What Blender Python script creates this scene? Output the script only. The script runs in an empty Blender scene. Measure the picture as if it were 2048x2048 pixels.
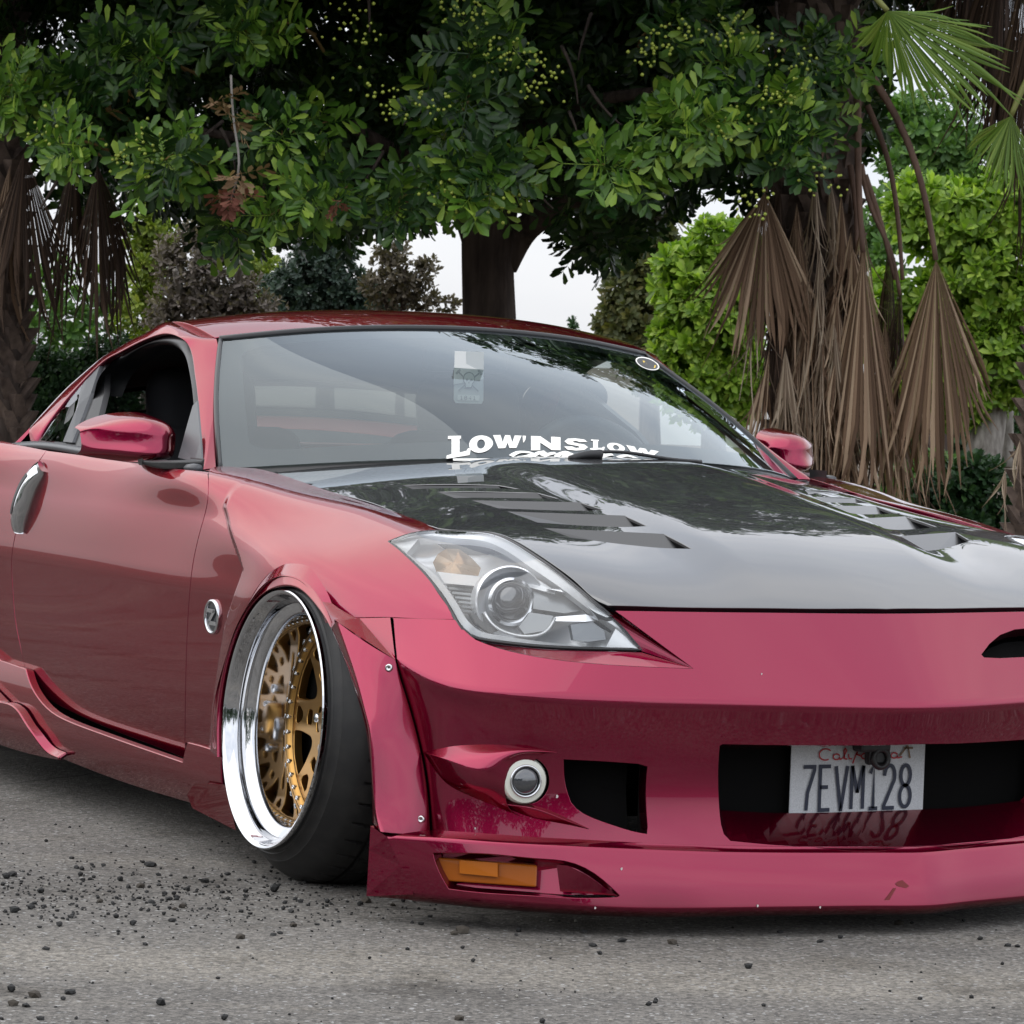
import bpy, bmesh, math, random
import numpy as np
from mathutils import Vector, Matrix, Euler, geometry
from mathutils.bvhtree import BVHTree

random.seed(7)
RNG = np.random.default_rng(7)
SC = bpy.context.scene
COL = SC.collection

# ------------------------------------------------------------------ camera
CAM = np.array([6.726, -4.011, 1.058])
_yaw, _pit, _rol = np.radians([151.769, -2.355, 1.966])
FPX = 7434.4                      # focal length in pixels of the 2048 px photograph
_d = np.array([math.cos(_yaw) * math.cos(_pit), math.sin(_yaw) * math.cos(_pit), math.sin(_pit)])
_r0 = np.array([math.sin(_yaw), -math.cos(_yaw), 0.0])
_u0 = np.cross(_r0, _d)
_r = math.cos(_rol) * _r0 + math.sin(_rol) * _u0
_u = -math.sin(_rol) * _r0 + math.cos(_rol) * _u0
cam_data = bpy.data.cameras.new('camera')
cam_data.sensor_width = 36.0
cam_data.lens = FPX / 2048 * 36.0
cam_data.clip_start = 0.05
cam_data.clip_end = 2000
cam_data.dof.use_dof = True
cam_data.dof.focus_distance = 7.6
cam_data.dof.aperture_fstop = 40
cam = bpy.data.objects.new('camera', cam_data)
COL.objects.link(cam)
M = Matrix.Identity(4)
for i in range(3):
    M[i][0], M[i][1], M[i][2], M[i][3] = _r[i], _u[i], -_d[i], CAM[i]
cam.matrix_world = M
SC.camera = cam

# ------------------------------------------------------------------ sky, sun, exposure
SUN_EL, SUN_AZ = math.radians(50), math.radians(238)     # azimuth measured from +X towards +Y
world = bpy.data.worlds.new('World')
SC.world = world
world.use_nodes = True
wn, wl = world.node_tree.nodes, world.node_tree.links
wn.clear()
w_out = wn.new('ShaderNodeOutputWorld')
w_mix = wn.new('ShaderNodeMixShader')
w_sky = wn.new('ShaderNodeBackground')
w_cld = wn.new('ShaderNodeBackground')
sky = wn.new('ShaderNodeTexSky')
sky.sky_type = 'NISHITA'
sky.sun_disc = False
sky.sun_elevation = SUN_EL
sky.sun_rotation = math.pi / 2 - SUN_AZ
sky.air_density = 1.0
sky.dust_density = 2.0
w_sky.inputs['Strength'].default_value = 0.15
wl.new(sky.outputs[0], w_sky.inputs['Color'])
tc = wn.new('ShaderNodeTexCoord')
mp = wn.new('ShaderNodeMapping')
mp.inputs['Scale'].default_value = (1.0, 1.0, 3.2)
wl.new(tc.outputs['Generated'], mp.inputs['Vector'])
nz = wn.new('ShaderNodeTexNoise')
nz.inputs['Scale'].default_value = 2.3
nz.inputs['Detail'].default_value = 7
nz.inputs['Roughness'].default_value = 0.56
nz.inputs['Distortion'].default_value = 0.35
wl.new(mp.outputs[0], nz.inputs['Vector'])
cr1 = wn.new('ShaderNodeValToRGB')          # cloud brightness
cr1.color_ramp.elements[0].position = 0.36
cr1.color_ramp.elements[0].color = (0.74, 0.78, 0.86, 1)
cr1.color_ramp.elements[1].position = 0.66
cr1.color_ramp.elements[1].color = (0.96, 0.97, 1.0, 1)
wl.new(nz.outputs['Fac'], cr1.inputs['Fac'])
wl.new(cr1.outputs[0], w_cld.inputs['Color'])
# overcast sky: the cloud deck brightens from the horizon to the zenith
sep_ = wn.new('ShaderNodeSeparateXYZ'); wl.new(tc.outputs['Generated'], sep_.inputs[0])
grd = wn.new('ShaderNodeMapRange'); grd.inputs['From Min'].default_value = 0.0; grd.inputs['From Max'].default_value = 0.24
grd.inputs['To Min'].default_value = 1.0; grd.inputs['To Max'].default_value = 2.0
wl.new(sep_.outputs['Z'], grd.inputs['Value']); wl.new(grd.outputs[0], w_cld.inputs['Strength'])
w_mix.inputs[0].default_value = 0.86
wl.new(w_sky.outputs[0], w_mix.inputs[1])
wl.new(w_cld.outputs[0], w_mix.inputs[2])
wl.new(w_mix.outputs[0], w_out.inputs['Surface'])

sun_data = bpy.data.lights.new('sun', 'SUN')
sun_data.energy = 1.4
sun_data.angle = math.radians(100)
sun_data.color = (1.0, 0.95, 0.87)
sun = bpy.data.objects.new('sun', sun_data)
COL.objects.link(sun)
sun.location = (0, -8, 12)
_sv = Vector((math.cos(SUN_EL) * math.cos(SUN_AZ), math.cos(SUN_EL) * math.sin(SUN_AZ), math.sin(SUN_EL)))
sun.rotation_euler = _sv.to_track_quat('Z', 'Y').to_euler()

SC.view_settings.view_transform = 'Standard'
SC.view_settings.look = 'None'
SC.view_settings.gamma = 1.0
SC.view_settings.exposure = 0.0
SC.view_settings.use_curve_mapping = False
SC.render.engine = 'CYCLES'
SC.cycles.max_bounces = 10
SC.cycles.transparent_max_bounces = 24
SC.cycles.glossy_bounces = 5
SC.cycles.diffuse_bounces = 3
SC.cycles.transmission_bounces = 8
SC.cycles.caustics_reflective = False
SC.cycles.caustics_refractive = False
SC.cycles.sample_clamp_indirect = 6.0

# ------------------------------------------------------------------ measuring helpers
def ray(u, v):
    return _d + _r * (u - 1024) / FPX - _u * (v - 1024) / FPX

def onax(u, v, k, val):
    q = ray(u, v)
    return CAM + q * (val - CAM[k]) / q[k]

def onX(u, v, x): return onax(u, v, 0, x)
def onY(u, v, y): return onax(u, v, 1, y)
def onZ(u, v, z): return onax(u, v, 2, z)

def onD(u, v, dist):
    q = ray(u, v)
    return CAM + q * dist                     # dist measured along the view axis

_crops = dict(A=(1348, 1200, .36232), B=(748, 1000, .36232), C=(400, 1100, .36232), D=(0, 600, .31056), E=(0, 1100, .31056),
              F=(400, 600, .36232), G=(1000, 600, .36232), H=(1448, 900, .31056), I=(700, 1600, .36232))

def K(c, *ab):
    o = _crops[c]
    return [(o[0] + ab[i] * o[2], o[1] + ab[i + 1] * o[2]) for i in range(0, len(ab), 2)]

def nat(knots):
    t = np.asarray(knots, float)
    n = len(t)
    A = np.zeros((n, n)); B = np.zeros((n, n))
    A[0, 0] = A[-1, -1] = 1
    for i in range(1, n - 1):
        h0, h1 = t[i] - t[i - 1], t[i + 1] - t[i]
        A[i, i - 1], A[i, i], A[i, i + 1] = h0 / 6, (h0 + h1) / 3, h1 / 6
        B[i, i - 1], B[i, i], B[i, i + 1] = 1 / h0, -1 / h0 - 1 / h1, 1 / h1
    return np.linalg.solve(A, B)

class Spl:
    """natural cubic spline; values [R, ...] given at call or at construction"""
    def __init__(s, knots, Y=None):
        s.t = np.asarray(knots, float)
        s.K = nat(s.t)
        s.Y = None if Y is None else np.asarray(Y, float)
        if s.Y is not None:
            s.M = np.tensordot(s.K, s.Y, 1)
    def _w(s, x):
        x = np.asarray(x, float)
        i = np.clip(np.searchsorted(s.t, x, 'right') - 1, 0, len(s.t) - 2)
        h = s.t[i + 1] - s.t[i]
        a = (s.t[i + 1] - x) / h
        b = 1 - a
        lo, hi = x < s.t[0], x > s.t[-1]
        c = (a ** 3 - a) * h * h / 6
        d = (b ** 3 - b) * h * h / 6
        return i, a, b, np.where(lo | hi, 0, c), np.where(lo | hi, 0, d)
    def __call__(s, x):
        i, a, b, c, d = s._w(x)
        if s.Y.ndim > 1:
            a, b, c, d = (q[..., None] for q in (a, b, c, d))
        return a * s.Y[i] + b * s.Y[i + 1] + c * s.M[i] + d * s.M[i + 1]
    def across(s, Y, x):            # Y [R, N, 3], x [N]
        i, a, b, c, d = s._w(x)
        Mm = np.tensordot(s.K, Y, 1)
        n = np.arange(Y.shape[1])
        a, b, c, d = (q[:, None] for q in (a, b, c, d))
        return a * Y[i, n] + b * Y[i + 1, n] + c * Mm[i, n] + d * Mm[i + 1, n]

class Cat:
    """local cubic across rows (parabolic tangents)"""
    def __init__(s, knots): s.t = np.asarray(knots, float)
    def across(s, Y, x):
        t = s.t; n = len(t)
        dY = np.diff(Y, axis=0) / np.diff(t)[:, None, None]
        m = np.empty_like(Y)
        m[0], m[-1] = dY[0], dY[-1]
        for k in range(1, n - 1):
            h0, h1 = t[k] - t[k - 1], t[k + 1] - t[k]
            m[k] = (dY[k - 1] * h1 + dY[k] * h0) / (h0 + h1)
        i = np.clip(np.searchsorted(t, x, 'right') - 1, 0, n - 2)
        h = (t[i + 1] - t[i])[:, None]; w = (x - t[i])[:, None] / h
        j = np.arange(Y.shape[1])
        return (2 * w ** 3 - 3 * w ** 2 + 1) * Y[i, j] + (w ** 3 - 2 * w ** 2 + w) * h * m[i, j] + (-2 * w ** 3 + 3 * w ** 2) * Y[i + 1, j] + (w ** 3 - w ** 2) * h * m[i + 1, j]

def chord(P):
    P = np.asarray(P, float)
    l = np.r_[0, np.cumsum(np.linalg.norm(np.diff(P, axis=0), axis=1))]
    return l / l[-1]

def crv(P, n=24):
    """smooth curve through points (2D or 3D)"""
    P = np.asarray(P, float)
    if len(P) < 3:
        return np.array([P[0] + (P[-1] - P[0]) * k / n for k in range(n + 1)])
    return Spl(chord(P), P)(np.linspace(0, 1, n + 1))

def lin(P, n=1):
    return np.asarray(P, float)

class Surf:
    """parametric surface f(a, b) -> xyz with ray picking"""
    def __init__(s, f, ra, rb, na=120, nb=80, La=None, Lb=None):
        s.f = f
        s.ra, s.rb = ra, rb
        A, B = np.meshgrid(np.linspace(*ra, na), np.linspace(*rb, nb), indexing='ij')
        s.A, s.B = A, B
        P = f(A.ravel(), B.ravel()).reshape(na, nb, 3)
        s.P = P
        s.La = La or np.linalg.norm(np.diff(P, axis=0), axis=2).sum(0).mean() / (ra[1] - ra[0])
        s.Lb = Lb or np.linalg.norm(np.diff(P, axis=1), axis=2).sum(1).mean() / (rb[1] - rb[0])
        V = [Vector(p) for p in P.reshape(-1, 3)]
        F = []
        for i in range(na - 1):
            for j in range(nb - 1):
                q = i * nb + j
                F.append((q, q + nb, q + nb + 1)); F.append((q, q + nb + 1, q + 1))
        s.F = F
        s.bvh = BVHTree.FromPolygons(V, F)
        s.nb = nb
    def pick_ray(s, o, q):
        hit = s.bvh.ray_cast(Vector(o), Vector(q))
        if hit[0] is None:
            hit = s.bvh.find_nearest(Vector(o) + Vector(q) * (Vector(s.P.reshape(-1, 3).mean(0)) - Vector(o)).dot(Vector(q)) / Vector(q).length_squared)
        f = s.F[hit[2]]
        a, b = s.A.ravel(), s.B.ravel()
        p = [Vector(s.P.reshape(-1, 3)[k]) for k in f]
        w = geometry.barycentric_transform(hit[0], *p, *[Vector((a[k], b[k], 0)) for k in f])
        return (w.x, w.y)
    def pick(s, uv):
        return [s.pick_ray(CAM, ray(*p)) for p in uv]
    def near(s, P):
        out = []
        for p in P:
            hit = s.bvh.find_nearest(Vector(p))
            f = s.F[hit[2]]
            a, b = s.A.ravel(), s.B.ravel()
            w = geometry.barycentric_transform(hit[0], *[Vector(s.P.reshape(-1, 3)[k]) for k in f], *[Vector((a[k], b[k], 0)) for k in f])
            out.append((w.x, w.y))
        return out
    def at(s, ab):
        ab = np.asarray(ab, float).reshape(-1, 2)
        return s.f(ab[:, 0], ab[:, 1])
    def normal(s, ab):
        ab = np.asarray(ab, float).reshape(-1, 2)
        e = 1e-4
        da = (s.f(ab[:, 0] + e, ab[:, 1]) - s.f(ab[:, 0] - e, ab[:, 1]))
        db = (s.f(ab[:, 0], ab[:, 1] + e) - s.f(ab[:, 0], ab[:, 1] - e))
        n = np.cross(da, db)
        return n / np.maximum(np.linalg.norm(n, axis=1, keepdims=True), 1e-12)

def rows_surf(rows, svals=None, tk=None, creases=(), delta=0.03, disp=None, rb=None, ra=None, local=False, **kw):
    """loft through row curves. each row: control points; spline along s in [0,1]; across rows in t with crease rows"""
    R = len(rows)
    tk = np.arange(R, dtype=float) if tk is None else np.asarray(tk, float)
    sp = [Spl(chord(r) if svals is None else svals[i] if isinstance(svals, list) else svals, r) for i, r in enumerate(rows)]
    br = [0] + [c for c in creases] + [R - 1]
    segs = [(br[i], br[i + 1], (Cat if local else Spl)(tk[br[i]:br[i + 1] + 1]) if br[i + 1] - br[i] > 1 else None) for i in range(len(br) - 1)]
    def g(s, t):
        Y = np.stack([q(s) for q in sp])
        out = np.zeros((len(s), 3))
        for k, (i0, i1, S) in enumerate(segs):
            m = np.ones(len(s), bool)
            if k > 0: m &= t >= tk[i0]
            if k < len(segs) - 1: m &= t < tk[i1]
            if not m.any(): continue
            if S is None:
                w = ((t[m] - tk[i0]) / (tk[i1] - tk[i0]))[:, None]
                out[m] = Y[i0, m] * (1 - w) + Y[i1, m] * w
            else:
                out[m] = S.across(Y[i0:i1 + 1][:, m], t[m])
        return out
    def f(s, t):
        s = np.asarray(s, float); t = np.asarray(t, float)
        P = g(s, t)
        for c in creases:
            tc_ = tk[c]
            m = np.abs(t - tc_) < delta
            if m.any():
                sm = s[m]
                lo = np.full(len(sm), tc_ - delta); hi = np.full(len(sm), tc_ + delta)
                p0, p1 = g(sm, lo), g(sm, hi)
                e = delta * .2
                d0 = (p0 - g(sm, lo - e)) / e * 2 * delta
                d1 = (g(sm, hi + e) - p1) / e * 2 * delta
                w = ((t[m] - lo) / (2 * delta))[:, None]
                P[m] = (2 * w ** 3 - 3 * w ** 2 + 1) * p0 + (w ** 3 - 2 * w ** 2 + w) * d0 + (-2 * w ** 3 + 3 * w ** 2) * p1 + (w ** 3 - w ** 2) * d1
        if disp is not None:
            P = disp(P)
        return P
    return Surf(f, ra or (0, 1), rb or (tk[0], tk[-1]), **kw)

def sstep(a, b, x):
    t = np.clip((x - a) / (b - a), 0, 1)
    return t * t * (3 - 2 * t)

# ------------------------------------------------------------------ object helpers
def link(o, parent=None):
    COL.objects.link(o)
    if parent is not None:
        o.parent = parent
    return o

def thing(name, label, cat, loc=(0, 0, 0), rot=(0, 0, 0), group=None):
    o = bpy.data.objects.new(name, None)
    o.empty_display_size = 0.2
    COL.objects.link(o)
    o.location = loc
    o.rotation_euler = rot
    tag(o, label, cat, group)
    return o

def tag(o, label=None, cat=None, group=None, kind=None):
    if label: o['label'] = label
    if cat: o['category'] = cat
    if group: o['group'] = group
    if kind: o['kind'] = kind
    return o

def mesh_obj(name, V, F, mat, parent=None, smooth=True, normals=None, mats=None, fm=None):
    me = bpy.data.meshes.new(name)
    V = np.asarray(V, float)
    me.from_pydata(V.tolist() if len(V) else [], [], [tuple(int(i) for i in f) for f in F])
    for m in (mats or [mat]):
        me.materials.append(m)
    if smooth:
        me.polygons.foreach_set('use_smooth', [True] * len(me.polygons))
    if fm is not None:
        me.polygons.foreach_set('material_index', fm)
    me.update()
    if normals is not None:
        me.normals_split_custom_set_from_vertices(np.asarray(normals).tolist())
    o = bpy.data.objects.new(name, me)
    return link(o, parent)

def merge(parts):
    V, F, n = [], [], 0
    for v, f in parts:
        v = np.asarray(v, float)
        V.append(v)
        F += [tuple(i + n for i in q) for q in f]
        n += len(v)
    return np.concatenate(V), F

def poly_inside(poly, pts):
    x, y = pts[:, 0], pts[:, 1]
    c = np.zeros(len(pts), bool)
    n = len(poly)
    j = n - 1
    for i in range(n):
        xi, yi = poly[i]; xj, yj = poly[j]
        if yi != yj:
            c ^= ((yi > y) != (yj > y)) & (x < (xj - xi) * (y - yi) / (yj - yi) + xi)
        j = i
    return c

def resample(poly, h):
    poly = np.asarray(poly, float)
    out = []
    n = len(poly)
    for i in range(n):
        p, q = poly[i], poly[(i + 1) % n]
        k = max(1, int(round(np.linalg.norm(q - p) / h)))
        for j in range(k):
            out.append(p + (q - p) * j / k)
    out = np.array(out)
    keep = np.linalg.norm(out - np.roll(out, 1, axis=0), axis=1) > h * .08
    return out[keep]

def area2(p):
    x, y = p[:, 0], p[:, 1]
    return .5 * np.sum(x * np.roll(y, -1) - np.roll(x, -1) * y)

def inset(poly, g):
    """move a closed polygon inwards by g (outwards if negative)"""
    sgn = 1 if area2(poly) > 0 else -1
    e = np.roll(poly, -1, 0) - poly
    l = np.maximum(np.linalg.norm(e, axis=1, keepdims=True), 1e-9)
    nrm = np.stack([-e[:, 1], e[:, 0]], 1) / l * sgn
    n0 = np.roll(nrm, 1, 0)
    m = nrm + n0
    m /= np.maximum(np.linalg.norm(m, axis=1, keepdims=True), .5)
    return poly + m * g

def sheet_geo(S, outline, holes=(), h=.012, gap=0.0, thick=.012, lip=.0015, off=0.0, hole_thick=None, flange=True):
    """triangulated piece of a surface: returns V, F, N"""
    sc = np.array([S.La, S.Lb])
    loops = []
    for k, lp in enumerate([outline] + list(holes)):
        p = np.asarray(lp, float) * sc
        p = resample(p, h)
        if (area2(p) > 0) != (k == 0):
            p = p[::-1]
        if k == 0 and gap:
            p = inset(p, gap)
        loops.append(p)
    bb0, bb1 = loops[0].min(0), loops[0].max(0)
    gx = np.arange(bb0[0], bb1[0], h)
    gy = np.arange(bb0[1], bb1[1], h * .866)
    G = np.array([(x + (h / 2 if j % 2 else 0), y) for j, y in enumerate(gy) for x in gx])
    ins = poly_inside(loops[0], G)
    for lp in loops[1:]:
        ins &= ~poly_inside(lp, G)
    G = G[ins]
    B = np.concatenate(loops)
    if len(G):
        cell = {}
        for q in B:
            cell.setdefault((int(q[0] // h), int(q[1] // h)), []).append(q)
        keep = []
        for q in G:
            cx, cy = int(q[0] // h), int(q[1] // h)
            ok = True
            for dx in (-1, 0, 1):
                for dy in (-1, 0, 1):
                    for b in cell.get((cx + dx, cy + dy), ()):
                        if (b[0] - q[0]) ** 2 + (b[1] - q[1]) ** 2 < (.55 * h) ** 2:
                            ok = False
            keep.append(ok)
        G = G[np.array(keep)]
    P2 = np.concatenate([B, G]) if len(G) else B
    edges, n = [], 0
    for lp in loops:
        edges += [(n + i, n + (i + 1) % len(lp)) for i in range(len(lp))]
        n += len(lp)
    vo, eo, fo, ov, oe, of = geometry.delaunay_2d_cdt([Vector(p) for p in P2], edges, [], 0, 1e-7)
    vo = np.array([(v.x, v.y) for v in vo])
    tri = np.array([f for f in fo if len(f) == 3])
    cen = vo[tri].mean(1)
    ins = poly_inside(loops[0], cen)
    for lp in loops[1:]:
        ins &= ~poly_inside(lp, cen)
    tri = tri[ins]
    ab = vo / sc
    V = S.at(ab); N = S.normal(ab)
    # orientation
    a0 = V[tri[:, 1]] - V[tri[:, 0]]; a1 = V[tri[:, 2]] - V[tri[:, 0]]
    cn = np.cross(a0, a1)
    cc = V[tri].mean(1) - S.inside
    if (cn * cc).sum() < 0:
        tri = tri[:, ::-1]; cn = -cn
    acc = np.zeros_like(V)
    for k in range(3): np.add.at(acc, tri[:, k], cn)
    flip = (acc * N).sum(1) < 0
    N[flip] *= -1
    V = V + N * off
    F = [tuple(t) for t in tri]
    Vs, Ns = [V], [N]
    n = len(V)
    if flange:
        # map loop points to output vertices
        mp_ = {}
        for i, lst in enumerate(ov):
            for k in lst: mp_[k] = i
        base = 0
        for li, lp in enumerate(loops):
            idx = [mp_.get(base + i) for i in range(len(lp))]
            base += len(lp)
            idx = [i for i in idx if i is not None]
            if len(idx) < 3: continue
            P = V[idx]; Nn = N[idx]
            tg = np.roll(P, -1, 0) - np.roll(P, 1, 0)
            o = np.cross(tg, Nn)
            o /= np.maximum(np.linalg.norm(o, axis=1, keepdims=True), 1e-9)
            c2 = vo[idx]
            e = S.at((c2 + 0) / sc)
            # outward test in parameter space
            t2 = np.roll(c2, -1, 0) - np.roll(c2, 1, 0)
            o2 = np.stack([t2[:, 1], -t2[:, 0]], 1); o2 /= np.maximum(np.linalg.norm(o2, axis=1, keepdims=True), 1e-9)
            q = S.at((c2 + o2 * .002) / sc) - e
            if (q * o).sum() < 0: o = -o
            th = thick if li == 0 or hole_thick is None else hole_thick
            if isinstance(th, (list, tuple)): th = th[li - 1]
            A_ = P + o * lip - Nn * lip
            C_ = P + o * lip - Nn * th
            Vs += [A_, C_]; Ns += [o, o]
            k = len(idx)
            for i in range(k):
                j = (i + 1) % k
                F.append((idx[i], idx[j], n + j, n + i))
                F.append((n + i, n + j, n + k + j, n + k + i))
            n += 2 * k
    V = np.concatenate(Vs); N = np.concatenate(Ns)
    # fix winding of flange faces to agree with normals
    F2 = []
    for f in F:
        nn = N[list(f)].mean(0)
        c = np.cross(V[f[1]] - V[f[0]], V[f[2]] - V[f[0]])
        F2.append(f if np.dot(c, nn) >= 0 else f[::-1])
    return V, F2, N

Surf.inside = np.array([-.9, 0, .35])

def sheet(name, S, outline, mat, parent, holes=(), mirror=False, **kw):
    V, F, N = sheet_geo(S, outline, holes, **kw)
    if mirror:
        V = V * [1, -1, 1]; N = N * [1, -1, 1]; F = [f[::-1] for f in F]
    return mesh_obj(name, V, F, mat, parent, normals=N)

def mirror_geo(V, F, N=None):
    V = np.asarray(V) * [1, -1, 1]
    return V, [f[::-1] for f in F], None if N is None else np.asarray(N) * [1, -1, 1]

def tube_geo(P, r, n=8, cap=True):
    P = np.asarray(P, float)
    r = np.full(len(P), r) if np.isscalar(r) else np.asarray(r, float)
    T = np.gradient(P, axis=0)
    T /= np.maximum(np.linalg.norm(T, axis=1, keepdims=True), 1e-9)
    ref = np.array([0, 0, 1.0]) if abs(T[0, 2]) < .9 else np.array([1.0, 0, 0])
    V, F = [], []
    x = np.cross(ref, T[0])
    for i in range(len(P)):
        x = x - T[i] * np.dot(x, T[i]); x /= max(np.linalg.norm(x), 1e-9)
        y = np.cross(T[i], x)
        for k in range(n):
            a = 2 * math.pi * k / n
            V.append(P[i] + r[i] * (math.cos(a) * x + math.sin(a) * y))
    for i in range(len(P) - 1):
        for k in range(n):
            a, b = i * n + k, i * n + (k + 1) % n
            F.append((a, b, b + n, a + n))
    if cap:
        F.append(tuple(range(n))[::-1]); F.append(tuple((len(P) - 1) * n + k for k in range(n)))
    return np.array(V), F

def lathe_geo(prof, n=96, a0=0, a1=2 * math.pi):
    """prof: list of (radius, axial); axis +Y local (outwards = -Y), returns verts with x,z radial"""
    full = abs(a1 - a0 - 2 * math.pi) < 1e-6
    m = n if full else n + 1
    V, F = [], []
    for i in range(m):
        a = a0 + (a1 - a0) * i / n
        for (r, y) in prof:
            V.append((r * math.cos(a), y, r * math.sin(a)))
    k = len(prof)
    for i in range(n):
        j = (i + 1) % m
        for p in range(k - 1):
            F.append((i * k + p, i * k + p + 1, j * k + p + 1, j * k + p))
    return np.array(V), F

def box_geo(c, s, R=None):
    c = np.asarray(c, float); s = np.asarray(s, float) / 2
    V = np.array([(x, y, z) for x in (-1, 1) for y in (-1, 1) for z in (-1, 1)], float) * s
    if R is not None: V = V @ np.asarray(R).T
    F = [(0, 1, 3, 2), (4, 6, 7, 5), (0, 4, 5, 1), (2, 3, 7, 6), (0, 2, 6, 4), (1, 5, 7, 3)]
    return V + c, F

def bevel_obj(o, w=.004, seg=2, ang=30):
    b = o.modifiers.new('bevel', 'BEVEL')
    b.width = w; b.segments = seg; b.limit_method = 'ANGLE'; b.angle_limit = math.radians(ang)
    b.harden_normals = False
    return o

def shade_angle(o, deg=35):
    me = o.data
    try:
        me.set_sharp_from_angle(angle=math.radians(deg))
    except Exception:
        pass
    return o

# ------------------------------------------------------------------ materials
def mat(name, base=(.5, .5, .5), rough=.5, metal=0.0, coat=0.0, coat_rough=.03, spec=.5, emit=None, **kw):
    m = bpy.data.materials.new(name)
    m.use_nodes = True
    b = m.node_tree.nodes['Principled BSDF']
    b.inputs['Base Color'].default_value = (*base, 1)
    b.inputs['Roughness'].default_value = rough
    b.inputs['Metallic'].default_value = metal
    b.inputs['Coat Weight'].default_value = coat
    b.inputs['Coat Roughness'].default_value = coat_rough
    b.inputs['Specular IOR Level'].default_value = spec
    for k, v in kw.items():
        b.inputs[k.replace('_', ' ')].default_value = v
    return m

def nodes(m):
    return m.node_tree.nodes, m.node_tree.links, m.node_tree.nodes['Principled BSDF']

def noise_col(m, c0, c1, scale=20, detail=4, lo=.35, hi=.65, inp='Base Color', coord='Object', rough=.6, extra=None, stretch=None):
    n, l, b = nodes(m)
    t = n.new('ShaderNodeTexCoord')
    x = n.new('ShaderNodeTexNoise')
    x.inputs['Scale'].default_value = scale; x.inputs['Detail'].default_value = detail; x.inputs['Roughness'].default_value = rough
    src = t.outputs[coord]
    if stretch:
        q = n.new('ShaderNodeMapping'); q.inputs['Scale'].default_value = stretch
        l.new(src, q.inputs['Vector']); src = q.outputs[0]
    l.new(src, x.inputs['Vector'])
    r = n.new('ShaderNodeValToRGB')
    r.color_ramp.elements[0].position = lo; r.color_ramp.elements[1].position = hi
    r.color_ramp.elements[0].color = (*c0, 1); r.color_ramp.elements[1].color = (*c1, 1)
    l.new(x.outputs['Fac'], r.inputs['Fac'])
    l.new(r.outputs[0], b.inputs[inp])
    return x, r

def bump(m, scale=200, strength=.2, dist=.002, detail=3, coord='Object', stretch=None):
    n, l, b = nodes(m)
    t = n.new('ShaderNodeTexCoord')
    x = n.new('ShaderNodeTexNoise'); x.inputs['Scale'].default_value = scale; x.inputs['Detail'].default_value = detail
    src = t.outputs[coord]
    if stretch:
        q = n.new('ShaderNodeMapping'); q.inputs['Scale'].default_value = stretch
        l.new(src, q.inputs['Vector']); src = q.outputs[0]
    l.new(src, x.inputs['Vector'])
    k = n.new('ShaderNodeBump'); k.inputs['Strength'].default_value = strength; k.inputs['Distance'].default_value = dist
    l.new(x.outputs['Fac'], k.inputs['Height']); l.new(k.outputs[0], b.inputs['Normal'])
    return k

M_PAINT = mat('candy_red_paint', (.24, .003, .036), .27, .92, 1.0, .02, Coat_IOR=1.52, Specular_Tint=(.55, .04, .18, 1))
M_CARBON = mat('black_carbon_hood', (.006, .006, .007), .5, 0, 1.0, .02, spec=.1, Coat_IOR=2.25)
M_BLACK = mat('black_plastic', (.014, .014, .015), .45)
M_RUBBERTRIM = mat('black_rubber_trim', (.012, .012, .013), .33)
M_GREYTRIM = mat('grey_satin_trim', (.07, .072, .078), .32)
M_VOID = mat('dark_void', (.004, .004, .004), .9, spec=.1)
M_CHROME = mat('chrome', (.56, .57, .59), .05, 1.0)
M_ALU = mat('satin_aluminium', (.62, .63, .65), .22, 1.0)
M_GOLD = mat('gold_wheel', (.46, .26, .08), .32, 1.0)
M_TYRE = mat('tyre_rubber', (.013, .013, .014), .55)
M_SEAT = mat('seat_fabric', (.016, .016, .019), .85)
M_DASH = mat('dash_plastic', (.05, .053, .058), .6)
M_CLOTH = mat('headliner', (.30, .30, .30), .95)
M_WHITE = mat('white_vinyl', (.82, .81, .76), .5)
M_NAVY = mat('navy_print', (.012, .018, .04), .5)
M_REDINK = mat('red_print', (.45, .02, .03), .5)
M_BOLT = mat('bolt_steel', (.6, .6, .6), .25, 1.0)

def glass(name, tint=(.9, .95, .95), ior=1.5, rough=0.0, gain=1.0, refl=(1, 1, 1)):
    m = bpy.data.materials.new(name)
    m.use_nodes = True
    n, l = m.node_tree.nodes, m.node_tree.links
    n.clear()
    o = n.new('ShaderNodeOutputMaterial'); mx = n.new('ShaderNodeMixShader')
    tr = n.new('ShaderNodeBsdfTransparent'); gl = n.new('ShaderNodeBsdfGlossy'); fr = n.new('ShaderNodeFresnel')
    tr.inputs['Color'].default_value = (*tint, 1)
    gl.inputs['Roughness'].default_value = rough
    gl.inputs['Color'].default_value = (*refl, 1)
    fr.inputs['IOR'].default_value = ior
    if gain != 1.0:
        k = n.new('ShaderNodeMath'); k.operation = 'MULTIPLY'; k.use_clamp = True; k.inputs[1].default_value = gain
        l.new(fr.outputs[0], k.inputs[0]); l.new(k.outputs[0], mx.inputs[0])
    else:
        l.new(fr.outputs[0], mx.inputs[0])
    l.new(tr.outputs[0], mx.inputs[1]); l.new(gl.outputs[0], mx.inputs[2])
    l.new(mx.outputs[0], o.inputs['Surface'])
    return m

M_GLASS = glass('windscreen_glass', (.80, .88, .86), 1.55, gain=1.25, refl=(.88, .96, 1.0))
M_SIDEGLASS = glass('side_glass', (.36, .40, .40), 1.6, gain=1.0)
M_LENS = glass('clear_lens', (.97, .98, .98), 1.5, gain=1.4)
# ================================================================== the car
CAR = thing('sports_car', 'low dark red two-door sports car with black vented hood and wide bolt-on arches', 'car')

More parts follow.
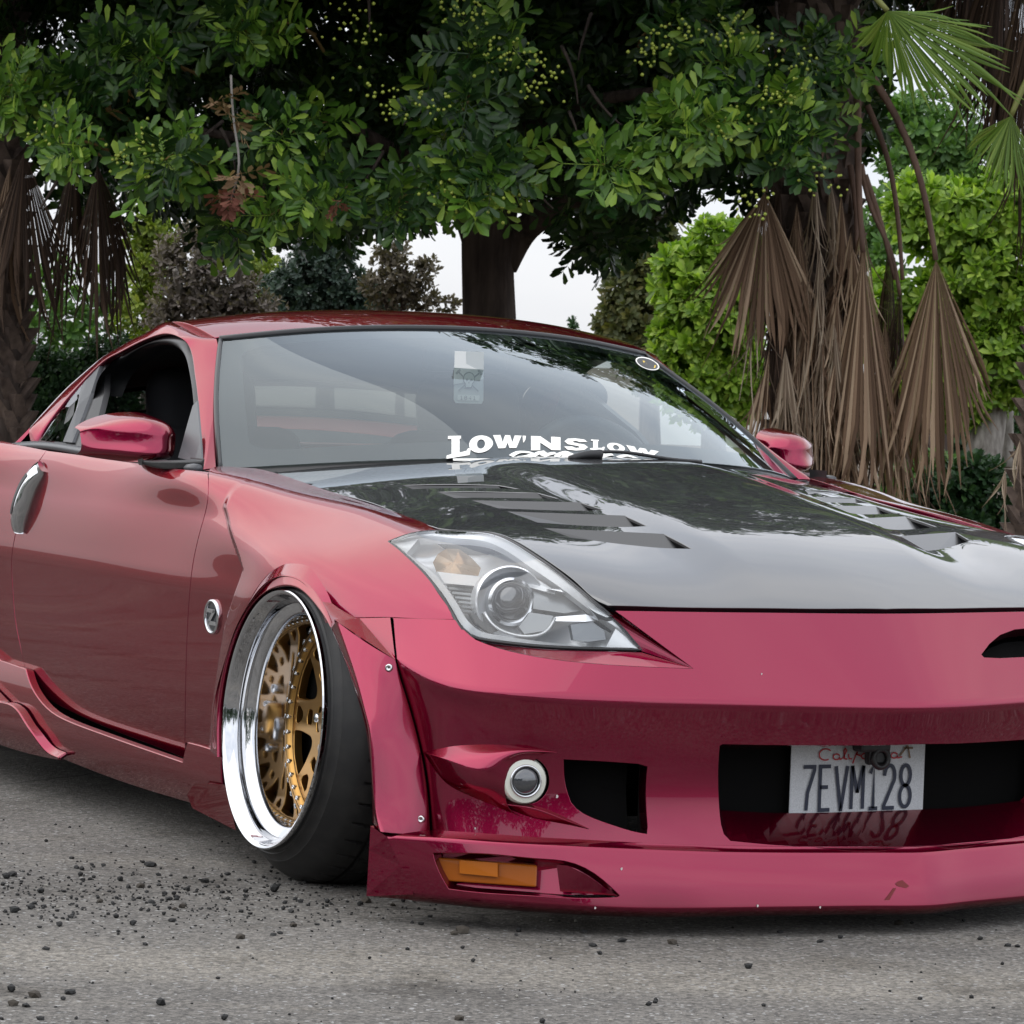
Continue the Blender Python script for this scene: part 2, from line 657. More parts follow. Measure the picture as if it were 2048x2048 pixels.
def on_plan(u, v, plan):
    """ray against a vertical wall whose plan is a list of (y, x)"""
    pl = np.asarray(plan, float)
    q = ray(u, v)
    best = None
    for i in range(len(pl) - 1):
        a = np.array([pl[i][1], pl[i][0]]); b = np.array([pl[i + 1][1], pl[i + 1][0]])
        d2 = q[:2]; e = b - a
        det = d2[0] * -e[1] + e[0] * d2[1]
        if abs(det) < 1e-9: continue
        w = a - CAM[:2]
        t = (w[0] * -e[1] + e[0] * w[1]) / det
        k = (d2[0] * w[1] - d2[1] * w[0]) / det
        if -.02 - (9 if i == 0 else 0) <= k <= 1.02 + (9 if i == len(pl) - 2 else 0):
            if best is None or t < best: best = t
    return CAM + q * best

# ---- hood surface: height field over (x, y); the front edge is rounded in plan
_hz = Spl([-.64, -.3, -.1, .1, .33, .52, .68, .80, .92], [.862, .838, .812, .782, .743, .702, .654, .597, .520])
_hd = Spl([-.64, -.25, .085, .33, .52, .7, .9], [.062, .066, .050, .027, .012, .003, .0])
_xf = Spl([-.8, -.62, -.56, -.45, -.26, -.12, 0, .12, .26, .45, .56, .62, .8], [.52, .66, .69, .726, .763, .782, .791, .782, .763, .726, .69, .66, .52])
def hood_h(x, y):
    ay = np.abs(y)
    xs = x + (.791 - _xf(y)) * sstep(.15, .72, x)
    z = _hz(xs) - _hd(xs) * (ay / .66) ** 2.3
    b = (1 - sstep(.20, .34, ay)) * sstep(-.62, -.2, x) * (1 - sstep(.45, .78, x))
    z = z + .012 * b - .006 * np.exp(-((ay - .40) / .11) ** 2) * sstep(-.2, .2, x) * (1 - sstep(.5, .75, x))
    return z
S_HOOD = Surf(lambda x, y: np.stack([x, y, hood_h(x, y)], -1), (-.66, .92), (-.80, .80), 120, 90)

# ---- body side (passenger side, y < 0); the driver side is its mirror image
_xs = np.array([-3.4, -3.0, -2.65, -2.2, -1.75, -1.4, -1.0, -.55, -.3, 0, .22, .45, .65])
_ss = (_xs + 3.4) / 4.05
def _row(y, z):
    z = [z] * len(_xs) if np.isscalar(z) else z
    return np.stack([_xs, y, z], -1)
_side_rows = [
    _row([-.80, -.88, -.90, -.89, -.866, -.862, -.862, -.860, -.862, -.865, -.862, -.83, -.74], .165),
    _row([-.82, -.89, -.91, -.90, -.874, -.8695, -.8695, -.867, -.868, -.870, -.866, -.835, -.745], .275),
    _row([-.83, -.90, -.925, -.91, -.885, -.8805, -.880, -.8745, -.874, -.872, -.858, -.820, -.735], [.563] * 9 + [.56, .555, .545, .54]),
    _row([-.80, -.87, -.905, -.895, -.872, -.868, -.8675, -.862, -.853, -.838, -.825, -.792, -.71], [.70] * 7 + [.70, .69, .665, .635, .595, .57]),
    _row([-.68, -.76, -.80, -.82, -.835, -.838, -.838, -.835, -.783, -.738, -.745, -.735, -.66], [.80, .82, .83, .82, .812, .806, .80, .789, .764, .739, .703, .645, .60]),
    _row([-.5, -.55, -.6, -.7, -.75, -.77, -.775, -.70, -.68, -.678, -.672, -.65, -.60], [.82, .86, .87, .84, .822, .815, .81, .80, .772, .7455, .721, .688, .625]),
]
# one section profile all along the door, so that the waistline stays level
for k_ in (3, 4, 5, 6, 7):
    y2 = _side_rows[2][k_, 1]
    for r_, (p_, z_) in zip((0, 1, 3, 4), ((.021, .165), (.0085, .275), (.0185, .70), (.0480, .803))):
        _side_rows[r_][k_, 1] = y2 + p_
        if r_ < 4: _side_rows[r_][k_, 2] = z_
for k_ in (8,):
    y2 = _side_rows[2][k_, 1]
    for r_, p_ in ((0, .020), (1, .0085), (3, .0185)):
        _side_rows[r_][k_, 1] = y2 + p_
_creaseP = np.array([onY(*p, -.878) for p in K('D', 1352, 1330, 1420, 1470, 1490, 1600, 1550, 1730) + K('E', 1530, 200, 1490, 330, 1440, 480, 1380, 800, 1300, 1250)])
_crz = _creaseP[::-1, 2]; _crx = _creaseP[::-1, 0]
WHC = np.array([0, -.927, .325])
def side_disp(P):
    P = P.copy()
    x, z = P[:, 0], P[:, 2]
    d = np.hypot(x, z - .325)
    up = 1 - sstep(.64, .735, z)
    xc = np.interp(z, _crz, _crx)
    right = sstep(-.004, .030, x - xc) * (1 - sstep(.735, .80, z))
    low = np.exp(-((d - .275) / .120) ** 2)
    front = 1 - sstep(.42, .62, x)
    b = right * (.005 + .020 * low * up * front)
    # rear arch
    d2 = np.hypot(x + 2.65, z - .33)
    b = b + .05 * np.exp(-((d2 - .33) / .16) ** 2) * (1 - sstep(.66, .8, z))
    P[:, 1] -= b
    return P
S_SIDE = rows_surf(_side_rows, svals=_ss, tk=[0, .11, .40, .54, .65, .74], disp=side_disp, na=330, nb=110, local=True, creases=(2,), delta=.022)

# ---- door
door_front = K('D', 1345, 1106, 1343, 1200, 1335, 1310, 1300, 1450, 1262, 1600, 1238, 1730, 1225, 1850) + K('E', 1213, 400, 1200, 700, 1194, 1000, 1190, 1345)
door_bottom = K('E', 1190, 1345, 1000, 1268, 800, 1192, 600, 1110, 430, 1030, 330, 975, 250, 915)
door_rear = K('E', 250, 915, 200, 845, 165, 770, 130, 620, 100, 460, 85, 300, 76, 150, 80, 0) + K('D', 95, 1530, 130, 1300, 190, 1140, 250, 1040, 300, 968)
door_top = K('D', 300, 968, 430, 985, 560, 1003, 800, 1037, 1120, 1082, 1345, 1106)
def pk(S, pts, n=30): return S.pick([tuple(p) for p in crv(pts, n)])
_door = pk(S_SIDE, door_front, 40) + pk(S_SIDE, door_bottom)[1:] + pk(S_SIDE, door_rear, 40)[1:] + pk(S_SIDE, door_top)[1:-1]
for mir in (False, True):
    d = sheet('door', S_SIDE, _door, M_PAINT, CAR, mirror=mir, h=.014, gap=.0022, thick=.02)

# ---- front fender
def wl(deg, r): return (r * math.cos(math.radians(deg)), -.88, .325 + r * math.sin(math.radians(deg)))
FLARE_UV = K('C', 75, 1090, 90, 930, 120, 780, 160, 620, 190, 480, 250, 330, 330, 190, 410, 110, 480, 82, 560, 88, 620, 130, 690, 240, 742, 372)
_f = pk(S_SIDE, K('E', 1192, 1242, 1240, 1252, 1290, 1264), 6)
_f += pk(S_SIDE, FLARE_UV, 60)
_f += pk(S_SIDE, K('C', 750, 378, 900, 374, 1060, 372) + K('B', 250, 655, 442, 658), 12)
_f += pk(S_SIDE, K('B', 442, 658, 400, 575, 330, 470, 270, 395, 200, 325, 130, 265, 80, 228), 14)[1:]
_f += pk(S_SIDE, K('B', 80, 228, 150, 200, 215, 180, 280, 168, 342, 164), 8)[1:]
_f += [tuple(p) for p in S_SIDE.near([(.15, -.679, .729), (.085, -.678, .736), (0, -.678, .7455), (-.12, -.679, .756), (-.25, -.680, .768), (-.40, -.688, .781), (-.52, -.697, .795), (-.60, -.70, .803)])]
_f += S_SIDE.near([(-.66, -.76, .803), (-.63, -.80, .80), (-.575, -.832, .792)])
_f += pk(S_SIDE, door_front, 40)
_fl = _f
for mir in (False, True):
    sheet('front_fender', S_SIDE, _fl, M_PAINT, CAR, mirror=mir, h=.0065, gap=.0015, thick=.02)

# ---- rear quarter (mostly outside the picture)
_q = S_SIDE.near([(-3.38, -.80, .30), (-3.0, -.90, .18)]) + S_SIDE.near([(-2.65 + .36 * math.cos(a), -.93, .33 + .36 * math.sin(a)) for a in np.linspace(math.radians(205), math.radians(-25), 24)])
_q += S_SIDE.near([(-2.2, -.9, .2), (-1.62, -.87, .275)]) + pk(S_SIDE, K('E', 0, 712, 165, 770), 2)[1:]
_q += pk(S_SIDE, door_rear, 40)[10:] + S_SIDE.near([(-1.7, -.835, .812), (-2.2, -.80, .83), (-2.65, -.76, .84), (-3.0, -.70, .83), (-3.38, -.66, .80)])
for mir in (False, True):
    sheet('rear_quarter_panel', S_SIDE, _q, M_PAINT, CAR, mirror=mir, h=.02, gap=.002, thick=.02)

# ---- front bumper: half surface
_bp = [
    [(.800, 0, .597), (.772, -.26, .597), (.735, -.45, .5965), (.655, -.63, .592), (.57, -.74, .581), (.49, -.81, .571), (.375, -.868, .558)],
    [(.945, 0, .430), (.900, -.257, .432), (.850, -.45, .434), (.770, -.65, .436), (.685, -.785, .440), (.585, -.848, .4475), (.455, -.888, .487)],
    [(.915, 0, .345), (.872, -.257, .346), (.825, -.45, .347), (.745, -.65, .350), (.660, -.775, .354), (.578, -.838, .358)],
    [(.908, 0, .245), (.866, -.257, .245), (.820, -.45, .245), (.740, -.65, .246), (.655, -.775, .248), (.574, -.838, .250)],
    [(.922, 0, .160), (.880, -.257, .160), (.834, -.45, .160), (.754, -.65, .162), (.668, -.775, .164), (.584, -.838, .168)],
]
_plA = [(0, .912), (-.257, .869), (-.45, .822), (-.65, .742), (-.775, .657), (-.838, .576), (-.885, .455), (-.905, .36)]
for r_, p_ in ((2, (838, 1480)), (3, (855, 1570)), (4, (864, 1668))):
    _bp[r_].append(tuple(on_plan(*p_, _plA)))
    print('bumper end', r_, np.round(_bp[r_][-1], 3))
def full_surf(rows, tk, creases, delta, svals=None, na=260, nb=110, **kw):
    """half rows (centre line to corner) completed by their mirror image; a in [-1, 1], negative = driver side"""
    R_, S_ = [], []
    for r in rows:
        r = np.asarray(r, float)
        c = chord(r) if svals is None else np.asarray(svals, float)
        R_.append(np.concatenate([(r * [1, -1, 1])[::-1][:-1], r]))
        S_.append(np.concatenate([-c[::-1][:-1], c]))
    return rows_surf(R_, svals=S_, tk=tk, creases=creases, delta=delta, na=na, nb=nb, ra=(-1, 1), **kw)
S_BUMP = full_surf(_bp, [0, .20, .285, .385, .47], (1,), .010)
# ---- bumper panel with its openings
def mirror_ab(lst): return [(-a, b) for a, b in lst]
def sym(half):
    """half outline listed from the centre line round the passenger side back to the centre line"""
    return list(half) + mirror_ab(half[::-1])

# big middle opening
_gt = pk(S_BUMP, K('A', 1100, 801, 900, 801, 650, 800, 400, 797, 268, 794), 8)
_gs = pk(S_BUMP, K('A', 250, 806, 243, 900, 245, 1100, 258, 1240, 275, 1295, 312, 1332), 10)
_gb = pk(S_BUMP, K('A', 312, 1332, 600, 1358, 1000, 1371, 1200, 1369), 8)
HOLE_G = sym([(0.0, _gt[0][1] - .002)] + _gt + _gs + _gb[1:] + [(0.0, _gb[-1][1])])
HOLE_G = [p for i, p in enumerate(HOLE_G) if i == 0 or abs(p[0] - HOLE_G[i - 1][0]) + abs(p[1] - HOLE_G[i - 1][1]) > 1e-4]
# small side openings
_sg = K('B', 1045, 1430, 1250, 1440, 1505, 1458) , K('B', 1512, 1470, 1503, 1620, 1508, 1750, 1516, 1838), K('B', 1510, 1846, 1430, 1832, 1350, 1808, 1200, 1755, 1110, 1700, 1085, 1670), K('B', 1085, 1670, 1058, 1590, 1047, 1520, 1045, 1430)
HOLE_S = sum((pk(S_BUMP, q, 10)[:-1] for q in _sg), [])
# fog lamp socket
_fc = K('B', 850, 1548)[0]
HOLE_F = S_BUMP.pick([(_fc[0] + 44 * math.cos(a) * (1.0 if math.cos(a) > 0 else .93), _fc[1] + 48 * math.sin(a)) for a in np.linspace(0, 2 * math.pi, 40, endpoint=False)])
# nostril on the driver side only
_ns = K('A', 1695, 300, 1740, 240, 1800, 190, 1880, 160, 1960, 152)
_ns = S_BUMP.pick(_ns)
_nc = S_BUMP.pick(K('A', 1712, 318, 1800, 322, 1932, 316))
_an = _ns[-1][0]
HOLE_N = _ns + [(2 * _an - a, b) for a, b in _ns[:-1][::-1]] + [(2 * _an - a, b) for a, b in _nc[:2]] + _nc[::-1]

# outline: hood edge, chamfer round the lamp, seam, flare joint, bottom
_lampcut = pk(S_BUMP, K('B', 1325, 628, 1380, 640, 1420, 655), 3)
_notch = [S_BUMP.pick(K('B', 1335, 632))[0], S_BUMP.pick(K('B', 1765, 930))[0]]
_chin = pk(S_BUMP, K('B', 1765, 930, 1500, 920, 1250, 905, 1000, 880, 800, 845, 650, 805, 560, 770), 18)
_seam = pk(S_BUMP, K('B', 530, 748, 480, 700, 446, 660), 4) + S_BUMP.pick(K('B', 330, 657, 200, 654, 105, 652))
_joint = S_BUMP.pick(K('C', 1066, 372)) + pk(S_BUMP, K('C', 1074, 470, 1090, 610, 1112, 700, 1143, 800, 1213, 1050, 1262, 1300, 1276, 1450, 1282, 1566), 20)
_halfb = [(0.0, .0015), (.35, .0015)] + [(_notch[0][0], .0015)] + [_notch[1]] + _chin[1:] + _seam + _joint + [(1.0, .468), (.7, .468), (.35, .468), (0.0, .468)]
_out = sym(_halfb)
_out = [p for i, p in enumerate(_out) if i == 0 or abs(p[0] - _out[i - 1][0]) + abs(p[1] - _out[i - 1][1]) > 1e-4]
sheet('front_bumper', S_BUMP, _out, M_PAINT, CAR, holes=[HOLE_G, HOLE_S, mirror_ab(HOLE_S), HOLE_F, mirror_ab(HOLE_F), HOLE_N], h=.012, gap=.001, thick=.016, hole_thick=[.02, .07, .07, .05, .05, .03])

# inner walls of the middle opening, its floor and the black radiator panel behind
_g3 = S_BUMP.at(HOLE_G)
def back_pt(p, xb=.772):
    y, z = p[1], p[2]
    return (xb - .10 * (abs(y) / .42) ** 2 * 0, y * .93, .212 + (z - .162) * .80 if z < .30 else z - .018)
_gb3 = np.array([back_pt(p) for p in _g3])
n_ = len(_g3)
_in = _g3 + np.array([-.004, 0, 0])
mesh_obj('grille_duct', np.concatenate([_in, _gb3]), [(i, (i + 1) % n_, n_ + (i + 1) % n_, n_ + i) for i in range(n_)], M_PAINT, CAR, smooth=False)
V, F = box_geo((.735, 0, .29), (.02, 1.0, .30))
mesh_obj('radiator_panel', V, F, M_VOID, CAR, smooth=False)
for sg in (1, -1):
    s3 = S_BUMP.at(HOLE_S) * [1, sg, 1]
    c = s3.mean(0)
    b3 = s3 + np.array([-.075, 0, 0])
    mesh_obj('side_duct', np.concatenate([b3]), [tuple(range(len(b3)))], M_VOID, CAR, smooth=False)
    f3 = S_BUMP.at(HOLE_F) * [1, sg, 1]
    b3 = f3 + np.array([-.055, .02 * sg, 0])
    mesh_obj('lamp_socket', b3, [tuple(range(len(b3)))], M_VOID, CAR, smooth=False)
n3 = S_BUMP.at(HOLE_N) + np.array([-.035, 0, -.03])
mesh_obj('nostril_duct', n3, [tuple(range(len(n3)))], M_VOID, CAR, smooth=False)

# ---- headlamps
_hi = K('B', 82, 228, 215, 182, 345, 168, 470, 170, 630, 180, 720, 207, 870, 292, 1000, 382, 1100, 462, 1230, 572, 1325, 650, 1400, 735, 1476, 822)
_ho = K('B', 82, 228, 130, 263, 200, 326, 270, 394, 330, 466, 400, 565, 442, 640) 
_hb = K('B', 490, 712, 540, 750, 620, 770, 760, 788, 900, 802, 1100, 813, 1300, 818, 1476, 822)
tipR = S_SIDE.at(S_SIDE.pick(_ho[:1]))[0]
tipF = S_BUMP.at(S_BUMP.pick(_hb[-1:]))[0]
_tv = tipF - CAM; tipF = tipF + _tv / np.linalg.norm(_tv) * .020
inner3 = np.array([tipR] + list(S_HOOD.at(S_HOOD.pick(_hi[1:-3]))) + [0, 0] + [tipF], dtype=object)
P_ = [np.asarray(p, float) for p in inner3[:-3]]
q0, q1 = P_[-1], tipF
for k in (1, 2):
    w = k / 3.0
    base = q0 * (1 - w) + q1 * w
    uv = _hi[-3 + (k - 1)]
    r_ = ray(*uv)
    t_ = np.dot(base - CAM, r_) / np.dot(r_, r_)
    P_.append(CAM + r_ * t_)
P_.append(tipF)
LAMP_I = crv(np.array(P_), 40)
_o3 = list(S_SIDE.at(S_SIDE.pick(_ho))) + list(S_BUMP.at(S_BUMP.pick(_hb)))
_o3[0] = tipR
def back(p, d):
    q = np.asarray(p, float) - CAM
    return p + q / np.linalg.norm(q) * d
for k in range(len(_hb)):
    _o3[len(_ho) + k] = back(_o3[len(_ho) + k], .020 * min(1, k / 2.0))
LAMP_O = crv(np.array(_o3), 40)
mid_ = (LAMP_I + LAMP_O) / 2
wid = np.linalg.norm(LAMP_I - LAMP_O, axis=1)
upn = np.array([.50, -.48, .72])
LAMP_M = mid_ + upn * (wid * .10)[:, None]
S_LAMP = rows_surf([LAMP_I, LAMP_M, LAMP_O], svals=np.linspace(0, 1, 41), tk=[0, .5, 1], na=120, nb=40)
def lamp_pt(u, v, dep):
    """point below the lens seen at photo pixel (u, v), dep metres further along the view"""
    ab = S_LAMP.pick([(u, v)])
    p = S_LAMP.at(ab)[0]
    q = ray(u, v); q = q / np.linalg.norm(q)
    return p + q * dep
_lo = [(s, .02) for s in np.linspace(.012, .988, 50)] + [(s, .98) for s in np.linspace(.988, .012, 50)]
M_LAMPHOUSE = mat('lamp_reflector', (.80, .81, .83), .30, .45)
M_LAMPGREY = mat('lamp_grey', (.20, .21, .22), .3, .6)
M_LAMPBLACK = mat('lamp_black', (.02, .02, .022), .3)
M_AMBERGLASS = mat('amber_reflector', (.50, .34, .20), .15, .5, 1.0)
M_BEZEL = mat('lamp_bezel', (.86, .87, .88), .28, .35)
M_PROJ = mat('projector_lens', (.03, .033, .04), .04, 0, 1.0, .01, Coat_IOR=1.9)

def lampset(sg):
    fl = np.array([1, sg, 1])
    L = thing_child('headlight', CAR)
    V, F, N = sheet_geo(S_LAMP, _lo, h=.015, thick=.004)
    mesh_obj('lens', V * fl, F if sg > 0 else [f[::-1] for f in F], M_LENS, L, normals=N * fl)
    # chrome-white frame under the lens
    ring = []
    o_ = np.array([(s, .015) for s in np.linspace(.008, .992, 60)] + [(s, .985) for s in np.linspace(.992, .008, 60)])
    i_ = np.array([(s, .11 + .05 * (1 - math.sin(math.pi * s))) for s in np.linspace(.10, .90, 60)] + [(s, .90 - .05 * (1 - math.sin(math.pi * s))) for s in np.linspace(.90, .10, 60)])
    A_ = S_LAMP.at(o_) - upn * .006; B_ = S_LAMP.at(i_) - upn * .014; C_ = S_LAMP.at(i_) - upn * .032
    n = len(o_)
    F = [(i, (i + 1) % n, n + (i + 1) % n, n + i) for i in range(n)] + [(n + i, n + (i + 1) % n, 2 * n + (i + 1) % n, 2 * n + i) for i in range(n)]
    V = np.concatenate([A_, B_, C_])
    shade_angle(mesh_obj('bezel', V * fl, F, M_BEZEL, L), 30)
    # bowl
    g = [(s, t) for s in np.linspace(.02, .98, 40) for t in np.linspace(.02, .98, 14)]
    dep = np.array([.028 + .085 * (math.sin(math.pi * s) * math.sin(math.pi * t)) ** .7 for s, t in g])
    V = S_LAMP.at(g) - upn * dep[:, None]
    F = [(i * 14 + j, i * 14 + j + 1, (i + 1) * 14 + j + 1, (i + 1) * 14 + j) for i in range(39) for j in range(13)]
    mesh_obj('reflector_bowl', V * fl, F, M_LAMPHOUSE, L)
    # projector: axis towards the front
    ax = np.array([.95, -.22, .10]); ax /= np.linalg.norm(ax)
    e1 = np.cross([0, 0, 1], ax); e1 /= np.linalg.norm(e1); e2 = np.cross(ax, e1)
    c = lamp_pt(*K('B', 757, 562)[0], .045)
    def rev(prof, n=48, cc=c):
        V = [cc + ax * a + r * (math.cos(t) * e1 + math.sin(t) * e2) for t in np.linspace(0, 2 * math.pi, n, endpoint=False) for r, a in prof]
        k = len(prof)
        F = [(i * k + j, i * k + j + 1, ((i + 1) % n) * k + j + 1, ((i + 1) % n) * k + j) for i in range(n) for j in range(k - 1)]
        return np.array(V), F
    V, F = rev([(.0001, .026)] + [(.036 * math.sin(a), .026 * math.cos(a)) for a in np.linspace(.15, 1.5, 9)])
    mesh_obj('projector_lens', V * fl, F, M_PROJ, L)
    V, F = rev([(.036, -.01), (.0365, .006), (.041, .008), (.046, .003), (.047, -.02)])
    shade_angle(mesh_obj('projector_ring', V * fl, F, M_ALU, L), 30)
    V, F = rev([(.047, -.02), (.058, -.012), (.066, -.002), (.069, -.006), (.067, -.05)])
    shade_angle(mesh_obj('shroud', V * fl, F, M_LAMPHOUSE, L), 30)
    # lower half-ring guard
    pts = [lamp_pt(u, v, .03) for u, v in crv(K('B', 610, 620, 660, 690, 760, 740, 860, 752, 950, 725, 1000, 650), 20)]
    V, F = tube_geo(pts, .003, 6)
    mesh_obj('guard_ring', V * fl, F, M_BEZEL, L)
    # black slatted block on the outer side
    for k in range(6):
        y = 480 + k * 25
        a = lamp_pt(*K('B', 415 + k * 17, y)[0], .040); b = lamp_pt(*K('B', 640 + k * 2, y + 22)[0], .075)
        a2 = lamp_pt(*K('B', 415 + k * 17, y + 12)[0], .040); b2 = lamp_pt(*K('B', 640 + k * 2, y + 34)[0], .075)
        dd = np.array([-.02, .004, -.004])
        V = np.array([a, b, b2, a2, a + dd, b + dd, b2 + dd, a2 + dd])
        F = [(0, 1, 2, 3), (4, 7, 6, 5), (0, 4, 5, 1), (3, 2, 6, 7), (0, 3, 7, 4), (1, 5, 6, 2)]
        mesh_obj('slat', V * fl, F, M_LAMPGREY, L, smooth=False)
    q = [lamp_pt(*p, .062) for p in K('B', 395, 465, 650, 480, 660, 640, 500, 610)]
    mesh_obj('slat_backing', np.array(q) * fl, [(0, 1, 2, 3)], M_LAMPBLACK, L, smooth=False)
    # turn signal bowl: amber half cone
    cc = [lamp_pt(u, v, .04) for u, v in K('B', 325, 345, 350, 300, 400, 268, 470, 270, 540, 320, 590, 375, 575, 420, 500, 412, 420, 405, 345, 398)]
    ce = lamp_pt(*K('B', 440, 345)[0], .085)
    V = np.array(cc + [ce]); n = len(cc)
    mesh_obj('turn_signal', V * fl, [(i, (i + 1) % n, n) for i in range(n)], M_AMBERGLASS, L, smooth=False)
    # ledge plates under and over the projector
    for nm, q, dp, mt in (('upper_plate', K('B', 350, 395, 585, 425, 600, 460, 560, 475, 390, 460), .036, M_BEZEL),
                          ('upper_plate', K('B', 600, 420, 720, 370, 860, 410, 1000, 500, 1000, 520, 850, 480, 780, 410, 680, 420), .045, M_BEZEL),
                          ('side_fin', K('B', 880, 500, 1000, 500, 1110, 545, 1150, 610, 1050, 625, 880, 600), .055, M_LAMPGREY),
                          ('spike', K('B', 1000, 645, 1170, 632, 1270, 660, 1170, 672, 1000, 668), .03, M_ALU),
                          ('spike', K('B', 960, 490, 1060, 485, 1130, 505, 1060, 512), .03, M_ALU),
                          ('corner_bulb_bowl', K('B', 1085, 690, 1200, 670, 1270, 720, 1280, 770, 1180, 782, 1100, 770), .035, M_LAMPGREY),
                          ('lower_plate', K('B', 530, 625, 600, 625, 690, 720, 640, 735, 560, 680), .045, M_LAMPBLACK),
                          ('lower_plate', K('B', 860, 620, 990, 640, 960, 720, 830, 740, 800, 700), .06, M_LAMPGREY)):
        A_ = np.array([lamp_pt(*p, dp) for p in q]); B_ = A_ + np.array([-.012, .002, -.003])
        n = len(q)
        V = np.concatenate([A_, B_])
        F = [tuple(range(n)), tuple(range(2 * n - 1, n - 1, -1))] + [(i, (i + 1) % n, n + (i + 1) % n, n + i) for i in range(n)]
        mesh_obj(nm, V * fl, F, mt, L, smooth=False)
    # black gasket round the lens
    P = np.concatenate([LAMP_I, LAMP_O[::-1][1:-1]])
    V, F = tube_geo(np.concatenate([P, P[:1]]) - upn * .003, .0038, 6, cap=False)
    mesh_obj('gasket', V * fl, F, M_RUBBERTRIM, L)
    return L

def thing_child(name, parent):
    o = bpy.data.objects.new(name, None)
    o.empty_display_size = .05
    return link(o, parent)

for sg in (1, -1):
    lampset(sg)
# chamfer facets below and in front of the lamp
_ce = np.array(list(S_BUMP.at(_chin[::-1])))
_le = LAMP_O[np.linspace(22, 40, len(_ce)).astype(int)] + np.array([.002, -.002, -.006])
hc = S_BUMP.at(S_BUMP.pick(K('B', 1337, 634)))[0]
for sg in (1, -1):
    fl = np.array([1, sg, 1])
    V = np.concatenate([_ce, _le]); n = len(_ce)
    F = [(i, i + 1, n + i + 1, n + i) for i in range(n - 1)]
    o = mesh_obj('lamp_ledge', V * fl, F, M_PAINT, CAR)
    tipn = S_BUMP.at(_notch[1:])[0]
    il = LAMP_I[32:41] + np.array([.001, 0, -.004])
    V = np.concatenate([[tipn, hc], il])
    F = [(0, i, i + 1) for i in range(2, len(V) - 1)] + [(0, 1, 2)]
    mesh_obj('lamp_notch', V * fl, F, M_PAINT, CAR, smooth=False)

# ---- lower lip
_pt = [(0, .938), (-.26, .895), (-.45, .851), (-.66, .782), (-.785, .718), (-.87, .650), (-.935, .570)]
_pb = [(0, .968), (-.26, .923), (-.45, .878), (-.66, .806), (-.785, .735), (-.87, .655), (-.935, .545)]
_pi = [(p[1], p[0]) for p in _bp[4]]
_tp = crv([(1757, 1706)] + K('I', 1932, 285, 1200, 256, 800, 236, 500, 215, 330, 206, 205, 203), 8)
_bt = crv([(1757, 1816), (1500, 1819), (1250, 1820)] + K('I', 1200, 592, 900, 572, 600, 545, 352, 520), 8)
top3 = [on_plan(*p, _pt) for p in _tp]
bot3 = [on_plan(*p, _pb) for p in _bt]
def to_centre(L):
    a, b = np.array(L[0]), np.array(L[1])
    k = a[1] / (a[1] - b[1]) if a[1] != b[1] else 0
    c = a + (a - b) * abs(a[1]) / max(abs(b[1] - a[1]), 1e-6)
    c[1] = 0
    return np.array([c] + list(L))
top3 = to_centre(top3); bot3 = to_centre(bot3)
ztop = top3[0, 2]
mid3 = (top3 + bot3) / 2 + np.array([.004, -.001, 0])
_inn = np.array([(x, y, 0) for y, x in _pi]); _inn = Spl(chord(_inn), _inn)(chord(top3))
in3 = _inn.copy(); in3[:, 2] = top3[:, 2] + .010
sh3 = top3 + np.array([-.006, .002, .003])
und3 = bot3 + np.array([-.02, .008, -.014]); und3[:, 2] = np.maximum(und3[:, 2], .03)
und4 = und3 + np.array([-.10, .05, 0])
sv = np.linspace(0, 1, len(top3))
S_LIP = full_surf([in3, sh3, top3, mid3, bot3, und3, und4], [0, .035, .047, .10, .155, .17, .22], (2, 4), .006, svals=sv, na=240, nb=90)
_sig = pk(S_LIP, K('I', 455, 290, 620, 290, 800, 298, 1050, 322, 1190, 335, 1330, 390, 1490, 525), 18)
_sig += pk(S_LIP, K('I', 1478, 540, 1300, 545, 1000, 531, 700, 512, 545, 494), 12) + pk(S_LIP, K('I', 540, 490, 490, 400, 452, 296), 6)[:-1]
_lout = sym([(0, .002), (.5, .002), (1, .002), (1, .06), (1, .155), (1, .218), (.5, .218), (0, .218)])
_lout = [p for i, p in enumerate(_lout) if i == 0 or abs(p[0] - _lout[i - 1][0]) + abs(p[1] - _lout[i - 1][1]) > 1e-4]
sheet('front_lip', S_LIP, _lout, M_PAINT, CAR, holes=[_sig, mirror_ab(_sig)], h=.010, thick=.01, hole_thick=[.035, .035])
# side end of the lip, facing the wheel side
e_ = [top3[-1], mid3[-1], bot3[-1], und3[-1]]
l_ = [onY(*p, -.958) for p in [(741, 1652), (738, 1700), (733, 1790), (733, 1792)]]
up_ = [onY(*K('C', 945, 1500)[0], -.955), onY(*K('C', 1000, 1557)[0], -.955)]
for sg in (1, -1):
    fl = np.array([1, sg, 1])
    V = np.concatenate([e_, l_, [up_[0], up_[1]], [np.array(l_[0]) + [-.02, .05, 0], np.array(l_[2]) + [-.02, .05, 0]]])
    F = [(0, 1, 5, 4), (1, 2, 6, 5), (2, 3, 7, 6), (4, 6, 11, 10), (0, 4, 10)]
    mesh_obj('lip_end_plate', V * fl, F, M_PAINT, CAR, smooth=False)
M_AMBER = mat('amber_lens', (.34, .085, .004), .28, 0, .15, .1, spec=.3)
M_AMBER2 = mat('amber_lens_core', (.42, .115, .006), .28, 0, .15, .1, spec=.3)
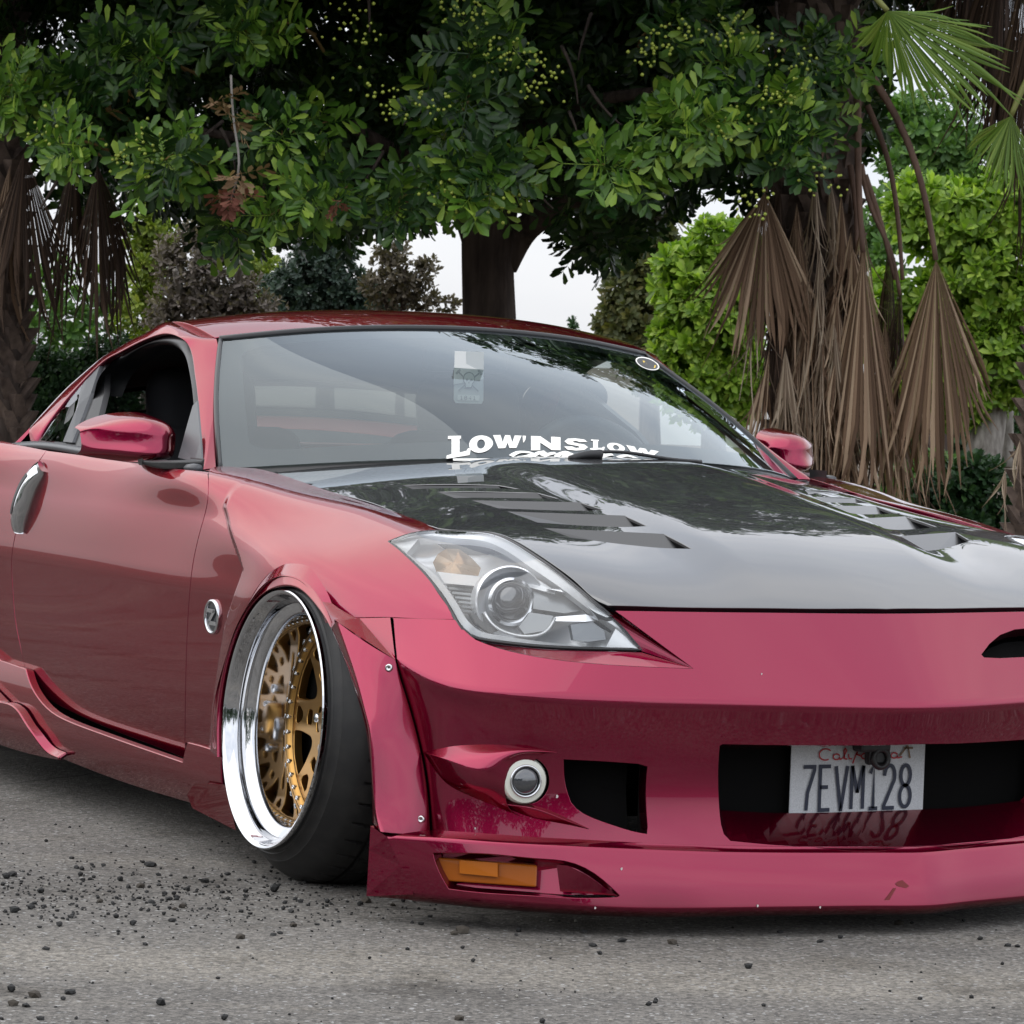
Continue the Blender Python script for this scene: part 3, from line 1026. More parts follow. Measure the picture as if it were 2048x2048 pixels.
for sg in (1, -1):
    fl = np.array([1, sg, 1])
    S3 = S_LIP.at(_sig)
    inw = np.array([-.034, .012, 0])
    mesh_obj('signal_recess', (S3 + inw * 1.25) * fl, [tuple(range(len(S3)))], M_PAINT, CAR, smooth=False)
    sl = thing_child('side_marker', CAR)
    def lp(c, *q, d=.022):
        return np.array([S_LIP.at(S_LIP.pick([p]))[0] + ray(*p) / np.linalg.norm(ray(*p)) * d for p in K(c, *q)])
    A_ = lp('I', 480, 318, 1035, 362, 1030, 482, 530, 448, d=.020)
    B_ = A_ + np.array([-.03, .01, 0])
    V = np.concatenate([A_, B_])
    Fb = [(0, 1, 2, 3), (4, 7, 6, 5), (0, 4, 5, 1), (1, 5, 6, 2), (2, 6, 7, 3), (3, 7, 4, 0)]
    bevel_obj(mesh_obj('amber_lens', V * fl, Fb, M_AMBER, sl, smooth=False), .003)
    A_ = lp('I', 605, 332, 815, 348, 815, 425, 605, 405, d=.0193)
    V = np.concatenate([A_, A_ + np.array([-.004, .001, 0])])
    mesh_obj('bulb_window', V * fl, Fb, M_AMBER2, sl, smooth=False)
    # sloping inner facet
    A_ = lp('I', 1140, 358, 1200, 362, 1300, 410, 1400, 480, 1478, 528, d=.004)
    A_[0] = lp('I', 1140, 358, d=.022)[0]
    b = lp('I', 1160, 505, d=.022)[0]
    V = np.concatenate([A_, [b]])
    mesh_obj('recess_facet', V * fl, [(5, i, i + 1) for i in range(4)], M_PAINT, CAR)

# ---- fog lamp pod: a fin swelling out of the bumper with the round lamp in its end
def bp(x, y, out=0.0, up=0.0):
    ab = S_BUMP.pick(K('B', x, y))
    p = S_BUMP.at(ab)[0]
    q = -ray(*K('B', x, y)[0]); q = q / np.linalg.norm(q)
    return p + q * out + np.array([0, 0, up])
_podrows = [
    [bp(272, 1390), bp(430, 1360), bp(600, 1350), bp(760, 1355), bp(900, 1372), bp(1005, 1392)],
    [bp(274, 1392, .004), bp(435, 1400, .016), bp(600, 1400, .028), bp(760, 1380, .024), bp(900, 1384, .012), bp(1006, 1394, .002)],
    [bp(276, 1394, .006), bp(430, 1442, .030), bp(590, 1488, .046), bp(712, 1448, .036), bp(800, 1402, .018), bp(930, 1400, .002)],
    [bp(280, 1400, .004), bp(420, 1500, .022), bp(560, 1575, .036), bp(706, 1580, .032), bp(720, 1600, .022), bp(722, 1610, .01)],
    [bp(284, 1410), bp(380, 1545), bp(510, 1625), bp(700, 1705), bp(780, 1735), bp(840, 1760)],
]
S_POD = rows_surf([np.array(r) for r in _podrows], svals=np.linspace(0, 1, 6), tk=[0, .4, 1, 1.6, 2.4], creases=(2,), delta=.07, na=60, nb=40)
_fin = [[bp(700, 1690), bp(860, 1750), bp(1000, 1780), bp(1185, 1818)],
        [bp(705, 1680, .012), bp(870, 1700, .016), bp(1010, 1748, .012), bp(1186, 1816, .001)],
        [bp(730, 1650, .002), bp(900, 1690, .001), bp(1020, 1735, .0), bp(1187, 1814)]]
S_FIN = rows_surf([np.array(r) for r in _fin], svals=np.linspace(0, 1, 4), tk=[0, 1, 2], creases=(1,), delta=.15, na=40, nb=20)
for sg in (1, -1):
    fl = np.array([1, sg, 1])
    for S_, nm in ((S_POD, 'fog_lamp_pod'), (S_FIN, 'pod_fin')):
        na, nb = 60, 40
        A_, B_ = np.meshgrid(np.linspace(0, 1, na), np.linspace(*S_.rb, nb), indexing='ij')
        ab = np.stack([A_.ravel(), B_.ravel()], 1)
        V = S_.at(ab)
        F = [(i * nb + j, i * nb + j + 1, (i + 1) * nb + j + 1, (i + 1) * nb + j) for i in range(na - 1) for j in range(nb - 1)]
        if np.dot(np.cross(V[F[800][1]] - V[F[800][0]], V[F[800][2]] - V[F[800][0]]), [1, -.3, 0]) < 0: F = [f[::-1] for f in F]
        mesh_obj(nm, V * fl, F if sg > 0 else [f[::-1] for f in F], M_PAINT, CAR)
    fg = thing_child('fog_lamp', CAR)
    c = bp(830, 1550, .006)
    ax = np.array([.98, -.16, .02]); ax /= np.linalg.norm(ax)
    e1 = np.cross([0, 0, 1], ax); e1 /= np.linalg.norm(e1); e2 = np.cross(ax, e1)
    def rv(prof, n=48):
        V = [c + ax * a + r * (math.cos(t) * e1 + math.sin(t) * e2) for t in np.linspace(0, 2 * math.pi, n, endpoint=False) for r, a in prof]
        k = len(prof)
        return np.array(V) * fl, [(i * k + j, i * k + j + 1, ((i + 1) % n) * k + j + 1, ((i + 1) % n) * k + j) for i in range(n) for j in range(k - 1)]
    M_HALO = M_HALO if 'M_HALO' in globals() else mat('halo_ring', (.70, .70, .62), .25, .1, .8)
    V, F = rv([(.026, -.002), (.028, .006), (.031, .008), (.040, .007), (.0435, .002), (.044, -.03)])
    shade_angle(mesh_obj('halo_ring', V, F, M_HALO, fg), 40)
    V, F = rv([(.0262, .004), (.0265, .010), (.0300, .0112), (.0312, .008)])
    mesh_obj('inner_trim', V, F, M_ALU, fg)
    V, F = rv([(.0001, .016)] + [(.0262 * math.sin(a), .002 + .014 * math.cos(a)) for a in np.linspace(.15, 1.57, 9)])
    mesh_obj('projector_lens', V, F, M_PROJ, fg)

# ---- licence plate
def stroke_geo(paths, w, T):
    """flat lettering from centre-line strokes: mitred strips of width w; T maps (x, y) to 3D"""
    parts = []
    for P in paths:
        P = np.asarray(P, float)
        t = np.diff(P, axis=0); t /= np.maximum(np.linalg.norm(t, axis=1, keepdims=True), 1e-9)
        n0 = np.stack([-t[:, 1], t[:, 0]], 1)
        nn = np.concatenate([n0[:1], (n0[1:] + n0[:-1]) / 2, n0[-1:]])
        l = np.maximum((nn ** 2).sum(1, keepdims=True), .35)
        nn = nn / l
        Pe = P.copy()
        L, R = Pe + nn * w / 2, Pe - nn * w / 2
        k = len(P)
        V = np.array([T(*q) for q in np.concatenate([L, R])])
        parts.append((V, [(i, i + 1, k + i + 1, k + i) for i in range(k - 1)]))
    return merge(parts)
def arc(cx, cy, rx, ry, a0, a1, n=12):
    return [(cx + rx * math.cos(math.radians(a)), cy + ry * math.sin(math.radians(a))) for a in np.linspace(a0, a1, n)]
GLY = {  # 0..1 wide, 0..2 high
    '7': [[(0, 2), (.95, 2), (.95, 1.85), (.4, .8), (.32, 0)]],
    'E': [[(.95, 2), (.05, 2), (.05, 0), (.95, 0)], [(.05, 1.05), (.75, 1.05)]],
    'V': [[(0, 2), (.48, 0), (.52, 0), (1, 2)]],
    'M': [[(0, 0), (0, 2)], [(.02, 2), (.5, .75)], [(.5, .75), (.98, 2)], [(1, 2), (1, 0)]],
    '1': [[(.2, 1.62), (.52, 2), (.52, 0)], [(.15, 0), (.9, 0)]],
    '2': [[(.03, 1.5)] + arc(.5, 1.5, .45, .48, 170, -30, 12) + [(.05, .1), (.05, 0), (.97, 0)]],
    '8': [arc(.5, 1.5, .42, .47, -90, 270, 20), arc(.5, .53, .47, .5, 90, 450, 20)],
}
plate = thing_child('licence_plate', CAR)
pO = np.array([.766, -.189, .190]); pW = np.array([0, .308, 0]); pH = np.array([0, 0, .152])
def plate_T(off=0.0):
    return lambda x, y: pO + pW * x + pH * y + np.array([off, 0, 0])
M_PLATE = mat('plate_white', (.52, .53, .55), .35, 0, .4)
noise_col(M_PLATE, (.48, .49, .51), (.62, .63, .65), 400, 2)
V, F = box_geo(pO + pW / 2 + pH / 2 - np.array([.002, 0, 0]), (.003, .308, .152))
bevel_obj(mesh_obj('plate_sheet', V, F, M_PLATE, plate, smooth=False), .002)
T = plate_T(.0022)
gx = .09
for ch in '7EVM128':
    P = [[((gx + q[0] * .085), .17 + q[1] * .275) for q in s_] for s_ in GLY[ch]]
    # stroke widths in plate units (x and y scaled separately)
    V, F = stroke_geo([[(p[0] * .308, p[1] * .152) for p in s_] for s_ in P], .0075, lambda x, y: T(x / .308, y / .152))
    mesh_obj('plate_character', V, F, M_NAVY, plate, smooth=False)
    gx += .120
# script state name in red
def script_word(x0, y0, sx, sy):
    S_ = []
    S_.append(arc(.35, .55, .35, .55, 40, 300, 14))                                   # C
    S_.append(arc(.95, .3, .18, .28, 20, 380, 12) + [(1.15, .05), (1.25, .1)])          # a
    S_.append([(1.3, .1), (1.5, .9), (1.42, 1.1), (1.35, .9), (1.4, .1), (1.55, .05)])   # l
    S_.append([(1.6, .55), (1.65, .1), (1.8, .05)])                                    # i
    S_.append([(1.85, -.4), (2.1, .9), (2.2, 1.1), (2.05, .5), (2.3, .3)])              # f
    S_.append(arc(2.5, .3, .18, .27, 0, 360, 12))                                     # o
    S_.append([(2.75, .05), (2.85, .55), (2.9, .35), (3.1, .55)])                       # r
    S_.append([(3.15, .05), (3.25, .55), (3.3, .2), (3.5, .55), (3.55, .05), (3.65, .1)]) # n
    S_.append([(3.75, .55), (3.78, .1), (3.9, .05)])                                   # i
    S_.append(arc(4.15, .3, .18, .27, 20, 380, 12) + [(4.35, .05), (4.6, .15)])         # a
    return [[((x0 + p[0] * sx) * .308, (y0 + p[1] * sy) * .152) for p in s_] for s_ in S_]
V, F = stroke_geo(script_word(.20, .80, .135, .13), .0028, lambda x, y: T(x / .308, y / .152))
mesh_obj('state_name', V, F, M_REDINK, plate, smooth=False)
V, F = stroke_geo([[(.83 * .308, .93 * .152), (.90 * .308, .93 * .152)], [(.80 * .308, .83 * .152), (.86 * .308, .96 * .152), (.88 * .308, .80 * .152)]], .004, lambda x, y: T(x / .308, y / .152))
mesh_obj('sticker', V, F, mat('sticker_brown', (.2, .12, .06), .5), plate, smooth=False)
for sy in (.03, .97):
    pass
# tow hook hanging in front of the plate
th = thing_child('tow_hook', CAR)
V, F = merge([box_geo((.80, -.030, .345), (.035, .07, .03)), box_geo((.80, -.016, .322), (.02, .05, .035))])
bevel_obj(mesh_obj('bracket', V, F, M_BLACK, th, smooth=False), .006)
a = np.linspace(0, 2 * math.pi, 25)
V, F = tube_geo(np.stack([np.full(25, .812), -.016 + .017 * np.cos(a), .318 + .017 * np.sin(a)], 1), .006, 8, cap=False)
mesh_obj('eye', V, F, M_BLACK, th)
# ---- hood with recessed louvres
_hs = S_HOOD.near([(-.585, -.700, .803)]) + pk(S_HOOD, K('F', 418, 948, 424, 978, 445, 992, 500, 1008, 760, 1072, 1000, 1142, 1150, 1207, 1312, 1262), 20)
_hl = [(p[0] - .000, p[1] + .000) for p in LAMP_I[4:37]]
_hl = [(x, y + .006) for x, y in _hl if x > _hs[-1][0] + .02]
_hr = [(-.335, 0), (-.345, -.13), (-.375, -.26), (-.435, -.40), (-.515, -.53), (-.59, -.655)]
_hf = [(.690, -.560), (.726, -.45), (.763, -.26), (.782, -.12), (.791, 0)]
_hx = [p for p in _hl if p[0] < .675]
HOOD_OUT = [(x, y) for x, y in crv(_hr, 16)] + list(_hs) + _hx + [(x, y) for x, y in crv(_hf, 14)]
HOOD_FULL = HOOD_OUT + [(x, -y) for x, y in HOOD_OUT[1:-1][::-1]]
VENTS = []
for q in (K('G', 240, 1258, 905, 1291, 1063, 1374, 385, 1310),
          K('G', 40, 1167, 690, 1190, 815, 1248, 205, 1228),
          K('F', 1500, 1106, 1632 + 465, 1116, 1632 + 600, 1158, 1632 + 15, 1150),
          K('F', 1310, 1059, 1865, 1064, 1980, 1095, 1405, 1093),
          K('F', 1115, 1022, 1645, 1022, 1765, 1043, 1175, 1044)):
    VENTS.append(S_HOOD.pick(q))
_vh = VENTS + [[(x, -y) for x, y in v] for v in VENTS]
V, F, N = sheet_geo(S_HOOD, HOOD_FULL, _vh, h=.013, gap=.004, thick=.016, hole_thick=.006)
hood = mesh_obj('hood', V, F, M_CARBON, CAR, normals=N)
M_BLADE = mat('louvre_carbon', (.020, .021, .023), .35, 0, .5, .08, spec=.3)
for v in _vh:
    c = S_HOOD.at(v)                       # rear-outer, rear-inner, front-inner, front-outer
    dn = np.array([-.004, 0, -.030])
    ro, ri, fi, fo = c
    V = np.array([ro, ri, fi + dn, fo + dn, fi, fo])
    o = mesh_obj('louvre_blade', V[:4], [(0, 1, 2, 3)], M_BLADE, hood, smooth=False)
    for tri in ([ri, fi, fi + dn], [fo, ro, fo + dn]):
        mesh_obj('louvre_side', np.array(tri) - np.array([0, 0, .004]), [(0, 1, 2)], M_VOID, hood, smooth=False)
# dark engine bay and structure below the panels
bay = []
bay.append(box_geo((.10, 0, .42), (1.1, 1.10, .34)))
bay.append(box_geo((-1.5, 0, .30), (3.6, 1.52, .30)))
bay.append(box_geo((-.55, 0, .60), (.30, 1.46, .36)))
V, F = merge(bay)
mesh_obj('inner_structure', V, F, M_VOID, CAR, smooth=False)
# closing strip under the hood gap, in front and at the sides
_gp = np.array([(x, y, 0) for x, y in HOOD_OUT]); 
g3 = S_HOOD.at(HOOD_FULL)
ctr = np.array([.1, 0, 0])
a_ = g3 + np.array([0, 0, -.020]); a_[:, :2] = a_[:, :2] + (a_[:, :2] - ctr[:2]) * .012
b_ = g3 + np.array([0, 0, -.10]); b_[:, :2] = b_[:, :2] - (b_[:, :2] - ctr[:2]) * .10
n = len(g3)
mesh_obj('hood_gutter', np.concatenate([a_, b_]), [(i, (i + 1) % n, n + (i + 1) % n, n + i) for i in range(n)], M_VOID, CAR)

# ---- windscreen
_wb = np.array([(-.715, -.742, .797), (-.505, -.52, .8255), (-.385, -.26, .8425), (-.345, 0, .8475)])
_wt = np.array([(-1.135, -.566, 1.078), (-1.088, -.37, 1.1035), (-1.060, -.185, 1.117), (-1.050, 0, 1.1215)])
def fullrow(h): 
    h = np.asarray(h, float)
    return np.concatenate([h, (h[:-1] * [1, -1, 1])[::-1]])
_wm = (_wb + _wt) / 2 + np.array([(.004, -.012, .006), (.012, -.004, .016), (.014, 0, .020), (.014, 0, .021)])
S_WIND = rows_surf([fullrow(_wb), fullrow(_wm), fullrow(_wt)], svals=np.linspace(0, 1, 7), tk=[0, .5, 1], na=90, nb=66, rb=(-.09, 1.03), ra=(-.05, 1.05))
def rect_ab(a0, a1, b0, b1, n=24):
    return [(a, b0) for a in np.linspace(a0, a1, n)] + [(a1, b) for b in np.linspace(b0, b1, n)[1:]] + [(a, b1) for a in np.linspace(a1, a0, n)[1:]] + [(a0, b) for b in np.linspace(b1, b0, n)[1:-1]]
sheet('windscreen', S_WIND, rect_ab(.002, .998, .002, .998), M_GLASS, CAR, h=.03, thick=.004)
# black printed border under the glass
def rrect(a0, a1, b0, b1, r, n=7):
    P = []
    for cx, cy, s0 in ((a1 - r, b0 + r * 1.6, -90), (a1 - r, b1 - r * 1.6, 0), (a0 + r, b1 - r * 1.6, 90), (a0 + r, b0 + r * 1.6, 180)):
        P += [(cx + r * math.cos(math.radians(s0 + t)), cy + 1.6 * r * math.sin(math.radians(s0 + t))) for t in np.linspace(0, 90, n)]
    return P
M_FRIT = mat('black_glass_border', (.02, .021, .023), .35)
sheet('windscreen_border', S_WIND, rect_ab(.002, .998, .002, .998), M_FRIT, CAR, holes=[rrect(.040, .960, .115, .93, .05)], h=.03, thick=.001, off=-.006, flange=False)
M_TINT = glass('sun_band_tint', (.30, .36, .46), 1.45)
sheet('sun_band', S_WIND, rect_ab(.041, .959, .84, .929), M_TINT, CAR, h=.04, thick=.001, off=-.009, flange=False)
# rubber and trim round the screen
pts = S_WIND.at([(s, 1.004) for s in np.linspace(0, 1, 40)])
V, F = tube_geo(pts + np.array([-.006, 0, .001]), .0085, 8)
mesh_obj('screen_trim', V, F, M_RUBBERTRIM, CAR)
for s_ in (0.0, 1.0):
    pts = S_WIND.at([(s_, t) for t in np.linspace(.0, 1, 30)])
    V, F = tube_geo(pts + np.array([0, 0, .0]), .006, 8)
    mesh_obj('screen_trim', V, F, M_RUBBERTRIM, CAR)
# cowl panel in the shadow between hood and glass
cw = S_WIND.at([(s, .01) for s in np.linspace(.02, .98, 40)]) + np.array([-.002, 0, -.004])
cw2 = cw + np.array([.10, 0, -.07])
mesh_obj('cowl', np.concatenate([cw, cw2]), [(i, i + 1, 41 + i - 1 + 0 + 1, 40 + i) for i in range(39)], M_BLACK, CAR)

# ---- roof
RAIL_R = [onY(*p, y) for p, y in zip(K('D', 1105, 140, 985, 196, 870, 258, 780, 312, 690, 368, 560, 470, 430, 577, 290, 715, 215, 800), [-.586, -.592, -.597, -.602, -.608, -.620, -.640, -.680, -.715])]
print('rail', np.round(RAIL_R, 3).tolist())
_rr = np.array([(-1.142, -.574, 1.083)] + RAIL_R[::2] + [(-2.60, -.62, .755), (-3.25, -.55, .69)])
_rxe, _rye, _rze = _rr[:, 0], -_rr[:, 1], _rr[:, 2]
_rx = _rxe + np.array([.087, .06, .04, .02, 0, -.02, -.02, -.02])
_rzc = _rze + np.array([.044, .046, .048, .05, .055, .06, .05, .04])
_roofrows = []
for x, zc, ye, ze, xe in zip(_rx, _rzc, _rye, _rze, _rxe):
    h = [(xe, -ye, ze), (xe + (x - xe) * .55, -ye * .66, ze + (zc - ze) * .60), (xe + (x - xe) * .9, -ye * .33, ze + (zc - ze) * .91), (x, 0, zc)]
    _roofrows.append(fullrow(h))
S_ROOF = rows_surf(_roofrows, svals=np.linspace(0, 1, 7), tk=[0] + list(np.cumsum(np.linalg.norm(np.diff(_rr, axis=0), axis=1))), na=80, nb=90)
TE = S_ROOF.rb[1]; TR = .78
sheet('roof', S_ROOF, rect_ab(.0, 1, .006, TR), M_PAINT, CAR, h=.02, thick=.015)
sheet('rear_window', S_ROOF, rect_ab(.06, .94, TR + .01, TE - .45), M_SIDEGLASS, CAR, h=.04, thick=.004, off=-.004)
sheet('hatch_frame', S_ROOF, rect_ab(.0, 1, TR + .004, TE - .01), M_PAINT, CAR, holes=[rect_ab(.075, .925, TR + .05, TE - .47)], h=.025, thick=.012)
Vh = S_ROOF.at([(s, t) for s in np.linspace(.02, .98, 20) for t in np.linspace(.01, TR - .02, 16)]) - np.array([0, 0, .035])
mesh_obj('headliner', Vh, [(i * 16 + j, i * 16 + j + 1, (i + 1) * 16 + j + 1, (i + 1) * 16 + j) for i in range(19) for j in range(15)], mat('headliner_dark', (.05, .05, .052), .95), CAR)

# ---- A-pillar and roof rail, window trim
_ro = K('D', 1300, 1094, 1292, 900, 1268, 620, 1250, 490, 1236, 385, 1208, 295, 1155, 243, 1080, 222, 980, 240, 860, 292, 750, 348, 655, 405, 520, 540, 400, 680, 265, 855, 205, 935)
_roy = [-.790, -.745, -.690, -.664, -.644, -.632, -.636, -.633, -.636, -.642, -.650, -.660, -.680, -.700, -.735, -.770]
rail_o = np.array([onY(*p, y) for p, y in zip(_ro, _roy)])
rail_i = np.array([(-.715, -.752, .797), (-.835, -.704, .878), (-.965, -.648, .966), (-1.035, -.615, 1.012), (-1.09, -.590, 1.05), (-1.142, -.574, 1.081), (-1.20, -.574, 1.088)]
                  + RAIL_R)
_c = (rail_o + rail_i) / 2
_w = np.linalg.norm(rail_o - rail_i, axis=1)
_nr = np.array([.10, -.62, .60])
_nn = np.tile(_nr, (16, 1)); _nn[:6] = [.45, -.62, .35]
rail_m = _c + _nn * (_w * .10)[:, None]
rail_b = rail_o + np.array([0, .018, -.002])
S_RAIL = rows_surf([rail_i, rail_m, rail_o, rail_b], svals=np.linspace(0, 1, 16), tk=[0, .5, 1, 1.15], creases=(2,), delta=.05, na=160, nb=30)
def grid_obj(name, S, na, nb, m, parent, mirror, out):
    A_, B_ = np.meshgrid(np.linspace(*S.ra, na), np.linspace(*S.rb, nb), indexing='ij')
    ab = np.stack([A_.ravel(), B_.ravel()], 1)
    V = S.at(ab)
    F = [(i * nb + j, i * nb + j + 1, (i + 1) * nb + j + 1, (i + 1) * nb + j) for i in range(na - 1) for j in range(nb - 1)]
    f = np.array(F)
    cn = np.cross(V[f[:, 1]] - V[f[:, 0]], V[f[:, 2]] - V[f[:, 0]])
    if (cn @ np.asarray(out, float)).sum() < 0: F = [q[::-1] for q in F]
    if mirror:
        V = V * [1, -1, 1]; F = [q[::-1] for q in F]
    return mesh_obj(name, V, F, m, parent)
for mir in (False, True):
    grid_obj('pillar_rail', S_RAIL, 150, 22, M_PAINT, CAR, mir, (.2, -.8, .5))

# trim strip just inside the door opening, then the sealing lip
_ti = K('D', 1288, 1090, 1276, 900, 1252, 620, 1236, 500, 1214, 400, 1180, 335, 1130, 300, 1075, 288, 985, 300, 885, 345, 800, 405, 720, 490, 660, 620)
_tiy = [-.770, -.735, -.685, -.66, -.64, -.625, -.616, -.612, -.612, -.618, -.626, -.64, -.66]
trim_i = np.array([onY(*p, y) for p, y in zip(_ti, _tiy)])
trim_o = rail_b[:13].copy()
trim_o[12] = onY(*K('D', 600, 640)[0], -.70); trim_o[11] = onY(*K('D', 655, 470)[0], -.69)
tm = (trim_o + trim_i) / 2 + np.array([0, -.010, .0])
S_TRIM = rows_surf([trim_o, tm, trim_i, trim_i + np.array([0, .05, 0])], svals=np.linspace(0, 1, 13), tk=[0, .5, 1, 1.6], na=100, nb=20)
for mir in (False, True):
    grid_obj('window_trim', S_TRIM, 100, 16, M_RUBBERTRIM, CAR, mir, (.2, -.8, .2))
# B-pillar and quarter window
def side_patch(name, uv, ys, m, mir, off=0, d=.015):
    P = np.array([onY(*p, y) for p, y in zip(uv, ys)]) + np.array([0, off, 0])
    n = len(P)
    V = np.concatenate([P, P + np.array([0, d, 0])])
    F = [tuple(range(n)), tuple(range(2 * n - 1, n - 1, -1))] + [(i, (i + 1) % n, n + (i + 1) % n, n + i) for i in range(n)]
    if np.cross(P[1] - P[0], P[2] - P[0])[1] > 0: F = [f[::-1] for f in F]
    if mir: V, F, _ = mirror_geo(V, F)
    return mesh_obj(name, V, F, m, CAR, smooth=False)
for mir in (False, True):
    side_patch('quarter_backing', K('D', 660, 405, 520, 540, 400, 680, 265, 855, 200, 940, 330, 925, 530, 945, 610, 760, 650, 600), [-.655, -.675, -.695, -.73, -.768, -.785, -.79, -.745, -.70], M_RUBBERTRIM, mir, .008)
    side_patch('pillar_cover', K('D', 640, 415, 560, 500, 515, 560, 490, 690, 400, 912, 460, 918, 520, 760, 580, 600), [-.66, -.672, -.685, -.715, -.782, -.785, -.745, -.70], M_GREYTRIM, mir, .002)
    side_patch('quarter_window', K('D', 515, 550, 400, 688, 330, 780, 250, 905, 400, 912, 445, 800, 490, 690), [-.685, -.70, -.728, -.772, -.782, -.75, -.715], M_SIDEGLASS, mir, .004, .003)
    # belt moulding along the top of the door
    bl = np.array([onY(*p, y) for p, y in zip(K('D', -60, 985, 60, 953, 180, 938, 350, 946, 530, 975, 800, 1018, 1120, 1068, 1280, 1088), [-.80, -.815, -.822, -.825, -.826, -.826, -.822, -.815])])
    bl = crv(bl, 40)
    V, F = tube_geo(bl, .0105, 8)
    if mir: V, F, _ = mirror_geo(V, F)
    mesh_obj('belt_moulding', V, F, M_GREYTRIM, CAR)
    # door inner skin so that the opening has a sill
    i0 = bl + np.array([0, .004, -.004]); i1 = bl + np.array([0, .09, -.012]); i2 = i1 + np.array([0, .02, -.45])
    V = np.concatenate([i0, i1, i2]); k = len(bl)
    F = [(i, i + 1, k + i + 1, k + i) for i in range(k - 1)] + [(k + i, k + i + 1, 2 * k + i + 1, 2 * k + i) for i in range(k - 1)]
    if mir: V, F, _ = mirror_geo(V, F)
    mesh_obj('door_card', V, F, M_DASH, CAR)
    M_SAIL = M_SAIL if 'M_SAIL' in globals() else mat('mirror_sail_plastic', (.10, .104, .11), .4)
    # triangular mirror sail at the front corner of the window
    if not mir: side_patch('mirror_sail', K('D', 1258, 650, 1230, 680, 1195, 800, 1160, 930, 1135, 1015, 1240, 1040, 1290, 1075, 1280, 900), [-.745, -.75, -.765, -.785, -.80, -.80, -.80, -.78], M_SAIL, mir, .004, .004)

# ---- door mirror
def mirror_shell(sg):
    mr = thing_child('door_mirror', CAR)
    y0 = -.94
    c = onY(*K('D', 830, 900)[0], y0)
    # rows from top rear edge over the front to the bottom rear edge; columns from outboard to inboard
    def row(pts, xo):
        return np.array([onY(*p, y) + np.array([x_, 0, 0]) for p, y, x_ in zip(K('D', *pts), ys, xo)])
    ys = [-.962, -.944, -.906, -.860, -.814, -.785, -.775]
    r0 = row([562, 828, 605, 797, 720, 752, 880, 728, 1010, 738, 1090, 785, 1128, 850], [-.075, -.075, -.075, -.075, -.07, -.06, -.05])
    r1 = row([548, 842, 592, 817, 715, 785, 880, 765, 1015, 778, 1092, 808, 1130, 858], [-.035, -.006, .012, .016, .012, .0, -.02])
    r2 = row([536, 856, 580, 832, 710, 838, 880, 848, 1020, 858, 1095, 862, 1132, 866], [-.02, .016, .045, .052, .044, .024, .0])
    r3 = row([528, 910, 580, 925, 710, 930, 880, 938, 1020, 940, 1090, 940, 1128, 930], [-.005, .02, .046, .054, .046, .024, .0])
    r4 = row([530, 965, 580, 978, 710, 992, 880, 1010, 1010, 1018, 1080, 1015, 1115, 1000], [-.01, .016, .04, .048, .040, .018, -.006])
    r5 = row([560, 998, 600, 1012, 715, 1030, 880, 1046, 1000, 1040, 1060, 1030, 1095, 1015], [-.06, -.04, -.03, -.03, -.03, -.04, -.05])
    S_ = rows_surf([r0, r1, r2, r3, r4, r5], svals=np.linspace(0, 1, 7), tk=[0, .05, .11, .17, .23, .28], creases=(2,), delta=.010, na=60, nb=50)
    na, nb = 70, 60
    A_, B_ = np.meshgrid(np.linspace(0, 1, na), np.linspace(*S_.rb, nb), indexing='ij')
    V = S_.at(np.stack([A_.ravel(), B_.ravel()], 1)); F = [(i * nb + j, i * nb + j + 1, (i + 1) * nb + j + 1, (i + 1) * nb + j) for i in range(na - 1) for j in range(nb - 1)]
    f = np.array(F)
    if (np.cross(V[f[:, 1]] - V[f[:, 0]], V[f[:, 2]] - V[f[:, 0]])[:, 0]).sum() < 0: F = [q[::-1] for q in F]
    rim = [i * nb for i in range(na)] + [(na - 1) * nb + j for j in range(1, nb)] + [i * nb + nb - 1 for i in range(na - 2, -1, -1)] + [j for j in range(nb - 2, 0, -1)]
    fl = np.array([1, sg, 1])
    mesh_obj('housing', V * fl, F if sg > 0 else [q[::-1] for q in F], M_PAINT, mr)
    B3 = V[rim]
    mesh_obj('mirror_glass', (B3 * .97 + B3.mean(0) * .03 + np.array([-.002, 0, 0])) * fl, [tuple(range(len(rim)))], M_ALU, mr, smooth=False)
    # arm to the door
    arm = [K('D', 900, 1040), K('D', 960, 1052), K('D', 1120, 1062), K('D', 1270, 1060)]
    P = np.array([onY(*p[0], y) for p, y in zip(arm, [-.872, -.862, -.835, -.80])])
    P = crv(P, 10)
    n = len(P); w = np.interp(np.linspace(0, 1, n), [0, .3, 1], [.012, .024, .034])
    t = np.interp(np.linspace(0, 1, n), [0, .4, 1], [.004, .009, .010])
    V = []
    for p, w_, t_ in zip(P, w, t):
        V += [p + [-w_, 0, t_], p + [w_, 0, t_], p + [w_ * .9, 0, -t_], p + [-w_ * .9, 0, -t_]]
    F = [(0, 1, 2, 3), (4 * n - 1, 4 * n - 2, 4 * n - 3, 4 * n - 4)]
    for i in range(n - 1):
        for k in range(4):
            F.append((4 * i + k, 4 * i + (k + 1) % 4, 4 * (i + 1) + (k + 1) % 4, 4 * (i + 1) + k))
    bevel_obj(mesh_obj('mirror_arm', np.array(V) * fl, F, M_BLACK, mr, smooth=False), .004)
for sg in (1, -1):
    mirror_shell(sg)

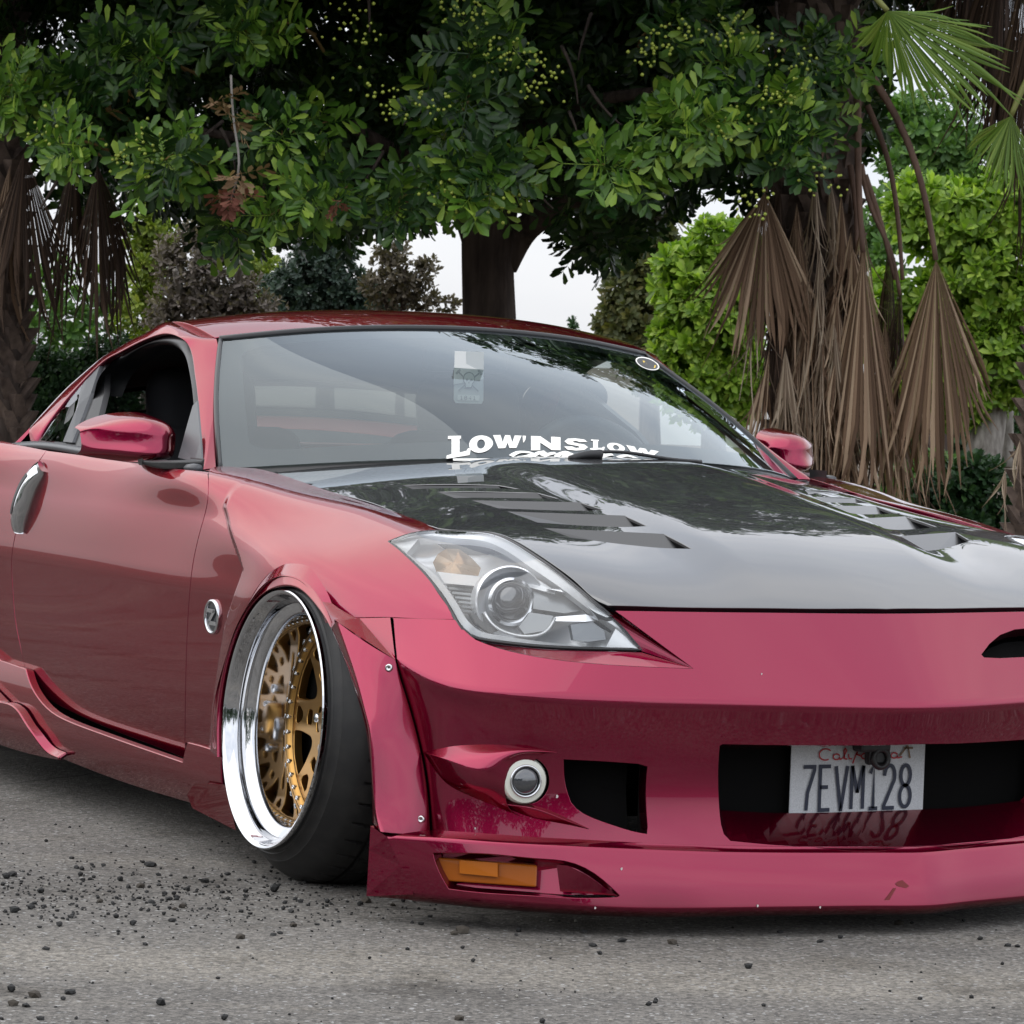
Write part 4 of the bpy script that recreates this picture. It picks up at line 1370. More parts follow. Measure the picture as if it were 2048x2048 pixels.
# ---- chrome door handle and side badge
def side_at(p): return S_SIDE.at(S_SIDE.pick([p]))[0]
for sg in (1, -1):
    fl = np.array([1, sg, 1])
    h = thing_child('door_handle', CAR)
    cl = crv(K('D', 280, 1072, 236, 1158, 198, 1250, 168, 1340, 142, 1430, 130, 1502), 24)
    P = np.array([side_at(tuple(p)) for p in cl])
    T_ = np.gradient(P, axis=0); T_ /= np.linalg.norm(T_, axis=1, keepdims=True)
    W = np.cross(T_, [0, -1, 0]); W /= np.linalg.norm(W, axis=1, keepdims=True)
    s = np.linspace(0, 1, len(P))
    wd = .026 * (1 - .25 * np.abs(2 * s - 1) ** 3)
    ht = .030 * np.clip(np.sin(np.pi * np.clip(s * .96 + .02, 0, 1)), 0, 1) ** .45 + .003
    V = []
    for k in range(len(P)):
        for a, b in ((-1, .0), (-.92, .75), (-.4, 1.0), (.4, 1.0), (.92, .75), (1, 0)):
            V.append(P[k] + W[k] * wd[k] * a + np.array([0, -1, 0]) * ht[k] * b)
    n = len(P)
    F = [(6 * i + j, 6 * i + j + 1, 6 * (i + 1) + j + 1, 6 * (i + 1) + j) for i in range(n - 1) for j in range(5)]
    F += [(0, 1, 2, 3, 4, 5), tuple(6 * (n - 1) + q for q in (5, 4, 3, 2, 1, 0))]
    mesh_obj('grip', np.array(V) * fl, F, M_CHROME, h)
    # dark finger recess beside the grip
    for (a, b) in ((-.9, -1.25),):
        V = [P[k] + W[k] * wd[k] * q + np.array([0, -.004, 0]) for k in range(5, n - 5) for q in (-.55, -1.35)]
        m = n - 10
    V3 = []
    for k in range(4, n - 6):
        V3 += [P[k] + W[k] * wd[k] * .15 + np.array([0, -1, 0]) * (ht[k] * 1.02 + .0006), P[k] + W[k] * wd[k] * .62 + np.array([0, -1, 0]) * (ht[k] * .96 + .0012)]
    m = len(V3) // 2
    mesh_obj('grip_shadow_gap', np.array(V3) * fl, [(2 * i, 2 * i + 1, 2 * i + 3, 2 * i + 2) for i in range(m - 1)], M_BLACK, h)
    # round badge
    bd = thing_child('side_badge', CAR)
    c = side_at(K('E', 1378, 430)[0])
    nb_ = np.array([.06, -1, -.02]); nb_ /= np.linalg.norm(nb_)
    ex = np.array([1, .06, 0]); ex /= np.linalg.norm(ex)
    ez = np.cross(ex, nb_) * -1
    if ez[2] < 0: ez = -ez
    def rvb(prof, n=40, sx=.98, sz=1.12):
        V = [c + nb_ * a + r * (sx * math.cos(t) * ex + sz * math.sin(t) * ez) for t in np.linspace(0, 2 * math.pi, n, endpoint=False) for r, a in prof]
        k = len(prof)
        return np.array(V) * fl, [(i * k + j, i * k + j + 1, ((i + 1) % n) * k + j + 1, ((i + 1) % n) * k + j) for i in range(n) for j in range(k - 1)]
    V, F = rvb([(.033, -.004), (.033, .006), (.030, .009), (.0275, .006), (.0272, .003)])
    mesh_obj('rim', V, F, M_CHROME, bd)
    V, F = rvb([(.0002, .0035), (.0275, .0035)])
    mesh_obj('disc', V, F, mat('badge_black', (.02, .025, .03), .12, 0, 1.0), bd)
    zt = [[(-.022, .013), (.017, .013)], [(.014, .014), (-.014, -.014)], [(-.017, -.013), (.022, -.013)]]
    V, F = stroke_geo(zt, .0085, lambda x, y: c + nb_ * .007 + ex * x + ez * y)
    mesh_obj('emblem_letter', V * fl, F, M_ALU, bd, smooth=False)

# ---- wide arch flare over the front wheel
_fo = FLARE_UV
fo3 = np.array([side_at(p) for p in _fo])
_fi = [wl(a, .2618) for a in (203, 180, 158, 138, 122, 108, 98)]
fi3 = [np.array([x, -.930 + .0735 * (z - .325), z]) for x, y, z in _fi]
fi3 += [onY(*p, y) for p, y in zip(K('C', 470, 203, 540, 218, 600, 268, 650, 330, 690, 385, 718, 432), [-.911, -.911, -.914, -.921, -.931, -.941])]
fi3 = np.array(fi3)
fm3 = (fo3 + fi3) / 2 + np.array([0, -.006, .0]) + (fo3 - WHC) / np.linalg.norm(fo3 - WHC, axis=1, keepdims=True) * .004
fb3 = fi3 + np.array([0, .10, 0]) + (fi3 - WHC) * np.array([.06, 0, .06])
_rad = (fo3 - WHC) * [1, 0, 1]; _rad /= np.linalg.norm(_rad, axis=1, keepdims=True)
S_FLARE = rows_surf([fo3 + _rad * .009 + np.array([0, .007, 0]), fo3 + (fi3 - fo3) * .08 + np.array([0, -.0022, 0]), fm3, fi3, fb3], svals=np.linspace(0, 1, 13), tk=[0, .06, .5, 1, 1.8], creases=(3,), delta=.05, na=150, nb=40)
# front corner piece of the flare
ci = np.array([onY(*p, -.945) for p in K('C', 720, 436, 790, 600, 860, 800, 910, 980, 940, 1200, 948, 1500)])
ce = np.array([onY(*p, -.957) for p in K('C', 752, 392, 852, 680, 912, 900, 942, 1060, 962, 1400, 1000, 1556)])
cj_uv = K('C', 1088, 606, 1116, 712, 1146, 805, 1214, 1050, 1264, 1330, 1280, 1562)
cj = S_BUMP.at(S_BUMP.pick(cj_uv)) + np.array([.004, -.006, 0])
cmid = (ce + cj) / 2 + np.array([.006, -.008, 0])
cb = ci + np.array([-.01, .10, 0])
S_CORN = rows_surf([cb, ci, ce, cmid, cj, cj + np.array([-.02, .012, 0])], svals=np.linspace(0, 1, 6), tk=[0, .5, .62, .85, 1.1, 1.2], creases=(1, 2, 4), delta=.012, na=90, nb=50)
for mir in (False, True):
    fl = np.array([1, -1 if mir else 1, 1])
    grid_obj('arch_flare', S_FLARE, 140, 40, M_PAINT, CAR, mir, (.1, -1, .3))
    crn = grid_obj('arch_corner', S_CORN, 90, 50, M_PAINT, CAR, mir, (.6, -.8, 0))
    # facet between the seam and the corner piece
    A_ = side_at(K('C', 746, 378)[0]) + np.array([.0, -.004, 0]); B_ = S_BUMP.at(S_BUMP.pick(K('C', 1060, 373)))[0] + np.array([0, -.004, 0])
    V = np.array([A_, B_, cj[0], ce[0], (A_ + B_) / 2 + [.004, -.006, 0]])
    mesh_obj('arch_facet', V * fl, [(0, 3, 4), (3, 2, 4), (2, 1, 4), (1, 0, 4)], M_PAINT, CAR, smooth=False)
    lo = np.concatenate([cj[-1:], ce[-1:], ci[-1:]])
    mesh_obj('arch_corner_foot', np.concatenate([lo, lo + [-.03, .05, -.0]]) * fl, [(0, 1, 4, 3), (1, 2, 5, 4)], M_PAINT, CAR, smooth=False)
    for u, v in K('C', 1045, 650, 1222, 1486):
        p = np.array(S_CORN.at(S_CORN.pick([(u, v)]))[0])
        nn = np.array([.70, -.70, .05]); nn /= np.linalg.norm(nn)
        e1 = np.cross([0, 0, 1], nn); e1 /= np.linalg.norm(e1); e2 = np.cross(nn, e1)
        prof = [(.0015, .003), (.003, .003), (.0035, .0055), (.0068, .005), (.0074, .001), (.0074, -.003)]
        k = len(prof)
        V = np.array([p + nn * a + r * (math.cos(t) * e1 + math.sin(t) * e2) for t in np.linspace(0, 2 * math.pi, 16, endpoint=False) for r, a in prof])
        mesh_obj('arch_bolt', V * fl, [(i * k + j, i * k + j + 1, ((i + 1) % 16) * k + j + 1, ((i + 1) % 16) * k + j) for i in range(16) for j in range(k - 1)], M_BOLT, crn)
    # wheel well
    V, F = lathe_geo([(.345, .0), (.345, .34)], 40)
    V = V + np.array([0.02, -.79, .33])
    keep = [f for f in F if np.mean(V[list(f), 2]) > .12]
    mesh_obj('wheel_well', V * fl, keep + [], M_VOID, CAR)
    V2 = np.array([(-.40, -.46, .05), (.44, -.46, .05), (.44, -.46, .70), (-.40, -.46, .70)])
    mesh_obj('wheel_well_back', V2 * fl, [(0, 1, 2, 3)], M_VOID, CAR, smooth=False)

# ---- side skirt
S_SKIRT = Surf(lambda x, z: np.stack([x, -(.905 - .020 * np.clip((.175 - z) / .07, 0, 1.4) ** 2 - .012 * np.clip((z - .20) / .1, 0, 1.5) ** 2), z], -1), (-2.4, -.2), (.06, .36), 60, 30)
_sk = pk(S_SKIRT, K('E', 0, 714, 80, 742, 163, 770), 4) + pk(S_SKIRT, K('E', 163, 770, 185, 850, 245, 960, 330, 1048, 430, 1104, 600, 1170, 800, 1242, 1000, 1312, 1174, 1372), 30)[1:]
_sk += pk(S_SKIRT, K('E', 1176, 1368, 1190, 1300, 1206, 1244), 3) + pk(S_SKIRT, K('E', 1206, 1244, 1310, 1272, 1425, 1313), 6)[1:]
_sk += [(-.295, .20), (-.285, .13), (-.30, .10)] + pk(S_SKIRT, K('E', 1225, 1626, 1000, 1560, 700, 1460, 400, 1342), 10) + [(-1.5, .125), (-2.2, .13), (-2.3, .33), (-1.75, .335)]
S_RFLAP = Surf(lambda x, z: np.stack([x, -(.932 - .02 * np.clip((.17 - z) / .06, 0, 1.4) ** 2 - .03 * np.clip((z - .20) / .12, 0, 1.4) ** 2), z], -1), (-2.5, -.6), (.05, .42), 60, 30)
_rf = pk(S_RFLAP, K('E', 0, 985, 60, 1000, 100, 1030, 150, 1105, 200, 1180, 260, 1265, 310, 1315, 378, 1346), 20) + pk(S_RFLAP, K('E', 378, 1350, 200, 1315, 0, 1255), 4) + [(-2.2, .12), (-2.25, .30), (-1.9, .31)]
for mir in (False, True):
    sheet('side_skirt', S_SKIRT, _sk, M_PAINT, CAR, mirror=mir, h=.012, thick=.020, lip=.003)
    sheet('rear_arch_flap', S_RFLAP, _rf, M_PAINT, CAR, mirror=mir, h=.012, thick=.022, lip=.004)
    P = np.array([onY(*p, y) for p, y in zip(K('E', 1262, 1528, 1450, 1538, 1500, 1770, 1240, 1642, 1222, 1590), [-.918, -.912, -.905, -.908, -.914])])
    n = 5
    V = np.concatenate([P, P + [0, .06, 0.004]])
    F = [tuple(range(n)), tuple(range(2 * n - 1, n - 1, -1))] + [(i, (i + 1) % n, n + (i + 1) % n, n + i) for i in range(n)]
    if mir: V, F, _ = mirror_geo(V, F)
    bevel_obj(mesh_obj('skirt_flap', V, F, M_PAINT, CAR, smooth=True), .012, 4)

# ---- windscreen wiper, sticker, lettering on the glass
def wind_pt(u, v, off=.004):
    ab = S_WIND.pick([(u, v)])
    q = ray(u, v)
    return S_WIND.at(ab)[0] - q / np.linalg.norm(q) * off * 2.2
wp = thing_child('wiper', CAR)
P = np.array([wind_pt(u, v, .02) for u, v in crv(K('G', 530, 840, 640, 838, 760, 850, 900, 873, 1110, 892), 20)])
V, F = tube_geo(P, .0042, 6)
mesh_obj('blade', V, F, M_BLACK, wp)
P = np.array([wind_pt(u, v, .026) for u, v in crv(K('G', 385, 874, 450, 858, 555, 852), 12)])
V, F = tube_geo(P, np.linspace(.006, .012, len(P)), 6)
mesh_obj('arm', V, F, M_BLACK, wp)
# ================================================================== wheels (parts of the car; rim, face, tyre, bolts are their sub-parts)
def plane_surf(R, y):
    return Surf(lambda a, b: np.stack([a, np.full_like(np.asarray(a, float), y), b], -1), (-R, R), (-R, R), 8, 8, La=1.0, Lb=1.0)
def wheel(name='wheel'):
    w = thing_child(name, CAR)
    # polished outer lip, step ring and barrel
    prof = [(.252, .040), (.2575, .012), (.2596, .006), (.2594, .000), (.2570, -.0025), (.2520, -.001), (.2480, .004), (.2462, .010), (.2400, .0165), (.2372, .021), (.2362, .026), (.2360, .034),
            (.2345, .037), (.2170, .044), (.2135, .046), (.2118, .050), (.2105, .058), (.2085, .128), (.207, .134)]
    V, F = lathe_geo(prof, 144)
    shade_angle(mesh_obj('rim_lip', V, F, M_CHROME, w), 38)
    # gold centre: disc with cut-outs, dished
    PS = plane_surf(.22, .128)
    def polar(r, a): return (r * math.cos(a), r * math.sin(a))
    def rounded(pts, n=4, k=.28):
        out = []
        m = len(pts)
        for i in range(m):
            p0, p, p1 = np.array(pts[i - 1]), np.array(pts[i]), np.array(pts[(i + 1) % m])
            a, b = p + (p0 - p) * k, p + (p1 - p) * k
            for t in np.linspace(0, 1, n):
                out.append(tuple((1 - t) ** 2 * a + 2 * t * (1 - t) * p + t * t * b))
        return out
    holes = []
    N_ = 7
    for i in range(N_):
        a = 2 * math.pi * i / N_
        d = 2 * math.pi / N_
        # big window between the forked spokes, small ones in and above the fork
        holes.append(rounded([polar(.190, a - .31 * d), polar(.193, a), polar(.190, a + .31 * d), polar(.150, a + .27 * d), polar(.112, a + .13 * d), polar(.106, a), polar(.112, a - .13 * d), polar(.150, a - .27 * d)], 5, .3))
        b = a + d / 2
        holes.append(rounded([polar(.184, b + .10 * d), polar(.170, b + .13 * d), polar(.150, b + .05 * d), polar(.150, b - .05 * d), polar(.170, b - .13 * d), polar(.184, b - .10 * d)]))
        holes.append(rounded([polar(.130, b - .15 * d), polar(.134, b), polar(.130, b + .15 * d), polar(.108, b + .17 * d), polar(.108, b - .17 * d)]))
    for i in range(5):
        a = 2 * math.pi * (i + .5) / 5
        holes.append(rounded([polar(.088, a - .36), polar(.092, a), polar(.088, a + .36), polar(.048, a + .30), polar(.048, a - .30)]))
    out = [polar(.2075, t) for t in np.linspace(0, 2 * math.pi, 90, endpoint=False)]
    Surf_in = Surf.inside
    PS.inside = np.array([0, .5, 0])
    V, F, N = sheet_geo(PS, out, holes, h=.012, thick=.016, lip=.002, hole_thick=.018)
    # cone the face a little: hub sits further in
    r_ = np.hypot(V[:, 0], V[:, 2])
    V[:, 1] += .012 * (1 - np.clip(r_ / .19, 0, 1)) 
    mesh_obj('gold_face', V, F, M_GOLD, w, normals=N)
    V, F = lathe_geo([(.2072, .120), (.203, .118), (.196, .122), (.193, .127)], 90)
    mesh_obj('face_ring', V, F, M_GOLD, w)
    V, F = lathe_geo([(.0005, .112), (.026, .112), (.030, .116), (.031, .135)], 40)
    mesh_obj('centre_cap', V, F, M_GOLD, w)
    bolt0 = None
    def boltgeo():
        return lathe_geo([(.0003, .0), (.0022, .0), (.0026, -.002), (.0042, -.0022), (.0046, .0), (.0046, .006)], 10)
    BV, BF = boltgeo()
    me = None
    for i in range(40):
        a = 2 * math.pi * (i + .25) / 40
        if me is None:
            o = mesh_obj('rim_bolt', BV, BF, M_BOLT, w); me = o.data
        else:
            o = bpy.data.objects.new('rim_bolt', me); link(o, w)
        o.location = (.1985 * math.cos(a), .1185, .1985 * math.sin(a))
    me = None
    for i in range(5):
        a = 2 * math.pi * i / 5 + math.radians(176)
        V, F = lathe_geo([(.0005, -.010), (.008, -.010), (.0098, -.007), (.0105, 0), (.0105, .02)], 12)
        if me is None:
            o = mesh_obj('lug_nut', V, F, M_ALU, w); me = o.data
        else:
            o = bpy.data.objects.new('lug_nut', me); link(o, w)
        o.location = (.0575 * math.cos(a), .128, .0575 * math.sin(a))
    V, F = lathe_geo([(.02, .165), (.165, .165), (.165, .19), (.02, .19)], 60)
    mesh_obj('brake_disc', V, F, mat('brake_iron', (.05, .05, .055), .4, .8) if 'brake_iron' not in bpy.data.materials else bpy.data.materials['brake_iron'], w)
    V, F = lathe_geo([(.0005, .20), (.212, .20)], 40)
    mesh_obj('wheel_back', V, F, M_VOID, w)
    # tyre: stretched sidewall, ribbed tread
    na = 528
    side_p = [(.2500, .016), (.2575, .0135), (.2620, .0145), (.2650, .0175), (.2672, .0170), (.2700, .021), (.2790, .030), (.2815, .0305), (.2850, .035), (.2960, .047), (.3060, .060), (.3125, .071)]
    tread_y = [.079, .090, .104, .118, .1195, .1265, .128, .142, .156, .170, .1715, .179, .1805, .20, .22, .2215, .229, .2305, .25, .27, .285]
    grooves = [(.1195, .1265), (.1715, .179), (.2215, .229)]
    V, F = [], []
    for i in range(na):
        a = 2 * math.pi * i / na
        ca, sa = math.cos(a), math.sin(a)
        for r, y in side_p:
            V.append((r * ca, y, r * sa))
        for k, y in enumerate(tread_y):
            r = .3175 + .0045 * math.sin(math.pi * min(1, (y - .06) / .20)) - (.004 if k == 0 else 0)
            cut = any(g0 - 1e-5 <= y <= g1 + 1e-5 for g0, g1 in grooves)
            ph = (i + int((y - .1) * 90 if y < .18 else (.26 - y) * 90)) % 12
            if ph < 1 and not cut and k > 0: cut = True
            V.append(((r - (.007 if cut else 0)) * ca, y, (r - (.007 if cut else 0)) * sa))
        V.append((.29 * ca, .31, .29 * sa)); V.append((.22 * ca, .31, .22 * sa))
    k = len(side_p) + len(tread_y) + 2
    for i in range(na):
        j = (i + 1) % na
        for p in range(k - 1):
            F.append((i * k + p, i * k + p + 1, j * k + p + 1, j * k + p))
    t = mesh_obj('tyre', V, F, M_TYRE, w)
    shade_angle(t, 40)
    return w
W0 = wheel()
def place_wheel(w, x, y, z, flip, camber=4.2, steer=-.041):
    R = Matrix.Rotation(steer, 4, 'Z') @ Matrix.Rotation(-math.radians(camber), 4, 'X')
    if flip:
        R = Matrix.Rotation(math.pi, 4, 'Z') @ (Matrix.Rotation(-steer if False else 0, 4, 'Z') @ Matrix.Rotation(-math.radians(camber), 4, 'X'))
    w.matrix_local = Matrix.Translation((x, y, z)) @ R
def copy_tree(o, parent=None):
    c = o.copy(); link(c, parent)
    for ch in list(o.children):
        copy_tree(ch, c)
    return c
for (x, y, f) in ((0, .927, True), (-2.65, -.955, False), (-2.65, .955, True)):
    place_wheel(copy_tree(W0, CAR), x, y, .325, f, 4.2, 0)
place_wheel(W0, 0, -.927, .3253, False)

# ================================================================== cabin
def rbox(name, c, s, m, bev=.03, rot=None, parent=CAR, seg=3):
    V, F = box_geo((0, 0, 0), s)
    o = mesh_obj(name, V, F, m, parent, smooth=True)
    bevel_obj(o, bev, seg)
    o.location = c
    if rot: o.rotation_euler = rot
    return o
for sg in (1, -1):
    st = thing_child('seat', CAR)
    st.location = (-1.42, .37 * sg, .0)
    rbox('seat_base', (.14, 0, .36), (.50, .50, .16), M_SEAT, .06, (0, -.12, 0), st)
    rbox('backrest', (-.16, 0, .60), (.16, .50, .56), M_SEAT, .07, (0, -.32, 0), st)
    rbox('side_bolster', (-.09, .22, .58), (.17, .10, .46), M_SEAT, .045, (0, -.32, 0), st)
    rbox('side_bolster', (-.09, -.22, .58), (.17, .10, .46), M_SEAT, .045, (0, -.32, 0), st)
    rbox('headrest', (-.265, 0, .905), (.12, .28, .21), M_SEAT, .055, (0, -.22, 0), st)
# dashboard
noise_col(M_TYRE, (.008, .008, .0085), (.020, .019, .018), 26, 5, .42, .72)
dprof = [(-.50, .80), (-.62, .825), (-.78, .815), (-.90, .785), (-.95, .72), (-.90, .60), (-.85, .45)]
V, F = [], []
ny = 24
for i in range(ny + 1):
    y = -.70 + 1.40 * i / ny
    hump = .035 * math.exp(-((y - .37) / .2) ** 2)
    for k, (x, z) in enumerate(dprof):
        V.append((x - .02 * math.cos(y * 2), y, z - .02 + (hump if 1 < k < 5 else 0) - .03 * (abs(y) / .7) ** 3))
k = len(dprof)
F = [(i * k + j, i * k + j + 1, (i + 1) * k + j + 1, (i + 1) * k + j) for i in range(ny) for j in range(k - 1)]
mesh_obj('dashboard', V, F, M_DASH, CAR)
sw = thing_child('steering_wheel', CAR)
a = np.linspace(0, 2 * math.pi, 49)
e1 = np.array([0, 1, 0]); e2 = np.array([-.38, 0, .92])
sc_ = np.array([-1.02, .37, .745])
V, F = tube_geo([sc_ + .185 * (math.cos(t) * e1 + math.sin(t) * e2) for t in a], .015, 10, cap=False)
mesh_obj('wheel_rim', V, F, M_DASH, sw)
for t in (.2, math.pi - .2, -math.pi / 2):
    V, F = tube_geo([sc_, sc_ + .18 * (math.cos(t) * e1 + math.sin(t) * e2)], .018, 8)
    mesh_obj('spoke', V, F, M_DASH, sw)
rbox('hub', tuple(sc_), (.05, .13, .11), M_DASH, .02, (0, -.4, 0), sw)
# rear deck and luggage brace seen through the glass
rbox('rear_deck', (-2.35, 0, .70), (1.0, 1.2, .06), M_DASH, .02)
rbox('strut_brace', (-1.98, 0, .80), (.07, 1.22, .05), mat('brace_red', (.45, .10, .09), .35), .012)
rbox('cabin_floor', (-1.4, 0, .20), (2.2, 1.45, .05), M_VOID, .01)
rbox('rear_view_mirror', tuple(S_WIND.at([(.5, .80)])[0] + np.array([-.10, 0, -.025])), (.03, .24, .062), M_BLACK, .02, (0, .1, .15))
V, F = tube_geo([S_WIND.at([(.5, .90)])[0] + np.array([-.01, 0, -.01]), S_WIND.at([(.5, .82)])[0] + np.array([-.09, 0, -.02])], .012, 8)
mesh_obj('mirror_stem', V, F, M_BLACK, CAR)
# ================================================================== lettering, tag and sticker on the windscreen
def wtan(u, v):
    """local frame on the screen at a photo pixel: point, right and up unit steps along the glass (metres)"""
    ab = np.array(S_WIND.pick([(u, v)])[0])
    p = S_WIND.at([ab])[0]
    return ab, p
def wmap(uv, off):
    ab = S_WIND.pick([uv])
    p = S_WIND.at(ab)[0]; n = S_WIND.normal(ab)[0]
    q = ray(*uv)
    return p - q / np.linalg.norm(q) * off * 2.2
# heavy poster letters drawn as polygons in a 0..1 box (x right, y up)
BLK = {
    'L': [[(-.06, 0), (-.06, .14), (.14, .18), (.14, .86), (.0, .86), (.0, 1), (.52, 1), (.52, .86), (.46, .86), (.46, .20), (.74, .24), (.80, .36), (.92, .36), (.86, 0)]],
    'O': [[(.5 + .5 * math.cos(t), .5 + .5 * math.sin(t)) for t in np.linspace(0, 2 * math.pi, 22)] + [(.5 + .17 * math.cos(t), .5 + .27 * math.sin(t)) for t in np.linspace(2 * math.pi, 0, 22)]],
    'W': [[(0, 1), (.26, 1), (.34, .45), (.42, 1), (.60, 1), (.68, .45), (.76, 1), (1, 1), (.82, 0), (.58, 0), (.51, .42), (.43, 0), (.19, 0)]],
    "'": [[(.2, 1), (.8, 1), (.7, .72), (.3, .5)]],
    'N': [[(0, 0), (0, 1), (.32, 1), (.68, .48), (.68, 1), (1, 1), (1, 0), (.70, 0), (.31, .55), (.31, 0)]],
    'S': [[(.98, .76), (.64, .72), (.50, .80), (.36, .74), (.42, .64), (.86, .52), (1.0, .30), (.84, .06), (.50, 0), (.14, .06), (0, .30), (.34, .33), (.50, .20), (.66, .27), (.60, .37), (.16, .49), (.02, .70), (.16, .94), (.5, 1), (.84, .95)]],
}
def poly_tris(poly):
    vs = [Vector((x, y, 0)) for x, y in poly]
    return geometry.tessellate_polygon([vs])
def letters(word, top, bot, xs, m, parent, off=.0011):
    """xs: list of (letter, u0, u1); top / bot: photo lines the letters stand between"""
    for ch, u0, u1, hk in xs:
        for poly in BLK[ch]:
            V = []
            for x, y in poly:
                u = u0 + (u1 - u0) * x
                vt, vb = np.interp(u, *zip(*top)), np.interp(u, *zip(*bot))
                yy = y if hk == 1 else hk + y * (1 - hk)
                v = vb + (vt - vb) * (y if hk == 1 else 1 - (1 - y) * hk)
                V.append(wmap((u, v), off))
            tr = poly_tris(poly)
            o = mesh_obj('screen_letter', V, [t for t in tr], m, parent, smooth=False)
banner = thing_child('windscreen_banner', CAR)
topL = [(890, 872), (1000, 870), (1100, 873), (1200, 880), (1330, 905)]
botL = [(890, 918), (940, 910), (1000, 902), (1100, 900), (1200, 902), (1330, 916)]
letters('LOW', topL, botL, [('L', 896, 946, 1), ('O', 938, 986, .95), ('W', 986, 1043, .82), ("'", 1043, 1054, 1), ('N', 1062, 1121, 1)], M_WHITE, banner)
letters('SLOW', topL, botL, [('S', 1128, 1176, 1), ('L', 1182, 1212, .9), ('O', 1214, 1250, .9), ('W', 1252, 1318, .9)], M_WHITE, banner)
scr = [[(1022, 912), (1034, 905), (1052, 904), (1066, 907), (1052, 913), (1034, 915), (1060, 914), (1082, 904), (1092, 904), (1084, 912), (1098, 908), (1112, 906)], [(1112, 914), (1124, 906), (1136, 905), (1128, 914), (1146, 907)],
       [(1180, 914), (1192, 908), (1206, 908), (1198, 915), (1214, 910), (1226, 909)], [(1236, 915), (1250, 911), (1266, 914), (1276, 918)], [(906, 919), (960, 919), (1010, 919)], [(1016, 920), (1070, 919), (1120, 919)]]
for P in scr:
    Pc = crv(P, 24)
    T3 = np.array([wmap(tuple(p), .0013) for p in Pc])
    tg = np.gradient(T3, axis=0); tg /= np.linalg.norm(tg, axis=1, keepdims=True)
    sd = np.cross(tg, [.36, 0, .93])
    w_ = .006
    V = np.concatenate([T3 + sd * w_, T3 - sd * w_]); k = len(T3)
    mesh_obj('script_stroke', V, [(i, i + 1, k + i + 1, k + i) for i in range(k - 1)], M_WHITE, banner, smooth=False)

# parking tag hanging from the mirror stem: pale card with a skull over crossed tools
htag = thing('hanging_tag', 'pale skull and crossed tools card with a number hanging behind the windscreen', 'tag', (0, 0, 0))
c0 = wmap((938, 745), -.012)
htag.location = c0
q = (c0 - CAM) @ _d
ppm = FPX / q                                     # photo pixels per metre at that depth
ex = np.array([.30, .954, 0]); ez = np.array([.02, 0, 1.0])
kx = ppm * np.dot(ex, _r)
def tg_(u, v, off=0.0):
    return ex * (u - 938) / kx + ez * (-(v - 745) / ppm) + np.array([.954, -.30, 0]) * off
M_CARD = mat('tag_card', (.62, .66, .66), .5); M_CARDW = mat('tag_white', (.88, .90, .88), .5); M_CARDG = mat('tag_grey', (.30, .34, .36), .5)
def flat(nm, uv, off, m):
    V = [tg_(u, v, off) for u, v in uv]
    mesh_obj(nm, V, [t for t in poly_tris([(u, -v) for u, v in uv])], m, htag, smooth=False)
A_ = [(908, 703), (966, 703), (969, 800), (966, 807), (914, 807), (910, 800)]
V = np.array([tg_(u, v, 0) for u, v in A_] + [tg_(u, v, -.002) for u, v in A_]); n = len(A_)
mesh_obj('card', V, [tuple(range(n)), tuple(range(2 * n - 1, n - 1, -1))] + [(i, (i + 1) % n, n + (i + 1) % n, n + i) for i in range(n)], M_CARD, htag, smooth=False)
flat('white_panel', [(908, 703), (930, 703), (932, 728), (966, 744), (966, 758), (908, 770)], .001, M_CARDW)
flat('number_panel', [(917, 790), (961, 790), (961, 801), (917, 801)], .001, M_CARDW)
sk = [(938 + 12 * math.cos(t), 756 + 12 * math.sin(t)) for t in np.linspace(math.pi, 2 * math.pi, 12)] + [(950, 762), (946, 768), (945, 776), (931, 776), (930, 768), (926, 762)]
flat('skull', sk, .0022, M_CARDG)
sk2 = [(938 + 10 * math.cos(t), 756 + 10 * math.sin(t)) for t in np.linspace(math.pi, 2 * math.pi, 12)] + [(948, 761), (944, 767), (943, 774), (933, 774), (932, 767), (928, 761)]
flat('skull_face', sk2, .0030, M_CARDW)
for cx in (934, 942.5):
    flat('eye_socket', [(cx + 2.6 * math.cos(t), 760 + 2.6 * math.sin(t)) for t in np.linspace(0, 2 * math.pi, 9)[:-1]], .0036, M_CARDG)
flat('nose', [(938.2, 763), (939.6, 766.5), (936.8, 766.5)], .0036, M_CARDG)
for a, b in (((916, 744), (958, 782)), ((960, 744), (918, 782))):
    dx, dy = b[0] - a[0], b[1] - a[1]; l = math.hypot(dx, dy); nx, ny = -dy / l * 1.4, dx / l * 1.4
    flat('tool_handle', [(a[0] + nx, a[1] + ny), (b[0] + nx, b[1] + ny), (b[0] - nx, b[1] - ny), (a[0] - nx, a[1] - ny)], .0016, M_CARDG)
    hx, hy = -dy / l * 6, dx / l * 6; ux, uy = dx / l * 2.2, dy / l * 2.2
    flat('tool_head', [(a[0] + hx - ux, a[1] + hy - uy), (a[0] + hx + ux, a[1] + hy + uy), (a[0] - hx + ux, a[1] - hy + uy), (a[0] - hx - ux, a[1] - hy - uy)], .0018, M_CARDG)
GLY['4'] = [[(.75, 0), (.75, 2), (.0, .6), (1, .6)]]
V, F = stroke_geo([[(922 + i * 8.6 + p[0] * 5.4, p[1] * 3.6) for p in s_] for i, ch in enumerate('1841') for s_ in GLY[ch]], 1.2, lambda x, y: tg_(x, 799.2 - y, .002))
mesh_obj('number', V, F, M_CARDG, htag, smooth=False)
